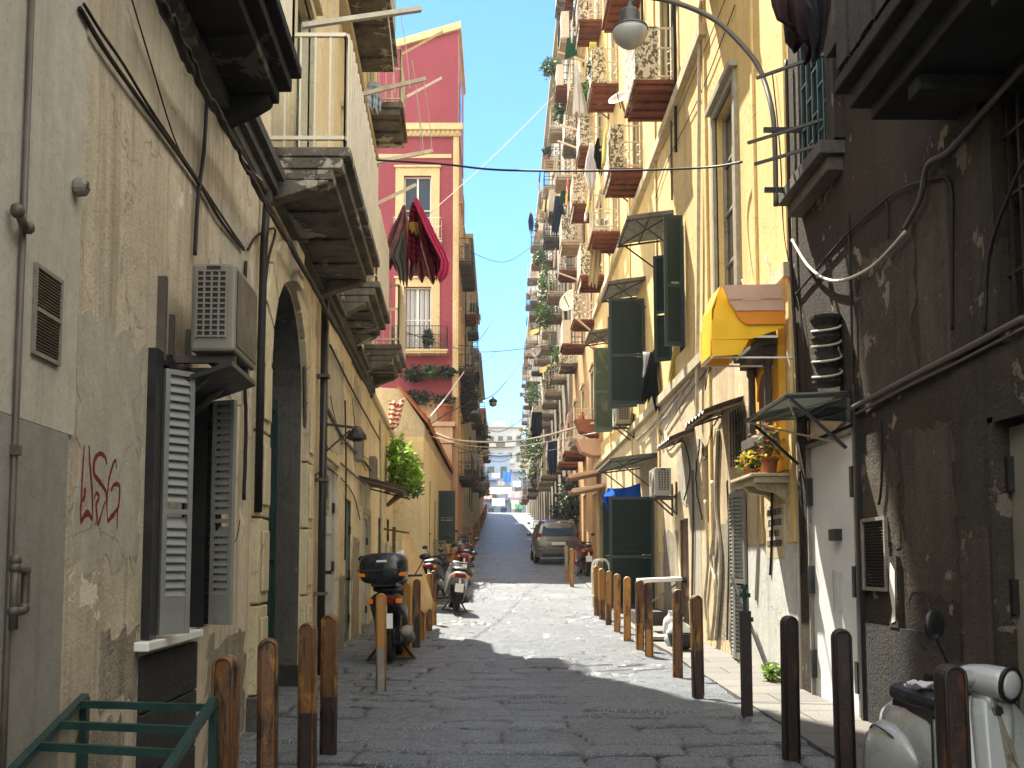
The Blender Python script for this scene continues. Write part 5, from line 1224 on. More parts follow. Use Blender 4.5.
cable('twisted pipe on the worn wall left of the louvred door', [rp(712,480,.05),rp(714,530,.05),rp(711,560,.05),rp(716,590,.05),rp(712,640,.05)], .026, 'pipepale', wob=.02)
cable('tall pipe between brown door and bag', [rp(692,470),rp(693,520),rp(692,600)], .02, 'pipe')
# overhead lines
cable('dark cable crossing high over the whole street', [at_y(372,160,14),at_y(440,164,14.2),at_y(500,170,14),at_y(600,171,13.6),at_y(700,168,13.4),rp(742,162,.1)], .016)
cable('pale washing line rising from the red house to the right', [at_y(425,218,17),at_y(500,150,26),at_y(553,97,40)], .006, 'pipepale')
cable('pale cable bundle spanning the street in the distance', [at_y(428,430,29),at_y(455,440,32),at_y(500,442,35),at_y(540,437,35),at_y(585,425,33),rp(618,420,.1)], .035, 'cablepale')
cable('thin cable under the pale bundle in the distance', [at_y(430,436,29),at_y(470,446,33),at_y(520,446,35),at_y(600,432,30)], .016, 'cablepale')
lc = cable('dark line carrying the small hanging street lamp', [at_y(430,424,30),at_y(462,406,42),at_y(493,395,52),at_y(512,374,58),at_y(528,352,64)], .022)
cable('faint cable in the sky between the far houses', [at_y(476,345,52),at_y(500,310,60),at_y(528,262,70)], .016)
cable('thin dark line over the far end of the street', [at_y(470,362,55),at_y(495,352,60),at_y(522,290,75)], .012)
cable('pale cable crossing behind the hanging lamp', [at_y(480,402,62),at_y(500,405,66),at_y(522,408,70)], .018, 'cablepale')
cable('slanting rope on the terrace up to the red house', [at_y(430,417,29),at_y(447,396,33),at_y(464,372,38)], .02, 'cablepale')

# more runs of pipe and wire on the weathered ground floors
for k, (pts, r_, mt, lab) in enumerate((
    ([lp(303,300),lp(305,420),lp(306,560)], .022, 'pipe', 'thin dark pipe between the arched portal and the thick drainpipe'),
    ([lp(345,400),lp(346,470),lp(345,560)], .014, 'cable', 'vertical cable between the two grey doors on the left'),
    ([lp(312,478),lp(330,470),lp(352,492),lp(360,520)], .010, 'cable', 'wire looping over the first grey door on the left'),
    ([lp(380,420),lp(381,480),lp(381,560)], .03, 'pipepale', 'pale downpipe near the little brown awning'),
    ([lp(330,345,.05),lp(355,395,.05),lp(380,440,.05)], .016, 'cable', 'cable running below the ledge on the cream wall'),
    ([lp(246,262),lp(243,330),lp(246,420),lp(244,500)], .016, 'cable', 'cable dropping left of the arched portal frame'),
    ([lp(224,530),lp(228,545),lp(236,540),lp(240,520)], .004, 'cable', 'thin wire curling right of the shuttered window'),
    ([rp(770,440),rp(772,520),rp(770,575)], .014, 'cable', 'cable between the louvred door and the plaque'),
    ([rp(757,420),rp(759,500),rp(756,600)], .02, 'pipepale', 'pale pipe right of the louvred door'),
    ([rp(727,480),rp(729,540),rp(727,640)], .016, 'pipe', 'rusty pipe left of the louvred door'),
    ([rp(718,430),rp(716,500),rp(721,560),rp(716,640)], .03, 'pipepale', 'pale drainpipe on the worn wall near the weeds'),
    ([rp(660,430),rp(668,450),rp(682,440),rp(690,470),rp(684,500)], .013, 'cable', 'loop of cable over the brown framed window'),
    ([rp(636,440),rp(652,425),rp(672,400),rp(690,380)], .018, 'cablepale', 'pale cable climbing the yellow wall above the wide awning'),
    ([rp(745,300),rp(728,340),rp(712,362),rp(705,390)], .012, 'cable', 'cable looping left of the orange awning'),
    ([rp(766,255),rp(770,290),rp(750,300),rp(742,280)], .010, 'cablepale', 'pale wire tangle above the orange awning'),
    ([rp(800,470),rp(803,520),rp(801,575)], .010, 'cable', 'thin cable left of the pale metal door'),
    ([rp(672,0),rp(671,110),rp(672,200)], .02, 'pipe', 'thin downpipe beside the nearest screened balcony'),
    ([rp(880,420),rp(882,470),rp(879,505)], .012, 'cable', 'short cable above the vent on the dark wall'),
    ([rp(1024,160),rp(990,250),rp(985,330)], .012, 'cable', 'cable hanging left of the dark barred window'),
    )):
    cable(lab, pts, r_, mt, wob=.006)

for k, (pts, r_, lab) in enumerate((([lp(398,330,.5),at_y(480,352,34),at_y(560,344,38)], .012, 'thin dark wire crossing the street below the red house balcony'),
    ([at_y(466,250,46),at_y(505,262,50),at_y(540,240,54)], .014, 'thin wire between the far red house corner and the grey house'),
    ([at_y(470,420,60),at_y(498,432,62),at_y(524,418,66)], .02, 'dark wire hanging low over the far street'),
    ([at_y(474,455,75),at_y(500,462,78),at_y(522,452,80)], .02, 'lowest far wire above the crest'),
    ([at_y(452,446,40),at_y(500,456,42),at_y(578,446,40)], .014, 'dark wire just below the pale bundle over the street'))):
    cable(lab, pts, r_, 'cable')
# ------------------------------------------------------------------ street lamps
SL = thing('street_lamp', 'curved arm street lamp with bell shaped head over the right side', 'street lamp', rp(776,205,.35))
ps = [rp(776,206,.32), rp(775,150,.32), rp(772,110,.33), rp(760,70,.36)]
zz = ps[-1]
y0 = zz.y
arc = [Vector(p) for p in ps] + [at_y(742,45,y0+.1), at_y(715,20,y0+.2), at_y(680,4,y0+.3), at_y(645,-3,y0+.4), at_y(631,2,y0+.42)]
def smooth(pts, k=6):
    Q = []
    for i in range(len(pts)-1):
        p0, p1, p2, p3 = pts[max(i-1,0)], pts[i], pts[i+1], pts[min(i+2,len(pts)-1)]
        for j in range(k):
            t = j/k; Q.append(.5*((2*p1)+(p2-p0)*t+(2*p0-5*p1+4*p2-p3)*t*t+(3*p1-p0-3*p2+p3)*t**3))
    return Q+[pts[-1]]
m = MB(); m.tube(smooth(arc), .028, 8); m.build('arm', M['pipe'], SL, smooth=True)
m = MB()
for p in (rp(775,130,.32), rp(776,190,.32)): m.bar((p.x-.12,p.y,p.z),(RX,p.y,p.z),.035,.05)
m.build('wall_bracket', M['iron'], SL)
hd = at_y(630,30,y0+.42)
m = MB(); m.lathe(hd, [(.03,.33),(.04,.25),(.09,.24),(.115,.20),(.115,.07),(.15,.05),(.205,.02),(.21,.0)], 20); m.build('hood', M['lampmetal'], SL, smooth=False)
m = MB(); m.lathe(hd, [(.20,-.003),(.20,-.05),(.17,-.12),(.11,-.18),(.05,-.21),(.01,-.22)], 20); m.build('bowl', M['lampglass'], SL, smooth=True)
hl = at_y(493,402,52)
HL = thing('hanging_lamp', 'small round street lamp hanging from a line far up the street', 'street lamp', hl)
m = MB(); m.lathe(hl, [(.03,.3),(.05,.2),(.22,.1),(.24,0),(.15,-.02)], 12); m.build('hood', M['lampmetal'], HL)
m = MB(); m.ball(hl-Vector((0,0,.1)), (.2,.2,.16), 12, 8); m.build('globe', M['lampglass'], HL, smooth=True)
# ------------------------------------------------------------------ laundry poles and washing
def pole(label, p, q, r=.03, mat='creammetal', lines=()):
    o = MB(); o.bar(p, q, r*2, r*1.6); b = o.build('drying_pole', M[mat], None, p); tag(b, label, 'drying pole', 'wooden laundry poles')
    return b
pole('long grey pole reaching into the sky above the cream screened balcony', at_y(302,26,9.9), at_y(421,9,10.3), .03, 'pipepale')
pole('wooden pole below the topmost one, against the red attic', at_y(355,96,14.2), at_y(425,79,14.8), .035, 'pipepale')
pole('white bar pointing up right against the red attic', at_y(406,97,19), at_y(441,78,19.6), .03, 'white')
pole('thin cream bar under the sloping red roof edge', at_y(400,55,19), at_y(442,32,19.8), .03, 'trim')
pole('wooden pole just above the upper window of the red house', at_y(370,163,15), at_y(432,151,15.6), .035, 'creammetal')
pole('short wooden pole holding the crimson washing', at_y(372,206,16.4), at_y(415,185,17), .035, 'creammetal')
LCOL = 0
for k, (x0, y0_, x1, y1_, d) in enumerate(((388,14,395,95,12.5),(401,14,410,90,12.5),(412,60,424,155,15),(424,82,432,152,15),(416,92,421,152,15.2))):
    cable(('first','second','third','fourth','fifth')[k]+' thin washing line strung between the drying poles, counted from the left', [at_y(x0,y0_,d),at_y((x0+x1)/2+1,(y0_+y1_)/2,d+.1),at_y(x1,y1_,d+.2)], .006, 'cablepale', name='washing_line')
def hang(name, label, outline, y, mat, cat='laundry', fold=.05, dy=.25, group=None, part=None, seed=0):
    """outline: list of (px_left, px_right, py) rows from the peg down; hung cloth with folds, real depth dy"""
    rows = len(outline)-1
    def fn(u, v):
        i = min(int(v*rows), rows-1); t = v*rows-i
        a, b = outline[i], outline[i+1]
        l, r_, py = a[0]+(b[0]-a[0])*t, a[1]+(b[1]-a[1])*t, a[2]+(b[2]-a[2])*t
        if v == 1: py += 2.2*math.sin(u*17+seed)
        p = at_y(l+(r_-l)*u, py, y)
        a_ = min(1, v*2.5)
        p.y += a_*(fold*math.sin(u*15+seed+v*1.3)+fold*.6*math.sin(u*31+seed*2)) + dy*(u-.5)*a_
        return p
    m = MB(); m.grid(fn, 28, max(8, rows*4))
    o = m.build(name, M[mat], part, None if part else at_y((outline[0][0]+outline[0][1])/2, outline[0][2], y), smooth=True, solid=.006)
    if not part: tag(o, label, cat, group)
    return o
hang('hanging_towel', 'bright crimson cloth hanging from the short wooden pole', [(414,417,197),(415,421,205),(420,428,217),(427,437,235),(435,445,250),(441,449,262),(440,448,272),(436,443,279)], 16.55, 'crimson', seed=1, fold=.03)
hang('hanging_cloth', 'dark plum cloth hanging just behind the crimson one', [(414,418,203),(417,424,217),(420,433,235),(424,442,250),(429,446,262),(432,445,272),(435,441,279)], 16.85, 'maroon', seed=2.2, fold=.05)
hang('hanging_garment', 'burgundy striped garment with a gold band between the hanging cloths', [(412,415,202),(410,418,214),(409,420,235),(408,420,262)], 16.8, 'burgundy', seed=3.1, fold=.03)
hang('hanging_band', 'short gold cloth pinned on the burgundy garment', [(410,418,222),(410,419,228),(410,419,233)], 16.68, 'gold', seed=3.3, fold=.02)
hang('hanging_garment', 'pink patterned cloth leftmost on the short pole', [(403,405,205),(398,408,220),(391,410,235),(384,408,252),(381,396,266)], 17.2, 'pinkpattern', seed=4.5, fold=.08)
hang('hanging_garment', 'grey shirt hanging below the pink patterned cloth', [(402,404,232),(397,407,245),(392,408,258),(398,408,270),(400,407,283)], 17.1, 'greycloth', seed=5.5)
hang('hanging_garment', 'mauve skirt hanging below the burgundy garment', [(411,421,238),(412,428,258),(410,433,270),(409,436,279)], 17.3, 'pinkpattern', seed=6.1, fold=.09)
hang('hanging_shirt', 'pale blue striped shirt over the balcony beside the red attic', [(368,380,82),(367,381,95),(368,380,110)], 16, 'bluecloth', seed=1.4)
# right hand side washing
RW = [('white_sheet','long white sheet hanging highest on the right',[(575,577,60),(574,582,80),(573,586,100),(572,588,115)],30,'whitecloth'),
      ('white_sheet','white sheet hanging beside the small black garment',[(590,594,143),(586,596,160),(584,597,175),(588,594,190)],26,'whitecloth'),
      ('black_garment','small black garment pegged next to the white sheet',[(597,599,138),(594,601,150),(593,603,160),(597,604,172)],25.6,'blackcloth'),
      ('yellow_cloth','yellow cloth on an upper balcony near the lamp head',[(590,597,42),(588,597,55),(588,596,62)],29,'yellowcloth'),
      ('yellow_cloth','pale yellow green cloth below the bright yellow one',[(586,592,62),(585,592,72),(585,590,80)],29.5,'yellowcloth'),
      ('dark_trousers','dark trousers hanging left of the balconies on the tall grey house',[(555,560,196),(553,562,215),(551,558,234)],46,'navycloth'),
      ('dark_garment','dark garment hanging beside the dark trousers',[(560,563,200),(558,564,212),(559,563,224)],46.4,'navycloth'),
      ('dark_garment','small dark garment hanging alone against the sky',[(530,532,212),(528,534,222),(529,533,232)],60,'navycloth'),
      ('black_clothes','black and white clothes hanging below the dark green shutter',[(650,657,352),(646,660,368),(642,658,385),(640,650,400)],20.2,'blackcloth'),
      ('black_clothes','black trousers hanging right beside the black and white clothes',[(653,660,350),(651,661,375),(650,664,395),(654,664,410)],19.8,'blackcloth'),
      ('white_towel','white towel hanging between green shutter and yellow wall',[(643,650,352),(643,651,366),(642,650,376)],20.4,'whitecloth'),
      ('cream_blanket','cream and orange blanket hanging under the dark green shutters near the middle',[(674,684,345),(670,684,362),(667,676,382)],18.2,'yellowcloth'),
      ('pink_cloth','small pink and yellow cloth on a low balcony of the orange house',[(579,584,412),(579,585,422),(581,584,430)],33,'pinkcloth'),
      ('cream_cloth','cream towels hanging on the upper balcony near the white sheet',[(580,587,20),(578,587,40),(577,585,58)],33,'creamcloth'),
      ('cream_cloth','long pale cloth hanging along the pebble screened balconies',[(592,600,232),(590,602,255),(588,598,285)],27,'creamcloth'),
      ('dark_clothes','row of dark clothes low on the tall grey house',[(532,542,412),(531,542,428),(532,540,440)],52,'blackcloth'),
      ('blue_clothes','dark blue clothes hanging under the stacked slabs',[(548,558,440),(547,558,458),(549,556,474)],46,'navycloth'),
      ('dark_blanket','navy blanket hanging at the left of the far house by the sky',[(475,479,372),(472,480,378),(474,478,387)],56,'navycloth')]
for k, (nm, lb, ol, y, mt) in enumerate(RW): hang(nm, lb, ol, y, mt, seed=k*1.3, fold=.05, dy=.3)
hang('dark_bundle', 'dark heavy cloths drooping from above at the upper right', [(763,832,-30),(762,834,0),(764,832,22),(768,829,38),(782,826,48)], 8.2, 'darkred', fold=.10, dy=.5, seed=2)
hang('dark_bundle', 'black cloth hanging beside the dark heavy cloths at the upper right', [(798,830,-20),(800,829,20),(806,826,42),(812,822,52)], 7.9, 'blackcloth', fold=.08, dy=.4, seed=4)
for k, (px0, py0, px1, py1, y) in enumerate(((575,58,600,66,30),(560,125,581,131,33),(558,141,580,149,33),(600,150,615,145,25.5),(554,200,566,205,46),(528,211,542,219,58),(595,105,620,118,28),(556,272,592,285,36),(576,318,590,330,34),(558,52,590,62,37))):
    q0, q1 = at_y(px0,py0,y), at_y(px1,py1,y+.3)
    pole('short laundry rod sticking out high on the sunlit houses', q0, q1, .03, 'white' if k in (1,2) else 'creammetal')['group'] = 'laundry rods on the right'
# ------------------------------------------------------------------ satellite dishes
def dish(label, c, r, d):
    t = thing('satellite_dish', label, 'satellite dish', c, 'satellite dishes'); d = Vector(d).normalized()
    m = MB(); m.lathe(c, [(.01,0),(r*.5,r*.07),(r*.85,r*.2),(r,r*.3),(r*.98,r*.31),(r*.84,r*.22),(r*.5,r*.09),(.01,.02)], 20, d); m.build('dish', M['creammetal'], t, smooth=True)
    m = MB(); m.bar(Vector(c)+d*.02-Vector((0,0,r*.8)), Vector(c)+d*r*1.1, .025); m.bar(c, Vector(c)-d*.35+Vector((0,0,-.1)), .04); m.build('arm', M['pipe'], t); return t
dish('pale satellite dish beside the red undersides of the balconies', at_y(571,302,35), .42, (-.6,-.75,.3))
dish('upper satellite dish edge on, between two pebble screened balconies', at_y(621,100,24), .30, (-.35,-.5,.5))
dish('small satellite dish far up the right houses', at_y(537,352,58), .35, (-.6,-.75,.3))
# ------------------------------------------------------------------ plants
def leaves(m, c, r, n, size, flat=.0, down=0, shell=.55):
    c = Vector(c)
    for i in range(n):
        d = Vector((random.gauss(0,1), random.gauss(0,1), random.gauss(0,1))).normalized()
        k = shell+(1-shell)*random.random() if random.random() < .75 else random.random()
        lump = .72+.45*mnoise.noise(d*2.3+c)
        p = c + Vector((d.x*r[0], d.y*r[1], d.z*r[2]))*k*(lump+.2) - Vector((0,0,down*random.random()))
        u = Vector((random.gauss(0,1), random.gauss(0,1), random.gauss(0,.6))).normalized(); v = u.orthogonal().normalized()
        v.rotate(Matrix.Rotation(rnd(0,6.28), 3, u)); s = size*rnd(.6,1.25); u *= s; v *= s*.45
        m.quad(p-u, p-u*.2+v, p+u, p-u*.2-v)
    return m
def potplant(label, c, pr_, ph, r, n, size, lm, flowers=None, name='potted_plant', soil=True, potmat='pot', group=None):
    c = Vector(c); t = thing(name, label, 'plant', c, group)
    m = MB(); m.lathe(c, [(pr_*.7,0),(pr_*.95,ph*.85),(pr_*1.08,ph*.86),(pr_*1.08,ph),(pr_*.9,ph),(pr_*.88,ph*.9),(.01,ph*.9)], 16); m.build('pot', M[potmat], t)
    m = MB(); leaves(m, c+Vector((0,0,ph+r[2]*.75)), r, n, size); 
    for i in range(8):
        m.bar(c+Vector((0,0,ph*.85)), c+Vector((rnd(-.6,.6)*r[0], rnd(-.6,.6)*r[1], ph+r[2]*rnd(.7,1.3))), size*.12)
    m.build('foliage', M[lm], t)
    if flowers:
        for fm, k in flowers:
            m = MB(); leaves(m, c+Vector((0,0,ph+r[2]*.9)), (r[0]*1.05,r[1]*1.05,r[2]*1.05), k, size*.8, shell=.9); m.build('flowers', M[fm], t)
    return t
potplant('terracotta pot of dry stems with red flowers on the wall shelf', WR(11.08,.2,2.56), .10, .18, (.17,.15,.22), 110, .045, 'leafdry', (('flowerred',10),('flower',22)))
potplant('low pot of yellow orange flowers on the wall shelf', WR(11.62,.27,2.56), .09, .10, (.18,.17,.13), 120, .045, 'leaf', (('flower',50),))
def shrub(name, label, blobs, n, size, mats, cat='plant', stem=None, group=None):
    c0 = Vector(blobs[0][0]); t = thing(name, label, cat, stem[0] if stem else c0, group)
    m = MB()
    for c, r in blobs: leaves(m, c, r, n, size)
    m.build('foliage', M[mats], t)
    if stem:
        m = MB()
        for c, r in blobs: m.tube([stem[0], Vector(stem[0]).lerp(Vector(c), .6)+Vector((.05,0,.05)), c], [.05,.035,.012], 6)
        m.build('stem', M['wood'], t)
    return t
pb = [(at_y(404,466,24), (.42,.5,.55)), (at_y(412,478,23.8), (.3,.4,.4)), (at_y(398,452,24.3), (.3,.4,.4)), (at_y(398,475,24.2), (.28,.4,.4))]
shrub('leafy_bush', 'bright green leafy bush growing out of the left wall', pb, 420, .085, 'leafbright', stem=(WL(24,.02,3.3),))
shrub('dark_bush', 'grey green undergrowth below the bright leafy bush', [(at_y(414,488,24.2),(.3,.35,.3)),(at_y(405,486,24.4),(.3,.3,.25))], 200, .07, 'leaf', stem=(WL(24.4,.02,3.0),))
by = RY-.45
for k, (px, py, r, lab) in enumerate(((413,375,(.55,.35,.45),'trailing balcony plants hanging under the middle window of the red house'),(430,372,(.35,.3,.35),'small leafy plant at the right of the red house balcony'),(418,398,(.8,.3,.4),'dark plants on the lower balcony of the red house'),(446,372,(.5,.3,.3),'bushy plant on top of the peach corner pier'),(428,338,(.25,.25,.5),'tall potted plant beside the white window of the red house'))):
    shrub('balcony_plant', lab, [(at_y(px,py,by), r)], 330, .10, 'leafdark' if k != 1 else 'leaf', group='plants on the red house')
pc = at_y(445,385,RY-.3); potplant('terracotta pot with bushy plant on the corner pier', (-2.35,RY-.3,low-1.1), .36, .75, (.55,.3,.3), 200, .09, 'leafdark')
shrub('ivy', 'dark ivy mass climbing the corner beyond the red house', [(at_y(463,392,45),(.5,.9,1.0)),(at_y(464,410,46),(.45,.9,.8)),(at_y(468,380,47),(.4,.7,.7))], 420, .11, 'leafdark')
shrub('ivy', 'dark creeper on the far left house beside the sky gap', [(at_y(480,436,72),(.8,1.2,1.3)),(at_y(476,428,70),(.6,1,1))], 380, .16, 'leafdark')
shrub('tree', 'dark evergreen bush behind the parked grey car', [(at_y(572,498,42),(.75,.9,.85)),(at_y(563,512,42),(.6,.8,.6)),(at_y(580,490,42.5),(.6,.8,.6)),(at_y(570,485,43),(.5,.6,.5)),(at_y(578,512,42),(.6,.8,.6))], 520, .10, 'leafdark', 'tree', stem=((2.9,42.3,gz(42.3)),))
gb_ = [((552,68),45,(.6,.6,.5),'flowering plants on the roof pergola of the tall grey house'),((545,285),52,(.5,1,1.2),'trailing plant on a balcony of the tall grey house'),((543,315),50,(.6,.9,.8),'second trailing plant lower on the tall grey house'),((540,258),56,(.5,.8,.6),'small green plant higher on the tall grey house'),
       ((533,395),66,(.7,1.2,.9),'green plants low on the pale stone house'),((528,440),75,(1.0,1.6,1.2),'big green plant near the end of the right hand row'),((536,450),60,(.6,1,.9),'leafy balcony plant above the far road on the right'),((530,470),78,(1.0,1.6,1.4),'bushy plant low at the far right end of the street'),((562,112),44,(.5,.7,.6),'plants on the roof balcony near the sky edge')]
for (px, py), y, r, lab in gb_: shrub('balcony_plant', lab, [(at_y(px,py,y), r)], 330, .13, 'leaf', group='plants on the far right houses')
shrub('street_shrub', 'green street plants at the foot of the far left houses', [(at_y(480,492,80),(.5,1,.6)),(at_y(478,480,76),(.4,.8,.8))], 300, .13, 'leaf')
t = thing('weeds', 'tuft of bright green weeds at the foot of the sunlit wall', 'plant', (3.08,11.35,gz(11.35)))
m = MB(); leaves(m, (3.05,11.35,gz(11.35)+.13), (.11,.2,.13), 130, .05); m.build('foliage', M['tuft'], t)
for (x, y, lab) in ((3.1,13.0,'tiny weeds left of the louvred door'),(3.12,16.3,'tiny weeds under the wall table')):
    m = MB(); leaves(m, (x,y,gz(y)+.05), (.05,.12,.06), 40, .03); o = m.build('weeds', M['tuft'], None, (x,y,gz(y))); tag(o, lab, 'plant')
potplant('planter with yellow green plant beside the dark green doors', (2.62,21.6,gz(21.6)+.03), .2, .55, (.28,.28,.35), 170, .06, 'leaf', (('flower',14),), potmat='greypaint')
potplant('grey planter with dusty plant just beyond the first planter', (2.75,22.9,gz(22.9)+.03), .22, .5, (.3,.3,.4), 160, .06, 'leafdry', potmat='greypaint')
# ------------------------------------------------------------------ cloths, tarps, small things on the street
def drape(name, label, corners, mat, fold=.06, cat='tarpaulin', nu=20, nv=14):
    a, b, c, d = [Vector(p) for p in corners]   # top left, top right, bottom right, bottom left
    m = MB(); m.grid(lambda u, v: (a.lerp(b,u)).lerp(d.lerp(c,u), v)+Vector((0, fold*math.sin(u*13+v*2), -.05*math.sin(math.pi*u)*(1-v)+fold*.4*math.sin(u*9)*v)), nu, nv)
    o = m.build(name, M[mat], None, a, smooth=True, solid=.006); return tag(o, label, cat)
drape('blue_tarp', 'bright blue tarp hung under the wide corrugated awning', [at_y(608,488,21.0),at_y(640,483,20.9),at_y(642,500,20.75),at_y(604,497,20.8)], 'tarp', .04)
drape('blue_tarp', 'lower corner of blue tarp hanging beside the dark green doors', [at_y(601,495,21.3),at_y(612,488,21.2),at_y(612,522,21.25),at_y(609,512,21.3)], 'tarp', .03)
hang('orange_sheet', 'orange sheet draped over a bar beside the black scooter', [(402,410,535),(403,415,550),(404,421,568),(405,428,590),(408,431,602),(409,430,612)], 15.6, 'orangecloth', 'sheet', fold=.035, dy=.9, seed=2)
drape('plastic_cover', 'dusty pale plastic sheet hanging beside the orange sheet', [at_y(383,538,16.3),at_y(398,541,16.4),at_y(400,600,16.2),at_y(382,600,16.1)], 'creamcloth', .05, 'sheet')
m = MB(); m.bar(at_y(384,529,15.6), at_y(409,533,15.5), .03); m.bar(at_y(394,527,15.7), (at_y(394,527,15.7).x,15.7,gz(15.7)), .05); o = m.build('rusty_stand', M['rust'], None, at_y(394,600,15.7)); tag(o, 'rusty T shaped stand holding up the orange sheet', 'stand')
m = MB(); m.ball(at_y(399,556,15.3), (.07,.06,.07), 12, 8); m.ball(at_y(402,554,15.25), (.05,.045,.06), 10, 7); o = m.build('plastic_bag', M['bag'], None, at_y(399,556,15.3), smooth=True); tag(o, 'small white bag tied to the rusty stand', 'bag')
drape('red_tarp', 'dark red tarp on the terrace below the red house', [at_y(402,424,30),at_y(426,412,30),at_y(428,432,29.5),at_y(410,446,29.4)], 'redtarp', .08)
drape('zigzag_cloth', 'red and white zigzag patterned cloth hanging on the terrace', [at_y(389,400,24.5),at_y(405,398,24.7),at_y(398,428,24.5),at_y(388,430,24.4)], 'zig', .05, 'cloth')
drape('green_awning', 'dark green awning on the far left houses', [at_y(466,462,58),at_y(482,468,66),at_y(484,474,66),at_y(466,470,58)], 'greenawn', .06, 'awning')
def sail(label, px0, px1, py0, py1, y, mat, depth=2.0):
    a, b = at_y(px0,py0,y), at_y(px1,py0,y); return drape('market_awning', label, [a+Vector((0,depth,0)), b+Vector((0,depth,0)), (b.x,b.y,at_y(px1,py1,y).z), (a.x,a.y,at_y(px0,py1,y).z)], mat, .08, 'awning')
sail('bright blue awning at the far end of the street', 503, 511, 470, 482, 124, 'tarp')
sail('pale striped awning at the far crest of the street', 484, 512, 486, 494, 121, 'creamcloth')
sail('reddish awning at the far crest of the street', 508, 522, 490, 498, 119, 'pinkpattern')
sail('orange awning low at the far right of the crest', 512, 519, 499, 509, 116, 'orangecloth')
sail('small white awning at the far left of the crest', 492, 505, 497, 506, 118, 'whitecloth')
random.seed(3)
for lab, x0, x1, py0, py1, y, mt in (('small grey awning under the bright blue one at the crest',498,505,480,486,126,'greycloth'),('dusty pink awning at the left of the crest',484,492,494,499,117,'pinkpattern'),
        ('faded blue awning at the right of the crest',513,521,480,487,128,'bluecloth'),('dark green awning low at the right of the crest',515,524,503,509,113,'greenawn'),('cream awning high behind the blue one',492,500,472,478,132,'creamcloth'),('dark awning low at the left of the crest',481,489,503,509,114,'navycloth')):
    sail(lab, x0, x1, py0, py1, y, mt, 1.4)
for k_, (px, py) in enumerate(((488,424),(496,423),(505,425),(512,424),(500,422))):
    p = at_y(px, py, 197); m = MB(); m.bar((p.x,p.y+2,28.4),(p.x,p.y+2,28.9+rnd(1.2,2.6)),.07)
    for j in range(3): m.bar((p.x-.6+.1*j,p.y+2,29.3+.3*j),(p.x+.6-.1*j,p.y+2,29.3+.3*j),.05)
    o = m.build('roof_aerial', M['iron'], None, (p.x,p.y+2,28.4)); tag(o, 'thin aerial on the roof of the cream apartment block', 'aerial', 'roof aerials')
for k, (px0, py0, lab) in enumerate(((566,482,'upper of two pink canopies on the orange house'),(572,492,'lower of two pink canopies on the orange house'))):
    y = 31; a = at_y(px0+8*k,py0,y); m = MB(WR)
    s = 32.2-k*1.2; z = 4.35-.55*k
    m.prism([(.02,z+.12),(1.0,z-.08),(1.05,z-.02),(1.0,z+.06),(.02,z+.22)], lambda p, q, t_: (t_, p, q), s-.8, s+.8); o = m.build('pink_canopy', M['pinkpanel'], None, WR(s,0,z), bevel=.02); tag(o, lab, 'canopy')
for k, (px, py, d, lab) in enumerate(((586,428,32.4,'terracotta bay hanging box under the yellow wall edge'),(594,448,32.0,'pink box below the terracotta bay'))):
    p = at_y(px, py, d); m = MB(); m.loft([[Vector((RX+.02-w_*.0,p.y+sy*.4,p.z+dz)) if sx else Vector((RX-.75*w_,p.y+sy*.4,p.z+dz)) for sx, sy in ((1,-1),(0,-1),(0,1),(1,1))] for dz, w_ in ((-.28,.35),(-.15,.8),(.2,1),(.24,1.05))])
    o = m.build('bay_box', M['pot' if k == 0 else 'pinkpanel'], None, (RX,p.y,p.z), bevel=.015); tag(o, lab, 'box')
# fold-down wall table
t = thing('wall_table', 'white fold down table on one leg before the dark green doors', 'table', (2.8,17.9,gz(17.9)))
z = gz(17.9)+.86
m = MB(); m.hexa([(2.48,17.6,z+.02),(3.2,17.6,z+.05),(3.2,18.3,z+.05),(2.48,18.3,z+.02)], [(2.48,17.6,z+.09),(3.2,17.6,z+.12),(3.2,18.3,z+.12),(2.48,18.3,z+.09)]); m.build('tabletop', M['white'], t, bevel=.01)
m = MB(); m.bar((2.58,17.9,gz(17.9)),(2.58,17.9,z+.02),.05); m.bar((2.58,17.9,z-.4),(3.15,17.9,z),.03); m.build('leg', M['greypaint'], t)
m = MB(); m.box(2.55,3.19,18.9,20.6,.3,.68); o = m.build('door_step', M['stone'], None, (2.8,18,.3), bevel=.02); tag(o, 'grey stone step along the wall by the dark green doors', 'step')
m = MB(); m.lathe((2.88,17.0,gz(17)+.04), [(.12,0),(.13,.05),(.13,.2),(.11,.28),(.045,.34),(.04,.40),(.045,.41)], 14); m.bar((2.88,16.95,gz(17)+.40),(3.0,16.9,gz(17)+.55),.02); o = m.build('plastic_jug', M['bag'], None, (2.83,13.9,gz(13.9)), smooth=True); tag(o, 'whitish plastic jug standing on the flags near the wall table', 'jug')
m = MB(); zb = gz(15.2)+.05
m.loft([[Vector((2.70+r_*math.cos(g)*(1+.25*math.sin(3*g+zz_*9)),15.3+r_*math.sin(g),zb+zz_)) for g in [2*math.pi*i/16 for i in range(16)]] for r_, zz_ in ((.15,0.0),(.2,.08),(.19,.2),(.14,.30),(.06,.36),(.09,.42))]); o = m.build('plastic_bag', M['bag'], None, (2.70,15.3,zb), smooth=True); tag(o, 'white plastic bag standing beside the black bowl', 'bag')
m = MB(); m.lathe((2.66,14.75,gz(14.75)+.05), [(.10,0),(.17,.03),(.21,.2),(.23,.22),(.20,.22),(.16,.05),(.01,.03)], 18); o = m.build('black_bowl', M['plasticblack'], None, (2.66,14.75,gz(14.75))); tag(o, 'black plastic bowl on the flags beside the white bag', 'bowl')
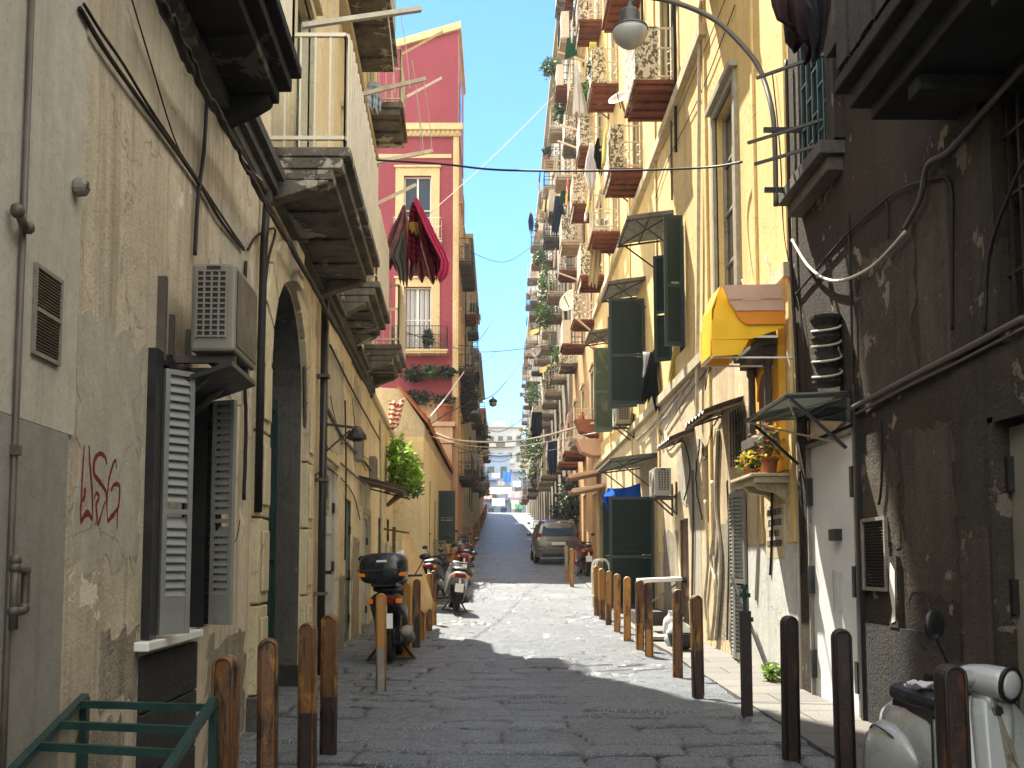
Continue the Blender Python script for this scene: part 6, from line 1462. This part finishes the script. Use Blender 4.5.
m = MB(); m.box(2.40,3.0,16.0,16.6,gz(16.3)+.05,gz(16.3)+.10); o = m.build('wooden_board', M['greypaint'], None, (2.7,16.3,gz(16.3))); tag(o, 'grey board lying flat by the jug', 'board')
m = MB(); m.bar((3.1,11.6,gz(11.6)+.05),(2.98,12.9,gz(12.9)+1.15),.03); o = m.build('leaning_stick', M['iron'], None, (3.1,11.6,gz(11.6))); tag(o, 'thin dark rod leaning on the worn wall above the weeds', 'rod')
# white frame by the far right bollards
t = thing('drying_rack', 'white metal rack standing beside the far planters', 'rack', (2.25,22.4,gz(22.4)))
m = MB(); z = gz(22.4)
for y in (22.0, 22.8): m.tube(smooth([Vector((2.12,y,z)),Vector((2.1,y,z+.9)),Vector((2.2,y,z+1.1)),Vector((2.4,y,z+.95)),Vector((2.45,y,z))]), .03, 6)
for zz_ in (.3,.85): m.bar((2.11,22.0,z+zz_),(2.11,22.8,z+zz_),.03)
m.build('tubes', M['white'], t)

# ------------------------------------------------------------------ washing and pots on the balconies of the sunlit houses
random.seed(77)
WC = [('white','whitecloth'),('cream','creamcloth'),('black','blackcloth'),('navy','navycloth'),('pale blue','bluecloth'),('yellow','yellowcloth'),('pink','pinkcloth'),('grey','greycloth'),('red','crimson')]
def washing(xf, a, b, z, o, where):
    s = a+.1
    while s < b-.2:
        w, h = rnd(.22,.5), rnd(.4,1.0)
        if random.random() < .7:
            cn_, cm = random.choice(WC); sd_ = rnd(0,9)
            m = MB(xf); m.grid(lambda u, v: (s+w*u+.03*math.sin(v*5+sd_)*v, o+.05+(.035*math.sin(u*13+sd_+v*2)+.05*v)*min(1,v*3), z-h*v+.03*math.sin(u*9+sd_)*v), 12, 8)
            ob = m.build('washing', M[cm], None, xf(s+w/2, o, z), smooth=True, solid=.006); tag(ob, '%s washing hung over a balcony rail of the %s' % (cn_, where), 'laundry', 'washing on the %s' % where)
        s += w+rnd(.04,.2)
def pots(xf, a, b, z, o, where):
    for _ in range(random.choice((1, 2, 2, 3))):
        s = rnd(a+.1, b-.1); c = xf(s, o, z)
        lm = random.choice(('leaf','leafdark','leaf','leafdry'))
        potplant('leafy pot plant on a balcony of the %s' % where, c, .13, .25, (.3,.3,rnd(.25,.55)), 90, .11, lm, name='balcony_plant', group='pot plants on the %s' % where)
def shade(xf, a, b, z, o, where):
    cn_, cm = random.choice((('green','greenawn'),('cream','creamcloth'),('orange','orangecloth')))
    m = MB(xf); m.grid(lambda u, v: (a+(b-a)*u, o*.02+o*1.05*v, z-.55*v-.10*math.sin(math.pi*v)+.02*math.sin(u*25)), 16, 6)
    ob = m.build('sun_blind', M[cm], None, xf((a+b)/2, 0, z), smooth=True, solid=.006); tag(ob, '%s cloth sun blind over a balcony of the %s' % (cn_, where), 'awning', 'sun blinds on the %s' % where)
for xf, cs, fs, pj, where, n in ((WR, (18.4,22.5,26.75,30.8), (10.42,14.5,18.6), .75, 'yellow house', .45), (wall_r(3.3), (35,38.9,42.8), (5.9,10.1,14.2,18.3,22.4,26.4), .85, 'orange house', .75),
        (wall_r(3.15), (47.4,51.2,55,58.8,62.4), (6.4,10.4,14.4,18.4,22.6), .85, 'tall grey house', .8), (wall_r(3.0), (66.4,70.4,74.4,78.4), (7.2,11.2,15.2,19.2), .9, 'pale stone house', .7),
        (wall_l(-1.78), (50.6,54.4,58.2,62.5), (6.3,10.3,14.2), .6, 'narrow far left house', .7)):
    for c in cs:
        for f in fs:
            r_ = random.random()
            if r_ < n*.5: washing(xf, c-.75, c+.75, f+1.0, pj, where)
            elif r_ < n*.8: pots(xf, c-.7, c+.7, f+.02, pj-.18, where)
            elif r_ < n: shade(xf, c-.75, c+.75, f+2.5, pj, where)
            if random.random() < .22: aircon('air conditioner on the front of the %s' % where, xf, c+1.0, c+1.7, .12, .46, f+.4, f+.95, M['acwhite'], grille_end=True, group='air conditioners on the %s' % where)
            if random.random() < .35:
                m = MB(xf); s_ = c+rnd(-1.6,-.9); m.tube([(s_,.05,f-1.5),(s_+rnd(-.1,.1),.05,f+.5),(s_+rnd(-.3,.3),.06,f+2.6)], .03, 5); ob = m.build('cable', M['cable'], None, xf(s_,.05,f)); tag(ob, 'dark cable running down the front of the %s' % where, 'cable', 'cables on the %s' % where)
# ------------------------------------------------------------------ two wheelers and the car (built facing +X at the origin, then placed)
def wheel(par, x, y, r, w, rimmat='alu', name='wheel'):
    m = MB(); m.lathe((x,y,r), [(r*.62,-w*.42),(r*.85,-w*.5),(r*.97,-w*.34),(r,0),(r*.97,w*.34),(r*.85,w*.5),(r*.62,w*.42),(r*.60,0),(r*.62,-w*.42)], 24, (0,1,0)); t = m.build('tyre', M['rubber'], par, smooth=True)
    m = MB(); m.lathe((x,y,r), [(.02,-w*.30),(r*.3,-w*.25),(r*.58,-w*.36),(r*.62,-w*.40),(r*.62,w*.40),(r*.58,w*.36),(r*.3,w*.25),(.02,w*.30)], 20, (0,1,0))
    m.build('rim', M[rimmat], t); return t
def sring(x, cy, cz, ry, rz, n=20, e=2.6, lean=0):
    P = []
    for i in range(n):
        g = 2*math.pi*i/n; c, s = math.cos(g), math.sin(g)
        P.append(Vector((x+lean*s*rz, cy+ry*math.copysign(abs(c)**(2/e), c), cz+rz*math.copysign(abs(s)**(2/e), s))))
    return P
def vespa(label, loc, rot):
    t = thing('parked_scooter', label, 'scooter', (0,0,0))
    wheel(t, -.60, 0, .225, .10); wheel(t, .62, 0, .225, .10)
    m = MB(); m.loft([sring(-.93,0,.58,.05,.06), sring(-.90,0,.60,.11,.13), sring(-.72,0,.61,.16,.17), sring(-.45,0,.60,.17,.19), sring(-.18,0,.56,.15,.20), sring(-.04,0,.47,.12,.16), sring(.03,0,.38,.12,.10), sring(.10,0,.30,.20,.045), sring(.34,0,.30,.22,.045), sring(.42,0,.33,.20,.06), sring(.44,0,.38,.16,.05)])
    m.build('body', M['vespa'], t, smooth=True)
    for sg in (-1, 1):
        m = MB(); m.loft([sring(x, sg*(.135+.03*k), cz-.03, .085*k+.01, rz*k+.01, 18, 2.4) for x, k, cz, rz in ((-.88,.12,.46,.19),(-.86,.45,.46,.205),(-.79,.8,.45,.215),(-.66,1,.45,.22),(-.48,1,.45,.215),(-.33,.85,.46,.195),(-.23,.55,.48,.165),(-.17,.15,.49,.11))])
        c = m.build('side_cowl', M['vespa'], t, smooth=True)
        m = MB(); m.tube([(-.80+.55*u, sg*(.255-.10*abs(u-.45)**1.6*2.2), ( .50+.12*math.sin(math.pi*(u*.9+.08))**.8)) for u in [i/14 for i in range(15)]], .006, 5); m.build('trim_line', M['plasticblack'], c)
    # leg shield
    def ls(u, v):
        y = (u-.5)*2; z = .30+.64*v; w = .255*(1-.12*max(0, (v-.7)/.3)**2*1.5-.25*max(0, (.22-v)/.22)**2)
        top = .05*y*y*max(0, v-.6)/.4
        return Vector((.47-.15*v-.10*y*y-.02*(1-v), y*w, z-top*2.0))
    m = MB(); m.grid(ls, 20, 16); l = m.build('leg_shield', M['vespa'], t, smooth=True, solid=.016)
    m = MB(); m.tube([ls(0, j/14) for j in range(15)]+[ls(i/14, 1) for i in range(1, 15)]+[ls(1, 1-j/14) for j in range(1, 15)], .011, 6); m.build('edge_trim', M['plasticblack'], l, smooth=True)
    m = MB(); m.loft([[Vector((x+.012,-w_,z)),Vector((x+.05,-w_*.6,z)),Vector((x+.05,w_*.6,z)),Vector((x+.012,w_,z)),Vector((x-.02,w_,z)),Vector((x-.02,-w_,z))] for x, z, w_ in ((.455,.36,.075),(.43,.5,.085),(.395,.66,.095),(.355,.84,.105),(.33,.915,.10))]); hc = m.build('horn_cover', M['vespa'], t, bevel=.012)
    m = MB(); m.lathe((.398,0,.865), [(.028,0),(.028,.012),(.02,.014)], 6, (1,0,.23)); m.build('badge', M['blackpaint'], hc)
    m = MB()
    for i in range(5): m.bar((.462-.012*i*.25,.09,.44+.028*i),(.43-.012*i*.25,.16,.44+.028*i),.012)
    m.build('air_slots', M['plasticblack'], l)
    # fender, headset
    m = MB(); m.grid(lambda u, v: Vector((.62+.27*math.cos(R(-20+200*u))*(1), (v-.5)*.2, .225+.30*math.sin(R(-8+190*u))*(1-.35*(2*v-1)**2))), 20, 10); m.build('front_fender', M['vespa'], t, smooth=True, solid=.012)
    m = MB(); m.bar((.60,0,.25),(.33,0,.98),.05); m.build('fork', M['greypaint'], t)
    m = MB(); m.loft([sring(.14,0,1.005,.03,.03,18,2), sring(.16,0,1.005,.07,.05,18,2), sring(.22,0,1.005,.09,.07,18,2), sring(.31,0,1.005,.10,.082,18,2), sring(.41,0,1.0,.095,.085,18,2), sring(.445,0,1.0,.088,.082,18,2)])
    m.loft([[Vector((.27+.05*math.cos(g), yy, 1.005+r_*math.sin(g))) for g in [2*math.pi*i/12 for i in range(12)]] for yy, r_ in ((-.24,.025),(-.16,.03),(-.06,.05),(.06,.05),(.16,.03),(.24,.025))])
    m.bar((.31,0,.95),(.33,0,.86),.10); hs = m.build('headset', M['vespa'], t, smooth=True)
    m = MB(); m.lathe((.446,0,1.0), [(.090,-.012),(.092,.006),(.078,.008),(.076,.002)], 22, (1,0,0)); m.build('headlight_rim', M['blackpaint'], hs)
    m = MB(); m.lathe((.446,0,1.0), [(.078,0),(.06,.014),(.03,.022),(.005,.024)], 20, (1,0,0)); m.build('headlight', M['lens'], hs, smooth=True)
    for sg in (-1, 1):
        m = MB(); m.cyl((.265,sg*.24,1.005),(.235,sg*.37,1.0),.019,.019,10); m.build('grip', M['plasticblack'], t)
        m = MB(); m.bar((.31,sg*.22,.995),(.33,sg*.36,.985),.010); m.build('brake_lever', M['alu'], t)
        if sg < 0:
            m = MB(); m.tube([(.26,sg*.19,1.02),(.24,sg*.26,1.13),(.22,sg*.30,1.21)], .007, 5); st = m.build('mirror_stem', M['plasticblack'], t)
            m = MB(); m.lathe((.22,sg*.31,1.265), [(.01,-.012),(.07,-.01),(.078,0),(.07,.014),(.03,.022)], 18, (1,0,0)); m.build('mirror', M['plasticblack'], st, smooth=True)
        m = MB(); m.box(.335,.375,sg*.235-.02,sg*.235+.02,.60,.68); m.build('turn_signal', M['orangelens'], t, bevel=.006)
    m = MB(); m.loft([sring(-.70,0,.82,.10,.045,18,3), sring(-.62,0,.825,.16,.06,18,3), sring(-.35,0,.82,.165,.06,18,3), sring(-.08,0,.82,.14,.055,18,3), sring(.0,0,.81,.08,.04,18,3)]); m.box(-.66,-.04,-.125,.125,.73,.80); m.build('saddle', M['seat'], t, smooth=False, bevel=.01)
    m = MB(); m.box(-.95,-.91,-.05,.05,.60,.68); m.build('tail_light', M['redlens'], t, bevel=.008)
    m = MB(); m.bar((-.1,.1,.3),(-.18,.22,.01),.025); m.build('kick_stand', M['greypaint'], t)
    m = MB(); m.bar((.34,-.24,.80),(.36,-.30,.80),.016); m.build('bag_hook', M['plasticblack'], t)
    piv = Vector((.36, 0, 0)); Q = Matrix.Rotation(R(32), 3, 'Z')
    for ch in t.children:
        nm = ch.name.split('.')[0]
        if nm in ('headset', 'grip', 'brake_lever', 'mirror_stem', 'fork', 'front_fender') or (nm == 'tyre' and ch.data.vertices[0].co.x > 0):
            ch.rotation_euler = (0, 0, R(32)); ch.location = piv - Q @ piv
    t.location = loc; t.rotation_euler = (R(-5), 0, rot); t.scale = (.93, .93, .93); return t
V = vespa('white retro scooter with a black saddle parked at the lower right', (2.24, 5.07, gz(5.1)-.02), math.atan2(-1.0, -.02))
sc_ = at_y(912, 683, 5.75)
m = MB(); m.grid(lambda u, v: Vector((2.24+.20*(u-.5), 5.33+.12*(v-.5), gz(5.3)+.823+.012*math.sin(u*14+v*5)+.010*math.sin(v*17))), 16, 10); o = m.build('white_rag', M['whitecloth'], None, (2.19,5.3,gz(5.3)+.88), smooth=True, solid=.006); tag(o, 'crumpled white rag lying on the scooter saddle', 'rag')
def scooter(label, loc, rot, bodymat, case=False, screen=False, basket=False, group='scooters parked along the left wall', lean=0):
    t = thing('parked_scooter', label, 'scooter', (0,0,0), group)
    wheel(t, -.66, 0, .28, .13, 'greypaint'); wheel(t, .66, 0, .28, .12, 'greypaint')
    m = MB(); m.loft([sring(-.98,0,.80,.05,.04), sring(-.94,0,.79,.13,.08), sring(-.75,0,.74,.19,.14), sring(-.4,0,.66,.21,.20), sring(-.1,0,.52,.20,.20), sring(.05,0,.42,.20,.12), sring(.3,0,.36,.22,.07), sring(.42,0,.45,.22,.12), sring(.48,0,.62,.24,.22), sring(.50,0,.78,.20,.22), sring(.46,0,.95,.13,.10)])
    m.build('body', M[bodymat], t, smooth=True)
    m = MB(); m.loft([sring(-.85,0,.90,.10,.03,16,3), sring(-.75,0,.92,.15,.05,16,3), sring(-.35,0,.92,.16,.06,16,3), sring(-.1,0,.85,.15,.06,16,3), sring(.0,0,.80,.10,.04,16,3)]); m.build('saddle', M['seat'], t, smooth=True)
    m = MB(); m.grid(lambda u, v: Vector((-.66-.33*math.cos(R(20+100*u)), (v-.5)*.17, .28+.34*math.sin(R(20+100*u)))), 12, 4); m.build('rear_fender', M['plasticblack'], t, smooth=True, solid=.012)
    m = MB(); m.grid(lambda u, v: Vector((.66+.32*math.cos(R(10+130*u)), (v-.5)*.17, .28+.32*math.sin(R(10+130*u)))), 12, 4); m.build('front_fender', M[bodymat], t, smooth=True, solid=.012)
    m = MB(); m.bar((.64,0,.3),(.45,0,.95),.06); m.bar((.43,-.34,1.06),(.43,.34,1.06),.03); m.bar((.45,0,.95),(.43,0,1.06),.05); m.build('handlebar', M['plasticblack'], t)
    m = MB(); m.ball((.50,0,1.0),(.11,.15,.11),12,8); hs = m.build('headset', M[bodymat], t, smooth=True)
    m = MB(); m.ball((.58,0,1.0),(.04,.09,.07),12,6); m.build('headlight', M['lens'], hs, smooth=True)
    for sg in (-1, 1):
        m = MB(); m.tube([(.43,sg*.25,1.07),(.44,sg*.32,1.2),(.43,sg*.36,1.27)], .008, 5); st = m.build('mirror_stem', M['plasticblack'], t)
        m = MB(); m.ball((.43,sg*.38,1.31),(.025,.075,.045),12,6); m.build('mirror', M['plasticblack'], st, smooth=True)
        m = MB(); m.bar((-.66,sg*.11,.28),(-.55,sg*.15,.72),.045); m.build('shock_absorber', M['blackpaint'], t)
        m = MB(); m.box(-.985,-.93,sg*.16-.035,sg*.16+.035,.74,.80); m.build('turn_signal', M['orangelens'], t, bevel=.01)
    m = MB(); m.box(-1.0,-.95,-.11,.11,.74,.83); m.build('tail_light', M['redlens'], t, bevel=.015)
    m = MB(); m.hexa([(-1.02,-.09,.44),(-1.0,-.09,.44),(-1.0,.09,.44),(-1.02,.09,.44)], [(-1.0,-.09,.62),(-.98,-.09,.62),(-.98,.09,.62),(-1.0,.09,.62)]); m.bar((-.98,0,.62),(-.92,0,.75),.05); m.build('number_plate', M['plate'], t)
    m = MB(); m.tube([(-.1,-.17,.2),(-.4,-.2,.24),(-.55,-.22,.28)], .03, 8); m.tube([(-.5,-.22,.27),(-.56,-.23,.29),(-.95,-.24,.40),(-.98,-.24,.41)], [.05,.075,.075,.05], 12); m.build('exhaust', M['greypaint'], t, smooth=True)
    m = MB(); m.box(-.62,-.05,-.13,.13,.2,.42); m.build('engine', M['plasticblack'], t, bevel=.03)
    m = MB(); m.bar((-.25,-.1,.25),(-.33,-.28,.0),.03); m.bar((-.25,.1,.25),(-.33,.28,.0),.03); m.bar((-.33,-.28,.015),(-.33,.28,.015),.03); m.build('centre_stand', M['plasticblack'], t)
    if case:
        m = MB(); m.loft([sring(x, 0, z, ry, rz, 24, 3.6) for x, z, ry, rz in ((-1.16,1.16,.17,.11),(-1.13,1.16,.24,.17),(-1.02,1.17,.27,.19),(-.85,1.17,.27,.19),(-.74,1.16,.24,.17),(-.70,1.15,.18,.12))]); tc = m.build('top_case', M['caseblack'], t, smooth=True)
        m = MB(); m.box(-1.172,-1.10,-.275,.275,1.145,1.16); m.build('seam', M['plasticblack'], tc)
        for sg in (-1, 1):
            m = MB(); m.box(-1.15,-1.05,sg*.215-.05,sg*.215+.05,1.07,1.12); m.build('reflector', M['orangelens'], tc, bevel=.01)
        m = MB(); m.box(-1.172,-1.15,-.055,.055,1.245,1.27); m.build('badge', M['plate'], tc)
        m = MB(); m.box(-1.0,-.65,-.14,.14,.95,.99); m.build('rack', M['plasticblack'], t)
    if screen:
        m = MB(); m.grid(lambda u, v: Vector((.55-.12*v, (u-.5)*.42*(1-.3*v), 1.02+.42*v)), 8, 8); m.build('windscreen', M['clear'], t, smooth=True, solid=.006)
    t.location = loc; t.rotation_euler = (lean, 0, rot); return t
MX = scooter('black maxi scooter with a black top case parked by the left wall', (-1.47, 14.0, gz(14)), R(90), 'plasticblack', True, lean=R(-2)); MX.scale = (1, 1.16, 1.06)
scooter('dark scooter with a pale rear side parked past the orange sheet', (-1.03, 22.1, gz(22.1)), R(97), 'creamscoot', lean=R(6))
scooter('scooter with a windscreen behind the dark one on the left', (-1.45, 24.6, gz(24.6)), R(80), 'plasticblack', screen=True, lean=R(-6))
scooter('dark red scooter parked among the left hand scooters', (-1.12, 28.4, gz(28.4)), R(95), 'redscoot', screen=True, lean=R(5))
scooter('grey scooter beside the dark red one', (-1.25, 31.6, gz(31.6)), R(85), 'creamscoot', lean=R(-5))
scooter('farthest black scooter of the left hand row', (-1.2, 36.0, gz(36)), R(92), 'plasticblack', screen=True)
scooter('black scooter standing between the grey car and the ochre bollards', (2.62, 31.5, gz(31.5)), R(95), 'redscoot', group='scooters parked on the right')
scooter('dark motor scooter parked beyond the grey car', (1.75, 46.5, gz(46.5)), R(92), 'plasticblack', screen=True, group='scooters parked on the right')
# car
def car(label, x, y):
    t = thing('parked_car', label, 'car', (0,0,0))
    def ring(yy, z0, zb, wb, zt, wt):
        h = [(wb*.90,z0),(wb*.985,z0+.10),(wb,(z0+zb)/2),(wb*.975,zb),(wt+(wb-wt)*.12,zt-.07),(wt*.93,zt-.012),(wt*.6,zt+.012)]
        return [Vector((a,yy,b)) for a, b in h]+[Vector((-a,yy,b)) for a, b in h[::-1]]
    m = MB(); m.loft([ring(-.02,.45,.80,.74,.86,.70), ring(.02,.34,.90,.82,.99,.76), ring(.07,.30,.97,.845,1.05,.75), ring(.20,.27,.98,.85,1.46,.66), ring(.34,.27,.98,.85,1.58,.62), ring(1.0,.27,.98,.855,1.64,.64), ring(2.0,.27,.98,.855,1.60,.64), ring(2.5,.27,.98,.85,1.42,.64), ring(3.15,.27,.97,.84,1.03,.74), ring(3.8,.3,.88,.80,.92,.70), ring(3.95,.4,.78,.70,.82,.60)])
    m.build('body', M['car'], t, smooth=True)
    m = MB(); m.hexa([(-.64,.055,1.06),(.64,.055,1.06),(.64,.10,1.06),(-.64,.10,1.06)], [(-.55,.205,1.47),(.55,.205,1.47),(.55,.25,1.47),(-.55,.25,1.47)]); m.build('rear_window', M['glassblue'], t, bevel=.01)
    m = MB(); m.bar((-.1,.06,1.08),(.25,.12,1.22),.018); m.build('wiper', M['plasticblack'], t)
    m = MB(); m.loft([[Vector((sx*w_,yy,z)) for sx, z in ((-1,.30),(1,.30),(1,.62),(-1,.62))] for yy, w_ in ((-.09,.66),(-.07,.78),(.10,.845))]); b = m.build('bumper', M['car'], t, bevel=.03)
    m = MB(); m.box(-.6,.6,-.10,-.06,.33,.42); m.build('dark_strip', M['plasticblack'], b)
    m = MB(); m.box(-.26,.26,-.025,.0,.74,.85); m.build('number_plate', M['plate'], t)
    for sg in (-1, 1):
        m = MB(); m.hexa([(sg*.62,-.01,.72),(sg*.83,.06,.72),(sg*.86,.14,.72),(sg*.64,.06,.72)], [(sg*.64,.07,1.18),(sg*.775,.12,1.18),(sg*.80,.2,1.18),(sg*.66,.14,1.18)]); m.build('tail_light', M['redlens'], t, bevel=.015)
        for a0, a1 in ((.38,1.25),(1.32,2.3)):
            m = MB(); m.hexa([(sg*.80,a0,1.02),(sg*.80,a1,1.02),(sg*.852,a1,1.02),(sg*.852,a0,1.02)], [(sg*.66,a0+.05,1.46),(sg*.66,a1-(.3 if a1 > 2 else .02),1.46),(sg*.715,a1-(.3 if a1 > 2 else .02),1.46),(sg*.715,a0+.05,1.46)]); m.build('side_window', M['glass'], t)
        m = MB(); m.ball((sg*.97,2.35,1.05),(.10,.06,.07),12,8); m.bar((sg*.84,2.35,1.02),(sg*.93,2.35,1.03),.03); m.build('mirror', M['car'], t, smooth=True)
        m = MB(); m.bar((sg*.60,.5,1.655),(sg*.60,2.0,1.64),.03); m.build('roof_rail', M['alu'], t)
        for yy in (.72, 3.2):
            m = MB(); m.lathe((sg*.76,yy,.31), [(.18,-.10),(.29,-.095),(.31,-.06),(.31,.06),(.29,.095),(.18,.10)], 20, (1,0,0)); w_ = m.build('wheel', M['rubber'], t, smooth=False)
            m = MB(); m.lathe((sg*.80,yy,.31), [(.02,sg*.07),(.12,sg*.06),(.19,sg*.07),(.19,-sg*.02)], 16, (1,0,0)); m.build('rim', M['alu'], w_)
    t.location = (x, y, gz(y+1.9)-.02*0); t.rotation_euler = (math.atan2(gz(y+3)-gz(y), 3), 0, R(1.5)); t.location.z = gz(y)-.0; return t
car('grey people carrier parked on the right, seen from behind', 2.17, 37.2)
# ------------------------------------------------------------------ the air
m, nt, b = newmat('thin_haze'); nt.nodes.remove(b)
pv_ = nd(nt, 'ShaderNodeVolumePrincipled', {'Color': (.80,.88,1.0,1), 'Density': HAZE, 'Anisotropy': .2})
nt.links.new(pv_.outputs[0], nt.nodes['Material Output'].inputs['Volume'])
hz = MB().box(-270, 270, -130, 430, -4.5, 36).build('haze', m); struct(hz, 'stuff')

# ------------------------------------------------------------------ every hinge, bracket and moulding its own part
def explode(names):
    for ob in [o for o in COL.objects if o.type == 'MESH' and o.parent and o.name.split('.')[0] in names]:
        me = ob.data; n = len(me.vertices); par = list(range(n))
        def find(i):
            while par[i] != i: par[i] = par[par[i]]; i = par[i]
            return i
        for e in me.edges:
            a, b = find(e.vertices[0]), find(e.vertices[1])
            if a != b: par[a] = b
        isl = {}
        for p in me.polygons: isl.setdefault(find(p.vertices[0]), []).append(p)
        if len(isl) < 2: continue
        for ps in list(isl.values()):
            vi = sorted({v for p in ps for v in p.vertices}); mp = {v: i for i, v in enumerate(vi)}
            nm = bpy.data.meshes.new(ob.name.split('.')[0]); nm.from_pydata([me.vertices[v].co[:] for v in vi], [], [[mp[v] for v in p.vertices] for p in ps]); nm.update()
            for mt in me.materials: nm.materials.append(mt)
            c = ob.copy(); c.data = nm; c.name = ob.name.split('.')[0]; COL.objects.link(c)
        bpy.data.objects.remove(ob)
explode({'hinge','bracket','string_course','pilaster','portal_plinth','portal_base','drying_bar','wall_bracket','clamp','pediment','column','door_surround'})
